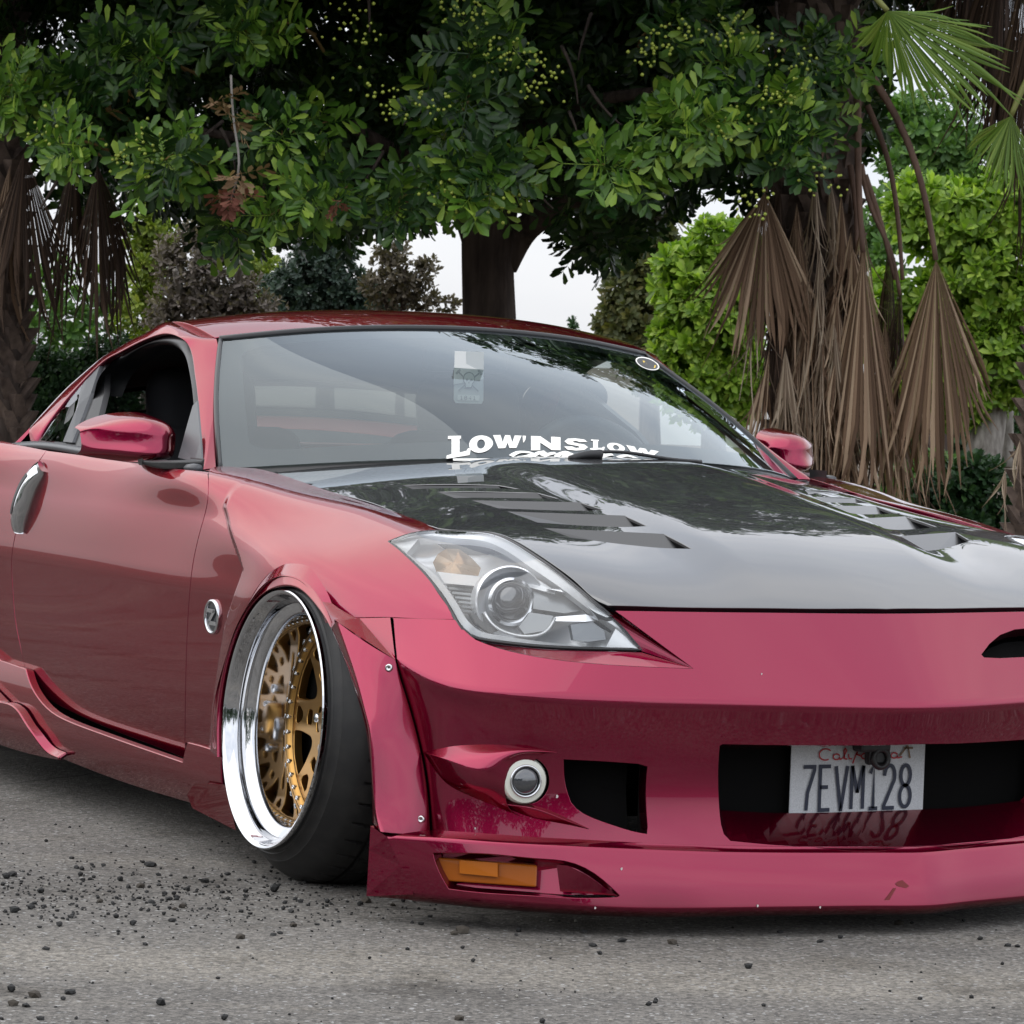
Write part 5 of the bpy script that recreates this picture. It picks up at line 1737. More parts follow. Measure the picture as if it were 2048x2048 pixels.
# small oval sticker in the upper corner of the screen
stk = thing_child('oval_sticker', CAR)
def oval(nm, ru, rv, off, m):
    an = math.radians(20)
    P = [(1295 + ru * math.cos(t) * math.cos(an) - rv * math.sin(t) * math.sin(an), 727 + ru * math.cos(t) * math.sin(an) + rv * math.sin(t) * math.cos(an)) for t in np.linspace(0, 2 * math.pi, 28)[:-1]]
    V = [wmap(p, off) for p in P]
    mesh_obj(nm, V, [tuple(range(len(V)))], m, stk, smooth=False)
oval('rim', 25, 11, .004, M_WHITE)
oval('disc', 22, 9, .0062, M_BLACK)
M_YEL = mat('sticker_yellow', (.75, .50, .03), .5)
for P in ([(1291, 722), (1299, 724), (1308, 732), (1302, 735), (1294, 730)], [(1303, 727), (1312, 731), (1310, 736), (1300, 733)], [(1285, 721), (1290, 722), (1288, 726)]):
    V = [wmap(p, .0075) for p in P]
    mesh_obj('print', V, [t for t in poly_tris([(u, -v) for u, v in P])], M_YEL, stk, smooth=False)
# scuff where the lip has lost its top coat
sc_uv = [[(1796, 1762), (1804, 1760), (1818, 1772), (1812, 1776), (1794, 1772), (1790, 1767)], [(1776, 1790), (1786, 1776), (1792, 1776), (1786, 1786), (1778, 1800), (1768, 1800)]]
M_SCUFF = mat('scuffed_paint', (.16, .012, .014), .65)
for P in sc_uv:
    ab = S_LIP.pick([(u, v) for u, v in P]); V = S_LIP.at(ab) + np.array([.0012, 0, 0])
    mesh_obj('scuff', V, [t for t in poly_tris([(u, -v) for u, v in P])], M_SCUFF, CAR, smooth=False)

# stone chips in the paint
M_CHIP = mat('paint_chip', (.62, .60, .56), .6)
for S_, u, v, r in ((S_BUMP, 1114, 1593, .0028), (S_BUMP, 783, 1140, .0), (S_LIP, 1243, 1738, .0022), (S_LIP, 1515, 1812, .0022), (S_LIP, 1190, 1816, .002), (S_BUMP, 950, 1657, .0018), (S_BUMP, 1523, 1348, .0016), (S_LIP, 1640, 1815, .002)):
    if r == 0: continue
    ab = S_.pick([(u, v)]); p = S_.at(ab)[0] + np.array([.0012, -.0004, .0004])
    V = [p + np.array([0, r * math.cos(t) * (1 + .4 * math.sin(3 * t + u)), r * 1.2 * math.sin(t)]) for t in np.linspace(0, 2 * math.pi, 9)[:-1]]
    mesh_obj('paint_chip', V, [tuple(range(8))], M_CHIP, CAR, smooth=False)
# ================================================================== ground
def fast_mesh(name, V, Q, m, parent=None, smooth=False):
    """V [n,3], Q [k,3 or 4] arrays"""
    V = np.asarray(V, np.float32); Q = np.asarray(Q, np.int32)
    me = bpy.data.meshes.new(name)
    k, c = Q.shape
    me.vertices.add(len(V)); me.vertices.foreach_set('co', V.ravel())
    me.loops.add(k * c); me.loops.foreach_set('vertex_index', Q.ravel())
    me.polygons.add(k)
    me.polygons.foreach_set('loop_start', np.arange(0, k * c, c, dtype=np.int32))
    me.polygons.foreach_set('loop_total', np.full(k, c, np.int32))
    if smooth: me.polygons.foreach_set('use_smooth', np.ones(k, bool))
    me.materials.append(m)
    me.update(calc_edges=True); me.validate()
    return link(bpy.data.objects.new(name, me), parent)

def asphalt_mat():
    m = mat('worn_asphalt', (.15, .145, .14), .88, spec=.3)
    n, l, b = nodes(m)
    t = n.new('ShaderNodeTexCoord')
    mp_ = n.new('ShaderNodeMapping'); mp_.inputs['Rotation'].default_value = (0, 0, -(_yaw - math.pi / 2))
    l.new(t.outputs['Object'], mp_.inputs['Vector'])
    def noise(scale, det, rough=.6, sx=None, src=None):
        x = n.new('ShaderNodeTexNoise'); x.inputs['Scale'].default_value = scale; x.inputs['Detail'].default_value = det; x.inputs['Roughness'].default_value = rough
        s = src or mp_.outputs[0]
        if sx:
            q = n.new('ShaderNodeMapping'); q.inputs['Scale'].default_value = sx; l.new(s, q.inputs['Vector']); s = q.outputs[0]
        l.new(s, x.inputs['Vector']); return x
    def ramp(src, p0, c0, p1, c1):
        r = n.new('ShaderNodeValToRGB'); r.color_ramp.elements[0].position = p0; r.color_ramp.elements[1].position = p1
        r.color_ramp.elements[0].color = (*c0, 1); r.color_ramp.elements[1].color = (*c1, 1); l.new(src, r.inputs['Fac']); return r
    def mix(f, a, c, mode='MIX'):
        x = n.new('ShaderNodeMix'); x.data_type = 'RGBA'; x.blend_type = mode
        if isinstance(f, float): x.inputs['Factor'].default_value = f
        else: l.new(f, x.inputs['Factor'])
        l.new(a, x.inputs['A']); l.new(c, x.inputs['B']); return x.outputs['Result']
    big = ramp(noise(.9, 5).outputs['Fac'], .34, (.118, .111, .103), .68, (.178, .168, .155))
    # dusty streaks lying across the lot
    st = ramp(noise(1.0, 6, .62, (.28, 2.2, 1)).outputs['Fac'], .52, (0, 0, 0), .70, (1, 1, 1))
    dust = ramp(noise(6, 4).outputs['Fac'], .3, (.195, .18, .156), .7, (.24, .223, .196))
    c = mix(st.outputs[0], big.outputs[0], dust.outputs[0])
    # one broad dusty band in front of the car
    sep = n.new('ShaderNodeSeparateXYZ'); wob = noise(1.3, 4)
    l.new(mp_.outputs[0], sep.inputs[0])
    y0 = None
    a = n.new('ShaderNodeMath'); a.operation = 'MULTIPLY_ADD'; a.inputs[1].default_value = .55; l.new(wob.outputs['Fac'], a.inputs[0]); l.new(sep.outputs['Y'], a.inputs[2])
    d = n.new('ShaderNodeMath'); d.operation = 'SUBTRACT'; l.new(a.outputs[0], d.inputs[0]); d.inputs[1].default_value = BAND_Y + .275
    ab = n.new('ShaderNodeMath'); ab.operation = 'ABSOLUTE'; l.new(d.outputs[0], ab.inputs[0])
    br = ramp(ab.outputs[0], .0, (.75, .75, .75), .30, (0, 0, 0))
    c = mix(br.outputs[0], c, dust.outputs[0])
    # stone chips in the surface
    vo = n.new('ShaderNodeTexVoronoi'); vo.inputs['Scale'].default_value = 165; l.new(mp_.outputs[0], vo.inputs['Vector'])
    hs = n.new('ShaderNodeSeparateColor'); l.new(vo.outputs['Color'], hs.inputs[0])
    chip = ramp(hs.outputs[0], .0, (.45, .45, .45), 1.0, (1.5, 1.47, 1.42))
    c = mix(.75, c, chip.outputs[0], 'MULTIPLY')
    wh = ramp(hs.outputs[1], .955, (0, 0, 0), .97, (1, 1, 1))
    pale = n.new('ShaderNodeRGB'); pale.outputs[0].default_value = (.30, .295, .285, 1)
    c = mix(wh.outputs[0], c, pale.outputs[0])
    dk = ramp(noise(60, 3).outputs['Fac'], .38, (.55, .55, .55), .52, (1, 1, 1))
    c = mix(.8, c, dk.outputs[0], 'MULTIPLY')
    # hairline cracks and dark stains
    dn = noise(2.2, 4); dv = n.new('ShaderNodeMix'); dv.data_type = 'VECTOR'; dv.inputs['Factor'].default_value = .18
    l.new(mp_.outputs[0], dv.inputs['A']); l.new(dn.outputs['Color'], dv.inputs['B'])
    ck = n.new('ShaderNodeTexVoronoi'); ck.feature = 'DISTANCE_TO_EDGE'; ck.inputs['Scale'].default_value = .9; l.new(dv.outputs['Result'], ck.inputs['Vector'])
    cm = ramp(ck.outputs['Distance'], .0, (.35, .35, .35), .006, (1, 1, 1))
    gate = ramp(noise(.7, 2).outputs['Fac'], .50, (0, 0, 0), .58, (1, 1, 1))
    gm = n.new('ShaderNodeMix'); gm.data_type = 'RGBA'; l.new(gate.outputs[0], gm.inputs['Factor']); gm.inputs['A'].default_value = (1, 1, 1, 1); l.new(cm.outputs[0], gm.inputs['B'])
    c = mix(1.0, c, gm.outputs['Result'], 'MULTIPLY')
    sn = ramp(noise(2.6, 5, .65).outputs['Fac'], .32, (.55, .53, .50), .47, (1, 1, 1))
    c = mix(.9, c, sn.outputs[0], 'MULTIPLY')
    l.new(c, b.inputs['Base Color'])
    h = n.new('ShaderNodeMath'); h.operation = 'ADD'; l.new(vo.outputs['Distance'], h.inputs[0]); l.new(noise(300, 2).outputs['Fac'], h.inputs[1])
    k = n.new('ShaderNodeBump'); k.inputs['Strength'].default_value = .55; k.inputs['Distance'].default_value = .004
    l.new(h.outputs[0], k.inputs['Height']); l.new(k.outputs[0], b.inputs['Normal'])
    return m
_bandp = onZ(900, 1935, 0)
_cr, _sr = math.cos(-(_yaw - math.pi / 2)), math.sin(-(_yaw - math.pi / 2))
BAND_Y = _sr * _bandp[0] + _cr * _bandp[1]
M_ASPH = asphalt_mat()
fwd = np.array([math.cos(_yaw), math.sin(_yaw), 0]); rgt = np.array([math.sin(_yaw), -math.cos(_yaw), 0])
G0 = np.array([CAM[0], CAM[1], 0])
def gp(f, r, z=0.0): return G0 + fwd * f + rgt * r + np.array([0, 0, z])
o = mesh_obj('parking_lot', [gp(-60, -70), gp(-60, 70), gp(16.6, 70), gp(16.6, -9), gp(600, -9), gp(600, -400), gp(-60, -400)], [(0, 1, 2, 3, 4, 5, 6)], M_ASPH, smooth=False); o['kind'] = 'structure'
M_CONC = mat('kerb_concrete', (.36, .35, .33), .85)
noise_col(M_CONC, (.28, .27, .25), (.42, .41, .39), 8, 5)
V = [gp(16.6, -9), gp(16.6, 70), gp(16.75, 70), gp(16.75, -9), gp(16.61, -9, .13), gp(16.61, 70, .13), gp(16.75, 70, .13), gp(16.75, -9, .13)]
o = mesh_obj('kerb', V, [(0, 1, 5, 4), (4, 5, 6, 7), (2, 3, 7, 6)], M_CONC, smooth=False); o['kind'] = 'structure'
M_SOIL = mat('planting_soil', (.07, .05, .035), .95)
noise_col(M_SOIL, (.045, .032, .022), (.12, .09, .06), 5, 6)
gx = 40
V, F = [], []
for i in range(gx + 1):
    for j in range(gx + 1):
        f = 16.75 + (600 - 16.75) * (i / gx) ** 3; r = -9 + 409 * (j / gx) ** 2
        V.append(gp(f, r, .11 + (.02 * math.sin(i * 3.1 + j * 1.7)) * (i > 0)))
F = [(i * (gx + 1) + j, i * (gx + 1) + j + 1, (i + 1) * (gx + 1) + j + 1, (i + 1) * (gx + 1) + j) for i in range(gx) for j in range(gx)]
o = mesh_obj('planting_bed', V, F, M_SOIL); o['kind'] = 'structure'

# ---- asphalt crumbs
M_CRUMB = mat('tar_crumb', (.014, .014, .0135), .8)
M_CRUMB2 = mat('brown_crumb', (.04, .033, .025), .9)
def lump(rg, r):
    bm = bmesh.new(); bmesh.ops.create_icosphere(bm, subdivisions=1, radius=1)
    V = np.array([v.co[:] for v in bm.verts]); F = [tuple(v.index for v in f.verts) for f in bm.faces]
    bm.free()
    V = V * (1 + rg.uniform(-.32, .32, (len(V), 1))) * np.array([rg.uniform(.8, 1.3), rg.uniform(.8, 1.2), rg.uniform(.55, .85)]) * r
    V[:, 2] -= V[:, 2].min() * .75
    return V, F
rg = np.random.default_rng(11)
spots = []
for u, v, r in [(722, 1734, .014), (300, 1733, .014), (240, 1762, .011), (330, 1790, .010), (410, 1765, .014), (548, 1784, .017), (280, 1775, .010), (200, 1805, .011), (63, 1816, .011), (25, 1752, .013), (12, 1757, .012),
                (80, 1786, .013), (207, 1732, .009), (160, 1752, .009), (925, 1866, .015), (908, 1870, .012), (1244, 1884, .012), (1185, 1893, .009), (1496, 1937, .010), (1200, 1909, .009), (1168, 1865, .009), (1036, 1864, .009),
                (1345, 1888, .010), (1797, 1850, .014), (1640, 1885, .009), (1560, 1866, .008), (1680, 1877, .007), (1960, 1880, .009), (2015, 1893, .010), (22, 1983, .013), (70, 1994, .012), (27, 2011, .014), (53, 2014, .010), (140, 1988, .011),
                (320, 2010, .013), (127, 2000, .008), (80, 2040, .010), (448, 2040, .010), (480, 1877, .010), (585, 1853, .011), (560, 1868, .008), (344, 1843, .009), (266, 1850, .010), (120, 1852, .011), (142, 1836, .010), (231, 1836, .009),
                (365, 1815, .010), (349, 1820, .008), (302, 1806, .010), (338, 1800, .009), (375, 1781, .009), (490, 1785, .010), (600, 1805, .010), (655, 1806, .009), (733, 1805, .012), (785, 1812, .010), (590, 1800, .009), (455, 1750, .008),
                (30, 1825, .013), (62, 1818, .011), (88, 1815, .009), (2030, 1720, .0), (1085, 2047, .009), (918, 2040, .009)]:
    if r > 0: spots.append((u, v, r))
crumb_meshes = []
for k in range(8):
    V, F = lump(rg, 1.0)
    o = mesh_obj('asphalt_crumb', V, F, M_CRUMB if k < 6 else M_CRUMB2, smooth=False)
    crumb_meshes.append(o.data); bpy.data.objects.remove(o)
for i, (u, v, r) in enumerate(spots):
    p = onZ(u, v, 0)
    o = bpy.data.objects.new('asphalt_crumb', crumb_meshes[i % 8]); link(o)
    o.location = p; o.scale = (r * .78,) * 3; o.rotation_euler = (0, 0, rg.uniform(0, 6.28))
    tag(o, 'small black crumb of broken asphalt lying loose on the ground', 'crumb', 'asphalt crumbs scattered in front of the car')
parts = []
for k in range(1150):
    if k < 900:
        t = rg.beta(1.1, 1.5); u = -80 + 960 * t; v = 1752 + 22 * t + rg.normal(0, 34) + 30
    elif k < 1000: u, v = rg.uniform(-60, 2100), rg.uniform(1840, 2060)
    else: u, v = rg.uniform(-60, 800), rg.uniform(1640, 1900)
    r = rg.choice([.0018, .0026, .0036, .005, .0065], p=[.46, .30, .15, .07, .02])
    V, F = lump(rg, r)
    a = onZ(u, v, 0)
    parts.append((V + a, F))
V, F = merge(parts)
o = mesh_obj('gravel', V, F, M_CRUMB, smooth=False); tag(o, 'fine black grit strewn over the worn asphalt', None, None, 'stuff')
parts = []
for k in range(160):
    u, v = rg.uniform(-60, 2100), rg.uniform(1560, 2060)
    V, F = lump(rg, rg.choice([.0016, .0024, .0034]))
    parts.append((V + onZ(u, v, 0), F))
V, F = merge(parts)
o = mesh_obj('grit', V, F, mat('pale_grit', (.24, .225, .20), .9), smooth=False); tag(o, 'fine pale grit strewn over the worn asphalt', None, None, 'stuff')

# ================================================================== vegetation
def leaf_mat(name, c0, c1, c2, rough=.38, trans=.22, spec=.5):
    m = bpy.data.materials.new(name); m.use_nodes = True
    n, l = m.node_tree.nodes, m.node_tree.links
    b = n['Principled BSDF']; out = n['Material Output']
    g = n.new('ShaderNodeNewGeometry')
    r = n.new('ShaderNodeValToRGB')
    r.color_ramp.elements[0].position = 0; r.color_ramp.elements[0].color = (*c0, 1)
    r.color_ramp.elements[1].position = 1; r.color_ramp.elements[1].color = (*c2, 1)
    e = r.color_ramp.elements.new(.68); e.color = (*c1, 1)
    l.new(g.outputs['Random Per Island'], r.inputs['Fac'])
    l.new(r.outputs[0], b.inputs['Base Color'])
    b.inputs['Roughness'].default_value = rough; b.inputs['Specular IOR Level'].default_value = spec
    t = n.new('ShaderNodeBsdfTranslucent')
    k = n.new('ShaderNodeMix'); k.data_type = 'RGBA'; k.blend_type = 'MULTIPLY'; k.inputs['Factor'].default_value = 1.0
    l.new(r.outputs[0], k.inputs['A']); k.inputs['B'].default_value = (1.5, 1.7, .7, 1)
    l.new(k.outputs['Result'], t.inputs['Color'])
    mx = n.new('ShaderNodeMixShader'); mx.inputs[0].default_value = trans
    l.new(b.outputs[0], mx.inputs[1]); l.new(t.outputs[0], mx.inputs[2]); l.new(mx.outputs[0], out.inputs['Surface'])
    return m
M_LEAF = leaf_mat('dark_glossy_leaf', (.008, .026, .006), (.022, .060, .012), (.08, .15, .024), .34, .10, .3)  # dark green leaf, colour deepened further for the shade inside the crown
M_LEAF_LIT = leaf_mat('lit_young_leaf', (.040, .105, .012), (.11, .22, .024), (.30, .42, .06), .36, .16, .35)  # young leaves, with the light on the front clumps put into the colour
M_TWIG = mat('yellow_twig', (.20, .13, .04), .7)
M_BARK = mat('dark_bark', (.05, .036, .029), .95)
noise_col(M_BARK, (.028, .019, .015), (.085, .062, .05), 5, 8, .35, .65, stretch=(3, 3, .5))
bump(M_BARK, 6, .9, .03, 8, stretch=(3, 3, .5))
M_PALEBARK = mat('pale_bark', (.22, .20, .18), .9)
noise_col(M_PALEBARK, (.12, .105, .09), (.34, .32, .29), 7, 6, stretch=(2, 2, .7))

def rotm(axis_z, spin, rg):
    """rotation with local +Z along axis_z"""
    z = np.asarray(axis_z, float); z = z / np.linalg.norm(z)
    h = np.array([0, 0, 1.0]) if abs(z[2]) < .9 else np.array([1.0, 0, 0])
    x = np.cross(h, z); x /= np.linalg.norm(x); y = np.cross(z, x)
    c, s = math.cos(spin), math.sin(spin)
    return np.stack([c * x + s * y, -s * x + c * y, z], 1)

def leaflet(L, W, fold=.25):
    # obovate, folded on the midrib: 6 verts, 2 quads
    V = np.array([(0, 0, 0), (0, L, -.06 * L), (-.34 * W, .35 * L, fold * .34 * W), (-.5 * W, .78 * L, fold * .5 * W), (.34 * W, .35 * L, fold * .34 * W), (.5 * W, .78 * L, fold * .5 * W)])
    return V, np.array([(0, 1, 3, 2), (0, 4, 5, 1)])

def compound_leaf(rg, pairs=4, L=.092, W=.033, rach=.20):
    """pinnate leaf growing along +Y, up = +Z"""
    Vs, Qs, n = [], [], 0
    lv, lq = leaflet(1, 1)
    for k in range(pairs):
        y = rach * (.25 + .75 * k / (pairs - .0))
        z = -.9 * y * y
        for s in (-1, 1):
            a = s * math.radians(rg.uniform(48, 66) - 16 * k / pairs)
            l = L * rg.uniform(.85, 1.12) * (.8 + .25 * math.sin(math.pi * (k + .5) / pairs))
            V = lv * np.array([W * rg.uniform(.85, 1.15), l, W])
            t = rg.uniform(-.5, .25)
            V = np.stack([V[:, 0], V[:, 1] * math.cos(t) - V[:, 2] * math.sin(t), V[:, 1] * math.sin(t) + V[:, 2] * math.cos(t)], 1)
            V = np.stack([V[:, 0] * math.cos(a) + V[:, 1] * math.sin(a), -V[:, 0] * math.sin(a) + V[:, 1] * math.cos(a), V[:, 2]], 1)
            Vs.append(V + [0, y, z]); Qs.append(lq + n); n += 6
    # rachis: thin three-sided strip kept as two quads
    Vr = np.array([(-.0022, 0, 0), (.0022, 0, 0), (-.001, rach * .95, -.9 * (rach * .95) ** 2 + .001), (.001, rach * .95, -.9 * (rach * .95) ** 2 + .001)])
    Vs.append(Vr); Qs.append(np.array([(0, 1, 3, 2)]) + n)
    return np.concatenate(Vs), np.concatenate(Qs)

def rosette(rg, nl=7, **kw):
    Vs, Qs, n = [], [], 0
    for k in range(nl):
        V, Q = compound_leaf(rg, pairs=int(rg.integers(3, 7)), rach=rg.uniform(.15, .25), **kw)
        el = math.radians(rg.uniform(-10, 55)) if k else math.radians(75)
        V = np.stack([V[:, 0], V[:, 1] * math.cos(el) - V[:, 2] * math.sin(el), V[:, 1] * math.sin(el) + V[:, 2] * math.cos(el)], 1)
        a = 2.4 * k + rg.uniform(-.3, .3)
        V = np.stack([V[:, 0] * math.cos(a) - V[:, 1] * math.sin(a), V[:, 0] * math.sin(a) + V[:, 1] * math.cos(a), V[:, 2]], 1)
        V[:, 2] -= .03 * (nl - k) / nl
        Vs.append(V); Qs.append(Q + n); n += len(V)
    return np.concatenate(Vs), np.concatenate(Qs)

def branch_path(a, b, rg, sag=.1, n=7):
    a, b = np.asarray(a, float), np.asarray(b, float)
    m = (a + b) / 2 + rg.uniform(-.12, .12, 3) * np.linalg.norm(b - a) + np.array([0, 0, sag * np.linalg.norm(b - a)])
    t = np.linspace(0, 1, n)[:, None]
    return (1 - t) ** 2 * a + 2 * t * (1 - t) * m + t * t * b

# ---- the big dark tree right behind the car
rg = np.random.default_rng(3)
TD = 20.0
tb = onD(985, 1000, TD); tb[2] = 0.08
tree = thing('shade_tree', 'broad dark green tree with berries, its trunk rising behind the car roof', 'tree', tuple(tb))
def TL(p): return np.asarray(p, float) - tb          # world -> tree local
tp = [tb, onD(982, 800, TD), onD(981, 620, TD), onD(978, 500, TD), onD(985, 380, TD), onD(975, 200, TD)]
tp = crv(np.array(tp), 16)
rr = np.interp(np.linspace(0, 1, 17), [0, .3, .62, .75, 1], [.19, .148, .135, .145, .10])
V, F = tube_geo([TL(p) for p in tp], rr, 20)
# fluted trunk
ctr_ = np.repeat(np.array([TL(p) for p in tp]), 20, axis=0)
an = np.tile(np.arange(20) * 2 * math.pi / 20, 17)
V[:340] = ctr_ + (V[:340] - ctr_) * (1 + .10 * np.cos(3 * an + 1.0) + .05 * np.cos(5 * an))[:, None]
mesh_obj('trunk', V, F, M_BARK, tree)
fork = onD(1005, 530, TD)
for (q, r0, r1) in (([fork, onD(1040, 470, TD), onD(1085, 435, TD - .2), onD(1180, 380, TD - .6)], .085, .05), ([onD(960, 520, TD), onD(930, 430, TD), onD(840, 330, TD - .6), onD(700, 250, TD - 1)], .07, .03),
                    ([onD(980, 400, TD), onD(900, 200, TD + .6), onD(650, 0, TD + .8)], .08, .04), ([onD(985, 380, TD), onD(1150, 150, TD + .3), onD(1400, -50, TD)], .08, .04),
                    ([onD(940, 420, TD), onD(700, 320, TD - .8), onD(380, 260, TD - 1.6)], .05, .02), ([onD(985, 380, TD), onD(1000, 0, TD), onD(960, -500, TD)], .09, .04),
                    ([onD(985, 300, TD), onD(1200, 200, TD - 1), onD(1450, 180, TD - 1.8)], .05, .02)):
    P = crv(np.array(q), 14)
    V, F = tube_geo([TL(p) for p in P], np.linspace(r0, r1, len(P)), 10)
    mesh_obj('limb', V, F, M_BARK, tree)
ROS = [rosette(rg, nl=int(rg.integers(6, 9))) for _ in range(6)]
yb_x = [-200, 0, 80, 110, 230, 290, 420, 560, 640, 740, 800, 870, 960, 1030, 1090, 1130, 1230, 1300, 1380, 1450, 1560, 1650, 1720, 1800]
yb_y = [250, 270, 300, 440, 430, 370, 480, 500, 500, 460, 455, 440, 430, 415, 430, 500, 520, 470, 380, 370, 400, 380, 250, 60]
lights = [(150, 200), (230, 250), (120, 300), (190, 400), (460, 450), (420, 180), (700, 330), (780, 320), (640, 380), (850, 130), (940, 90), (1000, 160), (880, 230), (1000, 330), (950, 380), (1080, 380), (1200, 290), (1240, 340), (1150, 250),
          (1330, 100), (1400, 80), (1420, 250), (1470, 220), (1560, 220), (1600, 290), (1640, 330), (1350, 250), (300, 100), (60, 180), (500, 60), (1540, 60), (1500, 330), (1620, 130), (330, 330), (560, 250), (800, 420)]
pts = []
for (u, v) in lights:
    if rg.uniform() < .2: continue
    for k in range(7):
        uu, vv = u + rg.normal(0, 34), v + rg.normal(0, 24)
        if vv > np.interp(uu, yb_x, yb_y) - 25: continue
        D = TD - 2.35 + rg.uniform(0, .55) - .25 * math.exp(-((vv - 330) / 150) ** 2)
        pts.append((uu, vv, D, 1))
while len(pts) < 1420:
    uu = rg.uniform(-230, 1730); yb = np.interp(uu, yb_x, yb_y)
    vv = yb - 20 - (yb + 160) * rg.uniform(0, 1) ** 1.0
    D = TD + rg.uniform(-1.15, 2.6)
    edge = math.exp(-(yb - vv) / 60)
    if 845 < uu < 1110 and vv > 330 and D < TD + .1 and rg.uniform() < .8: continue
    pts.append((uu, vv, D, 0))
while len(pts) < 2750:
    # upper crown, out of the frame
    th = rg.uniform(0, 2 * math.pi); rad = 4.2 * math.sqrt(rg.uniform(0, 1)); zz = rg.uniform(0, 1)
    f = rad * math.cos(th); r_ = rad * math.sin(th) - .7
    hmax = 3.5 * math.sqrt(max(0, 1 - (rad / 4.25) ** 4))
    if f < 1.0 and rg.uniform() < .35: f = -abs(f)
    p = tb + fwd * f * .75 + rgt * r_ + np.array([0, 0, 3.05 + zz * hmax])
    pts.append((p, None, None, 2))
spray_meshes = []
for V, Q in ROS:
    o = fast_mesh('leaf_spray', V, Q, M_LEAF); spray_meshes.append(o.data); bpy.data.objects.remove(o)
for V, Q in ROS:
    o = fast_mesh('leaf_spray', V, Q, M_LEAF_LIT); spray_meshes.append(o.data); bpy.data.objects.remove(o)
cc_ = onD(985, 60, TD)
n_spray = 0
JV, JQ, jn = [], [], 0
twigs = []
for (a, b, D, kd) in pts:
    p = a if kd == 2 else onD(a, b, D)
    out = p - (cc_ + np.array([0, 0, .8])) + rg.normal(0, .5, 3)
    out = out / np.linalg.norm(out) + np.array([0, 0, .45]) + (-fwd * (.65 if kd == 1 else .2))
    R = rotm(out, rg.uniform(0, 6.28), rg)
    s = rg.uniform(.82, 1.15) * (1.0 if kd != 2 else 1.6)
    k = int(rg.integers(0, 6))
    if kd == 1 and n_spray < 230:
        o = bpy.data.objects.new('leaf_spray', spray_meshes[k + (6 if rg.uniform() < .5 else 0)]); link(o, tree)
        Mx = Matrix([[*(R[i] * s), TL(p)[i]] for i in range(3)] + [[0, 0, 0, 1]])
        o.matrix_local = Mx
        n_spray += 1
        q = TL(p)
        twigs.append(tube_geo(branch_path(q, q - R[:, 2] * .38 + fwd * .25, rg, .1, 5), np.linspace(.004, .009, 5), 5, cap=False))
    else:
        V, Q = ROS[k]
        JV.append((V * s) @ R.T + TL(p)); JQ.append(Q + jn); jn += len(V)
o = fast_mesh('foliage', np.concatenate(JV), np.concatenate(JQ), M_LEAF, tree); o['kind'] = 'stuff'
V, F = merge(twigs)
o = mesh_obj('twigs', V, F, M_TWIG, tree); o['kind'] = 'stuff'
for k in range(26):
    u, v = rg.uniform(0, 1650), rg.uniform(-20, 380)
    if v > np.interp(u, yb_x, yb_y) - 60: continue
    a = onD(u, v, TD - 2.0)
    b = onD(u + rg.normal(0, 60), v + rg.uniform(40, 130), TD - 2.1)
    V, F = tube_geo([TL(q) for q in branch_path(a, b, rg, -.05, 6)], np.linspace(.010, .004, 6), 6)
    mesh_obj('twig', V, F, M_BARK, tree)
# yellow-green berries
M_BERRY = mat('green_berry', (.30, .36, .05), .35)
bm = bmesh.new(); bmesh.ops.create_icosphere(bm, subdivisions=1, radius=.0085)
BV = np.array([v.co[:] for v in bm.verts]); BF = [tuple(v.index for v in f.verts) for f in bm.faces]; bm.free()
for (u, v) in [(985, 105), (1000, 85), (1065, 115), (1065, 160), (790, 185), (870, 195), (745, 175), (1090, 145), (920, 380), (885, 385), (1020, 370), (985, 395), (1290, 100), (1325, 70), (1385, 55), (1440, 60), (1500, 60), (1580, 95), (1600, 130),
               (1570, 190), (1590, 205), (1560, 180), (1445, 235), (1465, 240), (1640, 350), (1660, 365), (1500, 400), (1510, 395), (240, 300), (90, 260), (280, 290), (700, 30), (720, 60), (920, 10), (945, 5)]:
    c0 = TL(onD(u, v, TD - 2.55 + rg.uniform(-.1, .1)))
    parts = []
    for k in range(int(rg.integers(9, 20))):
        parts.append((BV * rg.uniform(.8, 1.2) + c0 + rgt * rg.normal(0, .055) + np.array([0, 0, rg.normal(-.02, .05)]) + fwd * rg.normal(0, .03), BF))
    V, F = merge(parts)
    mesh_obj('berry_cluster', V, F, M_BERRY, tree)['kind'] = 'stuff'
# dry brown leaves hanging in the crown
M_DRYLEAF = leaf_mat('dry_leaf', (.20, .12, .07), (.30, .20, .12), (.42, .31, .19), .7, .15, .2)
M_RUSTLEAF = leaf_mat('rust_leaf', (.14, .05, .035), (.18, .07, .05), (.24, .10, .07), .7, .15, .2)
for (u, v, m_, s_) in ((445, 200, M_DRYLEAF, .6), (470, 240, M_DRYLEAF, .7), (480, 350, M_DRYLEAF, .8), (465, 385, M_RUSTLEAF, .7), (455, 405, M_RUSTLEAF, .5), (675, 405, M_RUSTLEAF, .35)):
    V, Q = rosette(rg, nl=4)
    R = rotm(np.array([0, 0, -1.0]) - fwd * .5, rg.uniform(0, 6), rg)
    fast_mesh('dry_spray', (V * s_) @ R.T + TL(onD(u, v, TD - 2.75)), Q, m_, tree)
V, F = tube_geo([TL(onD(u, v, TD - 2.7)) for u, v in crv([(462, 150), (470, 260), (478, 330), (462, 400)], 10)], .006, 6)
mesh_obj('dry_twig', V, F, M_PALEBARK, tree)

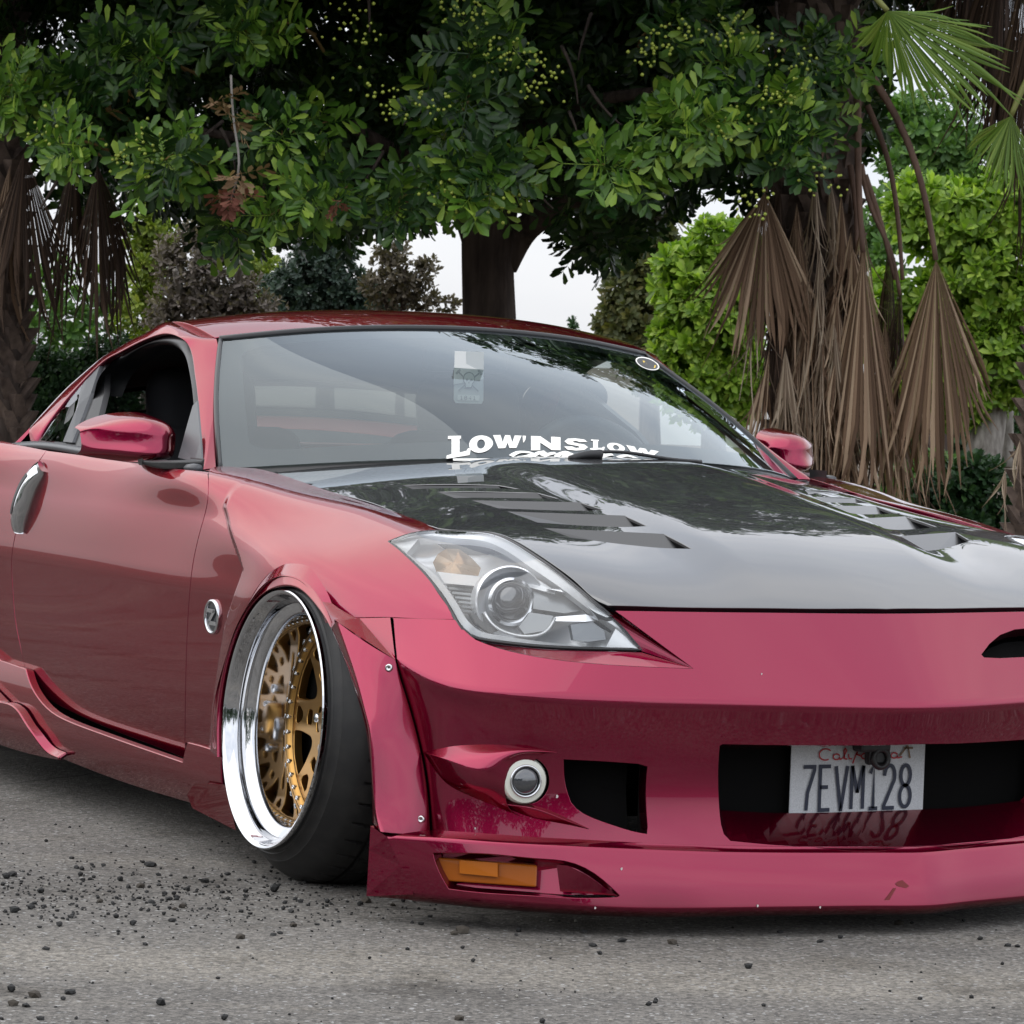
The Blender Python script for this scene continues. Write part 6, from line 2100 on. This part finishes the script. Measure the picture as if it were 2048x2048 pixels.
# ---- fan palms
def frond_mat(name, c0, c1, c2, rough=.7, trans=.12):
    return leaf_mat(name, c0, c1, c2, rough, trans, .3)
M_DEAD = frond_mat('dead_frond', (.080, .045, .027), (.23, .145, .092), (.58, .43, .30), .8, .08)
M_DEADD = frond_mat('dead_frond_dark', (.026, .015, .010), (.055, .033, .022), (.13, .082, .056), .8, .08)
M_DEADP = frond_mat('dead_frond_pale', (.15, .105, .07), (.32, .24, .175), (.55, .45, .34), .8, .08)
M_FROND = frond_mat('green_frond', (.085, .155, .022), (.13, .21, .032), (.20, .27, .05), .42, .25)
M_FRONDY = frond_mat('yellow_frond', (.26, .22, .03), (.36, .30, .05), (.44, .38, .08), .5, .25)
M_PETIOLE = mat('dead_petiole', (.15, .085, .058), .75)
noise_col(M_PETIOLE, (.09, .05, .034), (.20, .12, .085), 12, 4, stretch=(1, 1, .2))
M_GPET = mat('green_petiole', (.16, .17, .04), .6)

def fan(rg, apex, tips, nrm, n, width, web=.74, pleat=.10, curl=.0, ragged=.18, steps=7, thin=.16):
    """palmate leaf: tips = polyline of tip positions (3D) spread evenly; folded segments joined up to `web` of their length"""
    apex = np.asarray(apex, float); T = crv(np.asarray(tips, float), 2 * n)
    nrm = np.asarray(nrm, float); nrm = nrm / np.linalg.norm(nrm)
    Vs, Qs, c = [], [], 0
    for i in range(n):
        a = (i + .5) / n
        tip = T[2 * i + 1]
        ax = tip - apex
        L = np.linalg.norm(ax) * (1 - ragged * rg.uniform(0, 1))
        ax = ax / np.linalg.norm(ax)
        t0 = T[2 * i] - apex; t1 = T[2 * i + 2] - apex
        side = t1 / np.linalg.norm(t1) - t0 / np.linalg.norm(t0)
        half = max(np.linalg.norm(side) / 2, 1e-3)
        side = side / (2 * half)
        jit = rg.normal(0, 1, 3) * .02
        off = rg.normal(0, .02)
        row = []
        for k in range(steps + 1):
            t = k / steps
            w = half * t * L if t < web else half * web * L * (1 - ((t - web) / (1 - web))) ** .75 * (1 - .0) + .001
            w = min(w, width)
            d = nrm * (off * t + pleat * 0) - np.array([0, 0, 1]) * curl * max(0, t - web) ** 2 * L + jit * max(0, t - web * .8) ** 2 * L * 16
            m_ = apex + ax * t * L + d
            row += [m_ - side * w, m_ + nrm * w * .75, m_ + side * w]
        Vs.append(np.array(row))
        for k in range(steps):
            b = c + 3 * k
            Qs += [(b, b + 1, b + 4, b + 3), (b + 1, b + 2, b + 5, b + 4)]
        c += 3 * (steps + 1)
    return np.concatenate(Vs), np.array(Qs)

def palm_trunk(name, base, top, r0, r1, parent, loc, m=M_BARK):
    """trunk covered in criss-cross leaf bases"""
    rgp = np.random.default_rng(5)
    base, top = np.asarray(base, float), np.asarray(top, float)
    P = [base + (top - base) * t for t in np.linspace(0, 1, 12)]
    V, F = tube_geo([p - loc for p in P], np.linspace(r0, r1, 12), 16)
    mesh_obj('trunk', V, F, m, parent)
    parts = []
    H = np.linalg.norm(top - base); rows = int(H / .085)
    for i in range(rows):
        t = (i + .5) / rows; c = base + (top - base) * t; r = r0 + (r1 - r0) * t
        for k in range(9):
            a = 2 * math.pi * (k + (i % 2) * .5) / 9 + rgp.normal(0, .06)
            o_ = np.array([math.cos(a), math.sin(a), 0]); tg = np.array([-math.sin(a), math.cos(a), 0])
            tilt = .6 * (1 if k % 2 else -1)
            up = np.array([0, 0, 1]) + tg * tilt
            w = .048; h = .14; d = .05 + rgp.uniform(0, .03)
            b = c + o_ * (r - .01) - loc
            v = np.array([b - tg * w - up * h * .5, b + tg * w - up * h * .5, b + tg * w * .5 + up * h * .5 + o_ * d, b - tg * w * .5 + up * h * .5 + o_ * d,
                          b - tg * w * .4 + up * h * .5 + o_ * .0, b + tg * w * .4 + up * h * .5 + o_ * .0])
            parts.append((v, [(0, 1, 2, 3), (3, 2, 5, 4), (0, 3, 4), (1, 5, 2)]))
    V, F = merge(parts)
    o = mesh_obj('leaf_base', V, F, M_BOOT, parent, smooth=False); o['kind'] = 'stuff'
M_BOOT = mat('palm_boot', (.10, .07, .052), .9)
noise_col(M_BOOT, (.05, .033, .026), (.16, .115, .09), 9, 4)

def dead_fan(parent, loc, apex_uv, tips_uv, D, n, m, pet=None, depth=.10, width=.03, nm='dead_frond', bend=.0, **kw):
    ap = onD(*apex_uv, D)
    tips = [onD(u, v, D + depth * math.cos(3.0 * k / max(1, len(tips_uv) - 1) * math.pi) * .3 + bend) for k, (u, v) in enumerate(tips_uv)]
    nr = -fwd + np.array([0, 0, .1])
    V, Q = fan(rg, ap - loc, np.array(tips) - loc, nr, n, width, **kw)
    # arch the blade towards the viewer like a folded umbrella
    tt = np.array(tips); mid = tt.mean(0) - loc
    axd = mid - (ap - loc); ln = np.linalg.norm(axd); axd = axd / ln
    rel = V - (ap - loc)
    s = rel @ rgt; sm = axd @ rgt
    wdt = np.ptp(tt @ rgt) / 2 + 1e-6
    al = np.clip(rel @ axd / ln, 0, 1.1)
    x_ = (s - sm * (rel @ axd)) / np.maximum(wdt * np.maximum(al, .15), .02)
    V = V + fwd * (np.clip(np.abs(x_), 0, 1.3)[:, None] ** 2) * (.16 * al[:, None])
    o = fast_mesh(nm, V, Q, m, parent)
    if pet is not None:
        P = crv(np.array([onD(*q, D + .02) - loc for q in pet]), 14)
        V, F = tube_geo(P, np.linspace(.020, .013, len(P)), 7)
        mesh_obj('petiole', V, F, M_GPET if 'green' in m.name else M_PETIOLE, o)
    return o

# right-hand palm
PD = 18.4
pb = onD(1625, 1000, PD + .3); pb[2] = .08
palm = thing('fan_palm', 'fan palm with a long brown skirt of dead fronds right of the car', 'palm tree', tuple(pb))
palm_trunk('trunk', pb, onD(1640, -250, PD + .3), .20, .18, palm, pb)
DF = lambda *a, **k: dead_fan(palm, pb, *a, **k)
# layered skirt behind
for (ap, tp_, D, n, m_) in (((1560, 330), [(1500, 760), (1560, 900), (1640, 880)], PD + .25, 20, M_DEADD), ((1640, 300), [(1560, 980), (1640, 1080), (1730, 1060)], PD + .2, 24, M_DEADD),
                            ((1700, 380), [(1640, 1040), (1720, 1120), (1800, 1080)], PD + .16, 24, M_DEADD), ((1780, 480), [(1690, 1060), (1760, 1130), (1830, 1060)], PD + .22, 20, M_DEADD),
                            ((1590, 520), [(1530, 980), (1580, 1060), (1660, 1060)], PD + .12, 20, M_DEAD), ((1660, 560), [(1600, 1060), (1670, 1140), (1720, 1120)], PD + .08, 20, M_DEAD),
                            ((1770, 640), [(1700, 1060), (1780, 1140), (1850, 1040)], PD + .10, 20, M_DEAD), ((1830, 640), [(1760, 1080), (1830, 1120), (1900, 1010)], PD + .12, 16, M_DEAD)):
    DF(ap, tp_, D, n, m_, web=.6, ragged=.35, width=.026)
DF((1530, 385), [(1400, 560), (1440, 700), (1530, 735), (1600, 715), (1660, 640)], PD - .17, 34, M_DEAD, pet=[(1600, 120), (1560, 260), (1530, 385)], web=.78, ragged=.18, width=.036)
DF((1520, 400), [(1380, 560), (1430, 720), (1470, 715)], PD + .02, 14, M_DEAD, web=.4, ragged=.3, width=.02)
DF((1630, 350), [(1590, 640), (1630, 700), (1680, 640)], PD - .12, 16, M_DEADP, web=.35, ragged=.4, width=.018)
DF((1660, 360), [(1640, 600), (1680, 660), (1712, 560)], PD - .10, 12, M_DEADP, web=.35, ragged=.4, width=.018)
DF((1640, 500), [(1600, 860), (1640, 900), (1680, 800)], PD - .14, 16, M_DEADP, web=.3, ragged=.4, width=.02)
DF((1645, 640), [(1600, 1000), (1640, 1040), (1670, 980)], PD - .13, 14, M_DEADP, web=.3, ragged=.4, width=.02)
DF((1600, 700), [(1535, 900), (1580, 960), (1620, 920)], PD - .02, 14, M_DEAD, web=.3, ragged=.35, width=.02)
DF((1726, 505), [(1645, 860), (1690, 1000), (1745, 1040), (1800, 960), (1800, 800)], PD - .24, 34, M_DEAD, pet=[(1715, 190), (1716, 300), (1720, 420), (1726, 505)], web=.82, ragged=.14, width=.040)
DF((1872, 520), [(1765, 820), (1800, 960), (1880, 1020), (1955, 930), (2002, 780)], PD - .20, 36, M_DEAD, pet=[(1745, 155), (1790, 230), (1835, 340), (1872, 520)], web=.84, ragged=.14, width=.042)
DF((1800, 560), [(1770, 760), (1790, 900), (1830, 860)], PD + .05, 16, M_DEADD, web=.5, ragged=.3, width=.026)
for q in ([(1735, 210), (1770, 300), (1795, 430), (1805, 560)], [(1722, 330), (1745, 420), (1780, 500), (1800, 590)], [(1700, 330), (1712, 420), (1712, 500)], [(1730, 350), (1760, 440), (1790, 560)]):
    P = crv(np.array([onD(u, v, PD + .03) - pb for u, v in q]), 12)
    V, F = tube_geo(P, np.linspace(.016, .010, 13), 7)
    mesh_obj('petiole', V, F, M_PETIOLE, palm)
for q, w in (([(1610, 130), (1630, 200), (1640, 300)], .05), ([(1560, 90), (1600, 180), (1625, 260)], .04), ([(1660, 120), (1650, 220), (1640, 320)], .04)):
    P = crv(np.array([onD(u, v, PD - .25) - pb for u, v in q]), 8)
    V, F = tube_geo(P, np.linspace(w * .6, w * .35, 9), 8)
    mesh_obj('petiole', V, F, M_PETIOLE, palm)
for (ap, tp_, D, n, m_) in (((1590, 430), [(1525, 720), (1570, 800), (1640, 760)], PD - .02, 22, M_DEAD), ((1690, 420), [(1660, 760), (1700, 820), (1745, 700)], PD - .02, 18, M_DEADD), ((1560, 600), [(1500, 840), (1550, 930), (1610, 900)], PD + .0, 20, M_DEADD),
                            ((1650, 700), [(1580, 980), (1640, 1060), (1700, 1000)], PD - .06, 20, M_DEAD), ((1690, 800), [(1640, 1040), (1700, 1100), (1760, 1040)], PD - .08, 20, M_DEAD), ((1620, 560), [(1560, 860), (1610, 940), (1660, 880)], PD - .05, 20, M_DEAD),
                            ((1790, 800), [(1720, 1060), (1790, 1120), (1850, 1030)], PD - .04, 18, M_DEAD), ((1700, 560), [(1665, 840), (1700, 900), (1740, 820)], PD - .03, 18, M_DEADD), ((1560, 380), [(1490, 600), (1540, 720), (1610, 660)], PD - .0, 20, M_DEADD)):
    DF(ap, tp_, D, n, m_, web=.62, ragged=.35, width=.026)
for k in range(26):
    u0 = rg.uniform(1505, 1735); v0 = rg.uniform(330, 800); ln = rg.uniform(210, 340); wd = rg.uniform(28, 62); lean = rg.uniform(-30, 30)
    DF((u0, v0), [(u0 + lean - wd, v0 + ln * .9), (u0 + lean, v0 + ln), (u0 + lean + wd, v0 + ln * .88)], PD - rg.uniform(-.02, .16), int(rg.integers(9, 15)), (M_DEAD, M_DEAD, M_DEADP)[k % 3], web=.4, ragged=.45, width=.022)
# living fronds reaching right
DF((1775, 22), [(1700, 90), (1780, 170), (1850, 225), (1940, 235), (2010, 215), (2034, 130), (1990, 60), (1900, 20)], PD - 1.4, 46, M_FROND, pet=[(1650, -120), (1720, -40), (1775, 22)], nm='green_frond', web=.72, ragged=.12, width=.030, curl=.25, bend=.12)
DF((2022, 232), [(1918, 285), (1955, 340), (2000, 395), (2050, 410), (2110, 350)], PD - 1.2, 34, M_FROND, pet=[(2130, 60), (2060, 150), (2022, 232)], nm='green_frond', web=.68, ragged=.15, width=.028, curl=.2)
for k in range(10):
    a = rg.uniform(-1, 1); u0 = 1640 + 130 * a; 
    DF((u0, -330 + rg.uniform(-60, 60)), [(u0 - 330 + 300 * a, -560 + 160 * abs(a)), (u0 + 250 * a, -760 + 200 * abs(a)), (u0 + 330 + 300 * a, -560 + 160 * abs(a))], PD + rg.uniform(-.8, .8), 26, M_FROND, nm='green_frond', web=.5, width=.03, curl=.3)

# palm at the right edge
P2D = 17.6
p2 = onD(2080, 1000, P2D); p2[2] = .08
palm2 = thing('fan_palm', 'palm cut off by the right edge of the photo, rough trunk behind the far headlight', 'palm tree', tuple(p2))
palm_trunk('trunk', p2, onD(2230, -300, P2D), .13, .13, palm2, p2)
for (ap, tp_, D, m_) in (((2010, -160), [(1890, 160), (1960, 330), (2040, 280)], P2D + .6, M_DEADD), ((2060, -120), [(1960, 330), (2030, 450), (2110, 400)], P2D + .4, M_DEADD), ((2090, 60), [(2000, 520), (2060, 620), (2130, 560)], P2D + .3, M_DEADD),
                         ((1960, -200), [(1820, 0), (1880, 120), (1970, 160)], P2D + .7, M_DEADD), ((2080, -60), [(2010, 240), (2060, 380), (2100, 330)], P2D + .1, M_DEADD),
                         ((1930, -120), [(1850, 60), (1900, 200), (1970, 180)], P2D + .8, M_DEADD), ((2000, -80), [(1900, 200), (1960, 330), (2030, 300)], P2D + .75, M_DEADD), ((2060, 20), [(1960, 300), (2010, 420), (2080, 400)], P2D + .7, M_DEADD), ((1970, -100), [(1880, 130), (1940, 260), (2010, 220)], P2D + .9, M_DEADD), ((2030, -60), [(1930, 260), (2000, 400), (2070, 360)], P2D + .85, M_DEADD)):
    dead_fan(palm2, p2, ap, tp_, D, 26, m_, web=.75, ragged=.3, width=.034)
for k, (ap, tp_) in enumerate((((2010, 940), [(1985, 1010), (2005, 1060), (2030, 1060)]), ((2040, 880), [(2010, 960), (2030, 1010), (2060, 1000)]))):
    dead_fan(palm2, p2, ap, tp_, P2D - .25, 7, M_DEADP, web=.3, ragged=.3, width=.02)

for k in range(9):
    a = rg.uniform(-1, 1); u0 = 2230 + 100 * a
    dead_fan(palm2, p2, (u0, -320), [(u0 - 280 + 280 * a, -520 + 150 * abs(a)), (u0 + 230 * a, -720 + 190 * abs(a)), (u0 + 280 + 280 * a, -520 + 150 * abs(a))], P2D + rg.uniform(-.7, .7), 24, M_FROND, nm='green_frond', web=.6, width=.03, curl=.3)
# palm at the left edge
P3D = 19.2
p3 = onD(2, 1000, P3D); p3[2] = .08
palm3 = thing('fan_palm', 'palm at the left edge of the photo, dark dead fronds hanging above the hedge', 'palm tree', tuple(p3))
palm_trunk('trunk', p3, onD(-30, -200, P3D), .16, .15, palm3, p3)
for (ap, tp_, D, n, m_, w) in (((48, 305), [(-70, 560), (-20, 700), (50, 720), (110, 700), (150, 560)], P3D - .45, 34, M_DEADD, .03), ((195, 330), [(120, 560), (165, 700), (215, 715), (255, 690), (275, 520)], P3D - .3, 34, M_DEADD, .03),
                               ((150, 300), [(60, 560), (110, 740), (180, 640)], P3D - .1, 18, M_DEADD, .024), ((20, 330), [(-90, 640), (-30, 780), (30, 790), (40, 700)], P3D - .2, 20, M_DEAD, .026),
                               ((230, 420), [(180, 640), (230, 700), (262, 600)], P3D - .2, 14, M_DEADD, .02)):
    dead_fan(palm3, p3, ap, tp_, D, n, m_, web=.7, ragged=.35, width=w)
dead_fan(palm3, p3, (-20, 60), [(20, 40), (48, 120), (40, 190), (-10, 200)], P3D + .3, 12, M_FRONDY, nm='yellow_frond', web=.4, width=.03)
dead_fan(palm3, p3, (-10, 250), [(20, 250), (25, 310), (0, 330)], P3D + .3, 8, M_FRONDY, nm='yellow_frond', web=.4, width=.02)
for k in range(8):
    a = rg.uniform(-1, 1); u0 = -20 + 120 * a
    dead_fan(palm3, p3, (u0, -300), [(u0 - 300 + 300 * a, -520 + 160 * abs(a)), (u0 + 250 * a, -740 + 200 * abs(a)), (u0 + 300 + 300 * a, -520 + 160 * abs(a))], P3D + rg.uniform(-.8, .8), 24, M_FROND, nm='green_frond', web=.5, width=.03, curl=.3)

# ---- trees and shrubs further back
def tuft(rg, n=9, L=1.0, W=.34):
    Vs, Qs, c = [], [], 0
    for k in range(n):
        lv, lq = leaflet(L * rg.uniform(.75, 1.1), W)
        el = math.radians(rg.uniform(10, 75))
        V = np.stack([lv[:, 0], lv[:, 1] * math.cos(el) - lv[:, 2] * math.sin(el), lv[:, 1] * math.sin(el) + lv[:, 2] * math.cos(el)], 1)
        a = 2.4 * k
        V = np.stack([V[:, 0] * math.cos(a) - V[:, 1] * math.sin(a), V[:, 0] * math.sin(a) + V[:, 1] * math.cos(a), V[:, 2]], 1)
        Vs.append(V); Qs.append(lq + c); c += 6
    return np.concatenate(Vs), np.concatenate(Qs)
TUFTS = [tuft(rg, n) for n in (7, 9, 11)]
SPARSE = [tuft(rg, 4, 1, .4) for _ in range(3)]
def bush(name, label, cat, blobs, D, m, size, dens, trunk=None, tufts=TUFTS, fill=.35, group=None, spread=1.0, bark=M_BARK, up=.5):
    """blobs: (u, v, ru, rv) ellipses in the photo, rounded in depth at distance D"""
    u0 = np.mean([b[0] for b in blobs])
    base = onD(u0, 1000, D); base[2] = .08
    t = thing(name, label, cat, tuple(base), group=group)
    Vs, Qs, c = [], [], 0
    for (u, v, ru, rv) in blobs:
        ce = onD(u, v, D); R_ = np.array([ru, (ru + rv) / 2, rv]) * D / FPX
        nt = int(dens * ru * rv * 4e-3 * 3.1)
        for k in range(nt):
            q = rg.normal(0, 1, 3); q /= np.linalg.norm(q)
            rad = rg.uniform(.78, 1.06) if rg.uniform() > fill else rg.uniform(.2, .8)
            q1 = q * rad
            p = ce + rgt * q1[0] * R_[0] + fwd * q1[1] * R_[1] * spread + np.array([0, 0, q1[2] * R_[2]])
            if p[2] < .1: continue
            outd = rgt * q[0] + fwd * q[1] + np.array([0, 0, q[2] + up]) - fwd * .25 + rg.normal(0, .25, 3)
            Rm = rotm(outd, rg.uniform(0, 6.28), rg)
            V, Q = tufts[int(rg.integers(0, len(tufts)))]
            Vs.append((V * size * rg.uniform(.7, 1.25)) @ Rm.T + p - base); Qs.append(Q + c); c += len(V)
    o = fast_mesh('foliage', np.concatenate(Vs), np.concatenate(Qs), m, t); o['kind'] = 'stuff'
    if trunk:
        for (path, r0, r1) in trunk:
            P = crv(np.array([onD(u, v, D + dd) - base for u, v, dd in path]), 10)
            V, F = tube_geo(P, np.linspace(r0, r1, 11), 10)
            mesh_obj('trunk', V, F, bark, t)
    return t
M_LIME = leaf_mat('bright_green_leaf', (.10, .19, .016), (.20, .32, .032), (.38, .50, .085), .5, .30)
M_MID = leaf_mat('mid_green_leaf', (.05, .12, .025), (.085, .18, .035), (.14, .26, .05), .5, .25)
M_DARKG = leaf_mat('hedge_leaf', (.018, .05, .018), (.03, .08, .025), (.06, .13, .035), .5, .15)
M_BLUEG = leaf_mat('blue_green_leaf', (.022, .045, .032), (.035, .065, .045), (.07, .11, .075), .5, .15)
M_OLIVE = leaf_mat('olive_leaf', (.045, .06, .016), (.075, .085, .022), (.13, .12, .03), .6, .2)
M_DRYTREE = leaf_mat('dry_grey_leaf', (.09, .075, .06), (.16, .135, .12), (.26, .22, .20), .8, .2)
M_YELLOWG = leaf_mat('yellow_green_leaf', (.12, .18, .02), (.20, .26, .035), (.30, .34, .06), .5, .3)
bush('street_tree', 'bright green rounded tree between the conifer and the brown palm', 'tree', [(1420, 640, 95, 110), (1360, 560, 50, 60), (1470, 560, 70, 80), (1400, 760, 80, 80), (1350, 690, 45, 50), (1470, 770, 60, 80), (1440, 500, 60, 60)], 30, M_LIME, .125, 2.9,
     [([(1430, 1000, 0), (1425, 820, 0), (1420, 640, 0)], .12, .06)])
bush('street_tree', 'bright green tree filling the gap right of the hanging dead fronds', 'tree', [(1980, 560, 110, 110), (1900, 450, 100, 80), (2040, 420, 90, 80), (1990, 720, 100, 90), (1880, 640, 80, 90), (1840, 760, 70, 70), (1770, 640, 50, 90), (2040, 640, 70, 90), (1930, 800, 80, 50), (1840, 420, 60, 60)], 31, M_LIME, .13, 2.5,
     [([(1960, 945, 0), (1985, 780, 0), (1960, 560, 0)], .16, .08), ([(2010, 935, .6), (2012, 800, .6), (2000, 640, 0)], .07, .05)], bark=M_PALEBARK)
bush('street_tree', 'mid green tall tree seen behind the green palm fan', 'tree', [(1880, 260, 90, 80), (1830, 330, 70, 70), (1960, 330, 80, 70), (1800, 250, 60, 60), (1760, 480, 60, 90), (1900, 380, 80, 60)], 36, M_MID, .13, 1.6,
     [([(1870, 1000, 0), (1875, 700, 0), (1880, 300, 0)], .15, .06)])
bush('conifer', 'dark olive cone shaped tree standing against the pale sky', 'tree', [(1275, 640, 70, 60), (1275, 570, 60, 60), (1290, 510, 50, 50), (1310, 450, 45, 50), (1240, 640, 45, 45), (1330, 600, 60, 80), (1320, 720, 80, 60)], 42, M_OLIVE, .14, 3.2,
     [([(1300, 1000, 0), (1300, 640, 0), (1305, 430, 0)], .15, .04)])
bush('sapling_top', 'tiny dark treetop poking above the car roof right of the trunk', 'tree', [(1145, 648, 5, 9), (1146, 660, 5, 10)], 70, M_DARKG, .10, 40, [([(1146, 760, 0), (1146, 700, 0), (1145, 640, 0)], .03, .02)], tufts=SPARSE)
bush('street_tree', 'grey half dry tree behind the left side of the car roof', 'tree', [(400, 560, 60, 90), (440, 500, 50, 60), (360, 600, 60, 60), (430, 620, 60, 50), (480, 590, 50, 60), (340, 520, 40, 50), (520, 620, 50, 40), (390, 470, 40, 40), (330, 640, 50, 40)], 27, M_DRYTREE, .055, 6.0,
     [([(420, 1000, 0), (425, 700, 0), (430, 520, 0)], .10, .04), ([(425, 700, 0), (470, 600, 0), (480, 520, -.2)], .05, .02), ([(425, 720, 0), (370, 620, 0), (350, 540, -.2)], .05, .02)], bark=M_PALEBARK, fill=.8, tufts=SPARSE)
bush('street_tree', 'yellow green leafy tree between the left palm and the dry grey tree', 'tree', [(290, 450, 40, 60), (300, 540, 45, 60), (280, 620, 45, 60), (330, 480, 30, 40), (520, 540, 40, 60), (470, 650, 60, 40)], 29, M_YELLOWG, .075, 3.4,
     [([(295, 1000, 0), (295, 700, 0), (292, 450, 0)], .07, .03)], fill=.5)
bush('street_tree', 'dark blue green tree behind the middle of the car roof', 'tree', [(640, 560, 80, 70), (700, 600, 70, 50), (580, 600, 70, 60), (760, 620, 60, 40), (650, 500, 60, 50), (560, 650, 90, 50)], 28, M_BLUEG, .058, 6.5,
     [([(650, 1000, 0), (650, 720, 0), (650, 540, 0)], .10, .04)], fill=.5)
bush('street_tree', 'sparse brown leaved tree with thin branches left of the main trunk', 'tree', [(800, 560, 55, 55), (840, 600, 45, 40), (780, 510, 40, 40), (850, 545, 25, 40), (900, 610, 22, 16), (760, 580, 45, 50)], 27, leaf_mat('brown_green_leaf', (.06, .05, .035), (.11, .09, .06), (.18, .15, .11), .7, .2), .055, 4.5,
     [([(800, 1000, 0), (802, 700, 0), (810, 540, 0)], .05, .015), ([(803, 680, 0), (850, 610, 0), (915, 605, 0)], .02, .008), ([(803, 690, 0), (770, 600, 0), (765, 510, 0)], .02, .008)], tufts=SPARSE, fill=.7)
bush('hedge', 'clipped green hedge behind the rear of the car at left', 'hedge', [(60, 740, 70, 45), (150, 750, 80, 45), (230, 720, 70, 45), (20, 800, 60, 50), (110, 810, 90, 50), (200, 790, 90, 50), (-40, 760, 60, 60)], 23, M_DARKG, .055, 6.0, spread=.8)
bush('street_tree', 'green tree showing bright gaps behind the left palm', 'tree', [(60, 640, 80, 60), (150, 650, 70, 60), (220, 600, 50, 60), (-20, 600, 60, 60), (100, 560, 60, 40)], 32, M_MID, .12, .8,
     [([(100, 1000, 0), (102, 800, 0), (110, 600, 0)], .10, .04)], fill=.6)
bush('shrub', 'low glossy shrub at the foot of the right edge palm', 'shrub', [(1900, 985, 55, 45), (1960, 960, 45, 40), (1850, 1010, 50, 40), (1990, 1010, 45, 50), (1930, 1040, 80, 40)], 22, M_DARKG, .085, 3.0)
bush('shrub', 'light green low shrub under the brown palm skirt', 'shrub', [(1830, 965, 45, 35), (1870, 940, 45, 30), (1790, 990, 40, 30)], 25, M_MID, .085, 2.6)
bush('street_tree', 'shaded green tree low behind the pale tree stems', 'tree', [(1900, 860, 70, 60), (1980, 870, 60, 60), (1830, 880, 60, 60), (2050, 840, 60, 80), (1760, 860, 70, 80), (1940, 930, 90, 40)], 40, M_DARKG, .15, 1.6,
     [([(1905, 1000, 0), (1905, 920, 0), (1905, 840, 0)], .10, .06)])
# pale wall far behind, glimpsed under the palm skirt
wl_ = thing('boundary_wall', 'low white wall glimpsed through the fronds at right', 'wall', tuple(gp(44, 4.5, .08)))
c = gp(44, 4.5, .08)
V, F = box_geo((0, 0, .32), (.2, 6.0, .64), np.stack([fwd, -rgt, [0, 0, 1]], 1)); 
mesh_obj('panel', V, F, mat('white_wall', (.75, .74, .71), .8), wl_, smooth=False)
V, F = box_geo((0, 0, .67), (.26, 6.04, .06), np.stack([fwd, -rgt, [0, 0, 1]], 1))
mesh_obj('coping', V, F, M_CONC, wl_, smooth=False)

# second tree of the row, mostly outside the frame at left
t2 = gp(20.6, -5.9, .08)
tree2 = thing('shade_tree', 'dark green neighbour tree whose leaves reach in at the upper left edge', 'tree', tuple(t2))
V, F = tube_geo([np.array([0, 0, 0.]), np.array([.05, .02, 1.4]), np.array([-.05, .1, 2.9]), np.array([0, .1, 4.2])], [.17, .13, .11, .06], 12)
mesh_obj('trunk', V, F, M_BARK, tree2)
JV, JQ, jn = [], [], 0
for k in range(760):
    th = rg.uniform(0, 2 * math.pi); rad = 2.9 * math.sqrt(rg.uniform(0, 1)); hmax = 4.0 * math.sqrt(max(0, 1 - (rad / 2.95) ** 4))
    p = fwd * rad * math.cos(th) * .75 + rgt * rad * math.sin(th) + np.array([0, 0, 2.7 + hmax * rg.uniform(0, 1) ** .7])
    out = p - np.array([0, 0, 3.2]); out = out / np.linalg.norm(out) + rg.normal(0, .4, 3) + np.array([0, 0, .4])
    R = rotm(out, rg.uniform(0, 6.28), rg)
    V, Q = ROS[int(rg.integers(0, 6))]
    JV.append((V * rg.uniform(1.2, 1.6)) @ R.T + p); JQ.append(Q + jn); jn += len(V)
o = fast_mesh('foliage', np.concatenate(JV), np.concatenate(JQ), M_LEAF, tree2); o['kind'] = 'stuff'
# line of trees far behind the camera: only its reflection shows in the paint
Vs, Qs, c = [], [], 0
cx = np.array([0, -.5, 0])
for k in range(34):
    az = math.radians(222 + 120 * k / 33 + rg.uniform(-2, 2)); dist = rg.uniform(44, 52); h = rg.uniform(6.0, 12.5); w = rg.uniform(2.4, 3.8)
    ce = cx + np.array([math.cos(az), math.sin(az), 0]) * dist
    for q in range(420):
        n3 = rg.normal(0, 1, 3); n3 /= np.linalg.norm(n3)
        p = ce + n3 * np.array([w, w, h * .5]) * rg.uniform(.7, 1.05) + np.array([0, 0, h * .5])
        if p[2] < .1: p[2] = rg.uniform(.1, .6)
        R = rotm(n3 + np.array([0, 0, .4]), rg.uniform(0, 6.28), rg)
        V, Q = TUFTS[int(rg.integers(0, 3))]
        Vs.append((V * rg.uniform(.35, .6)) @ R.T + p); Qs.append(Q + c); c += len(V)
o = fast_mesh('distant_trees', np.concatenate(Vs), np.concatenate(Qs), M_DARKG); tag(o, 'far line of dark trees across the parking lot', None, None, 'stuff')
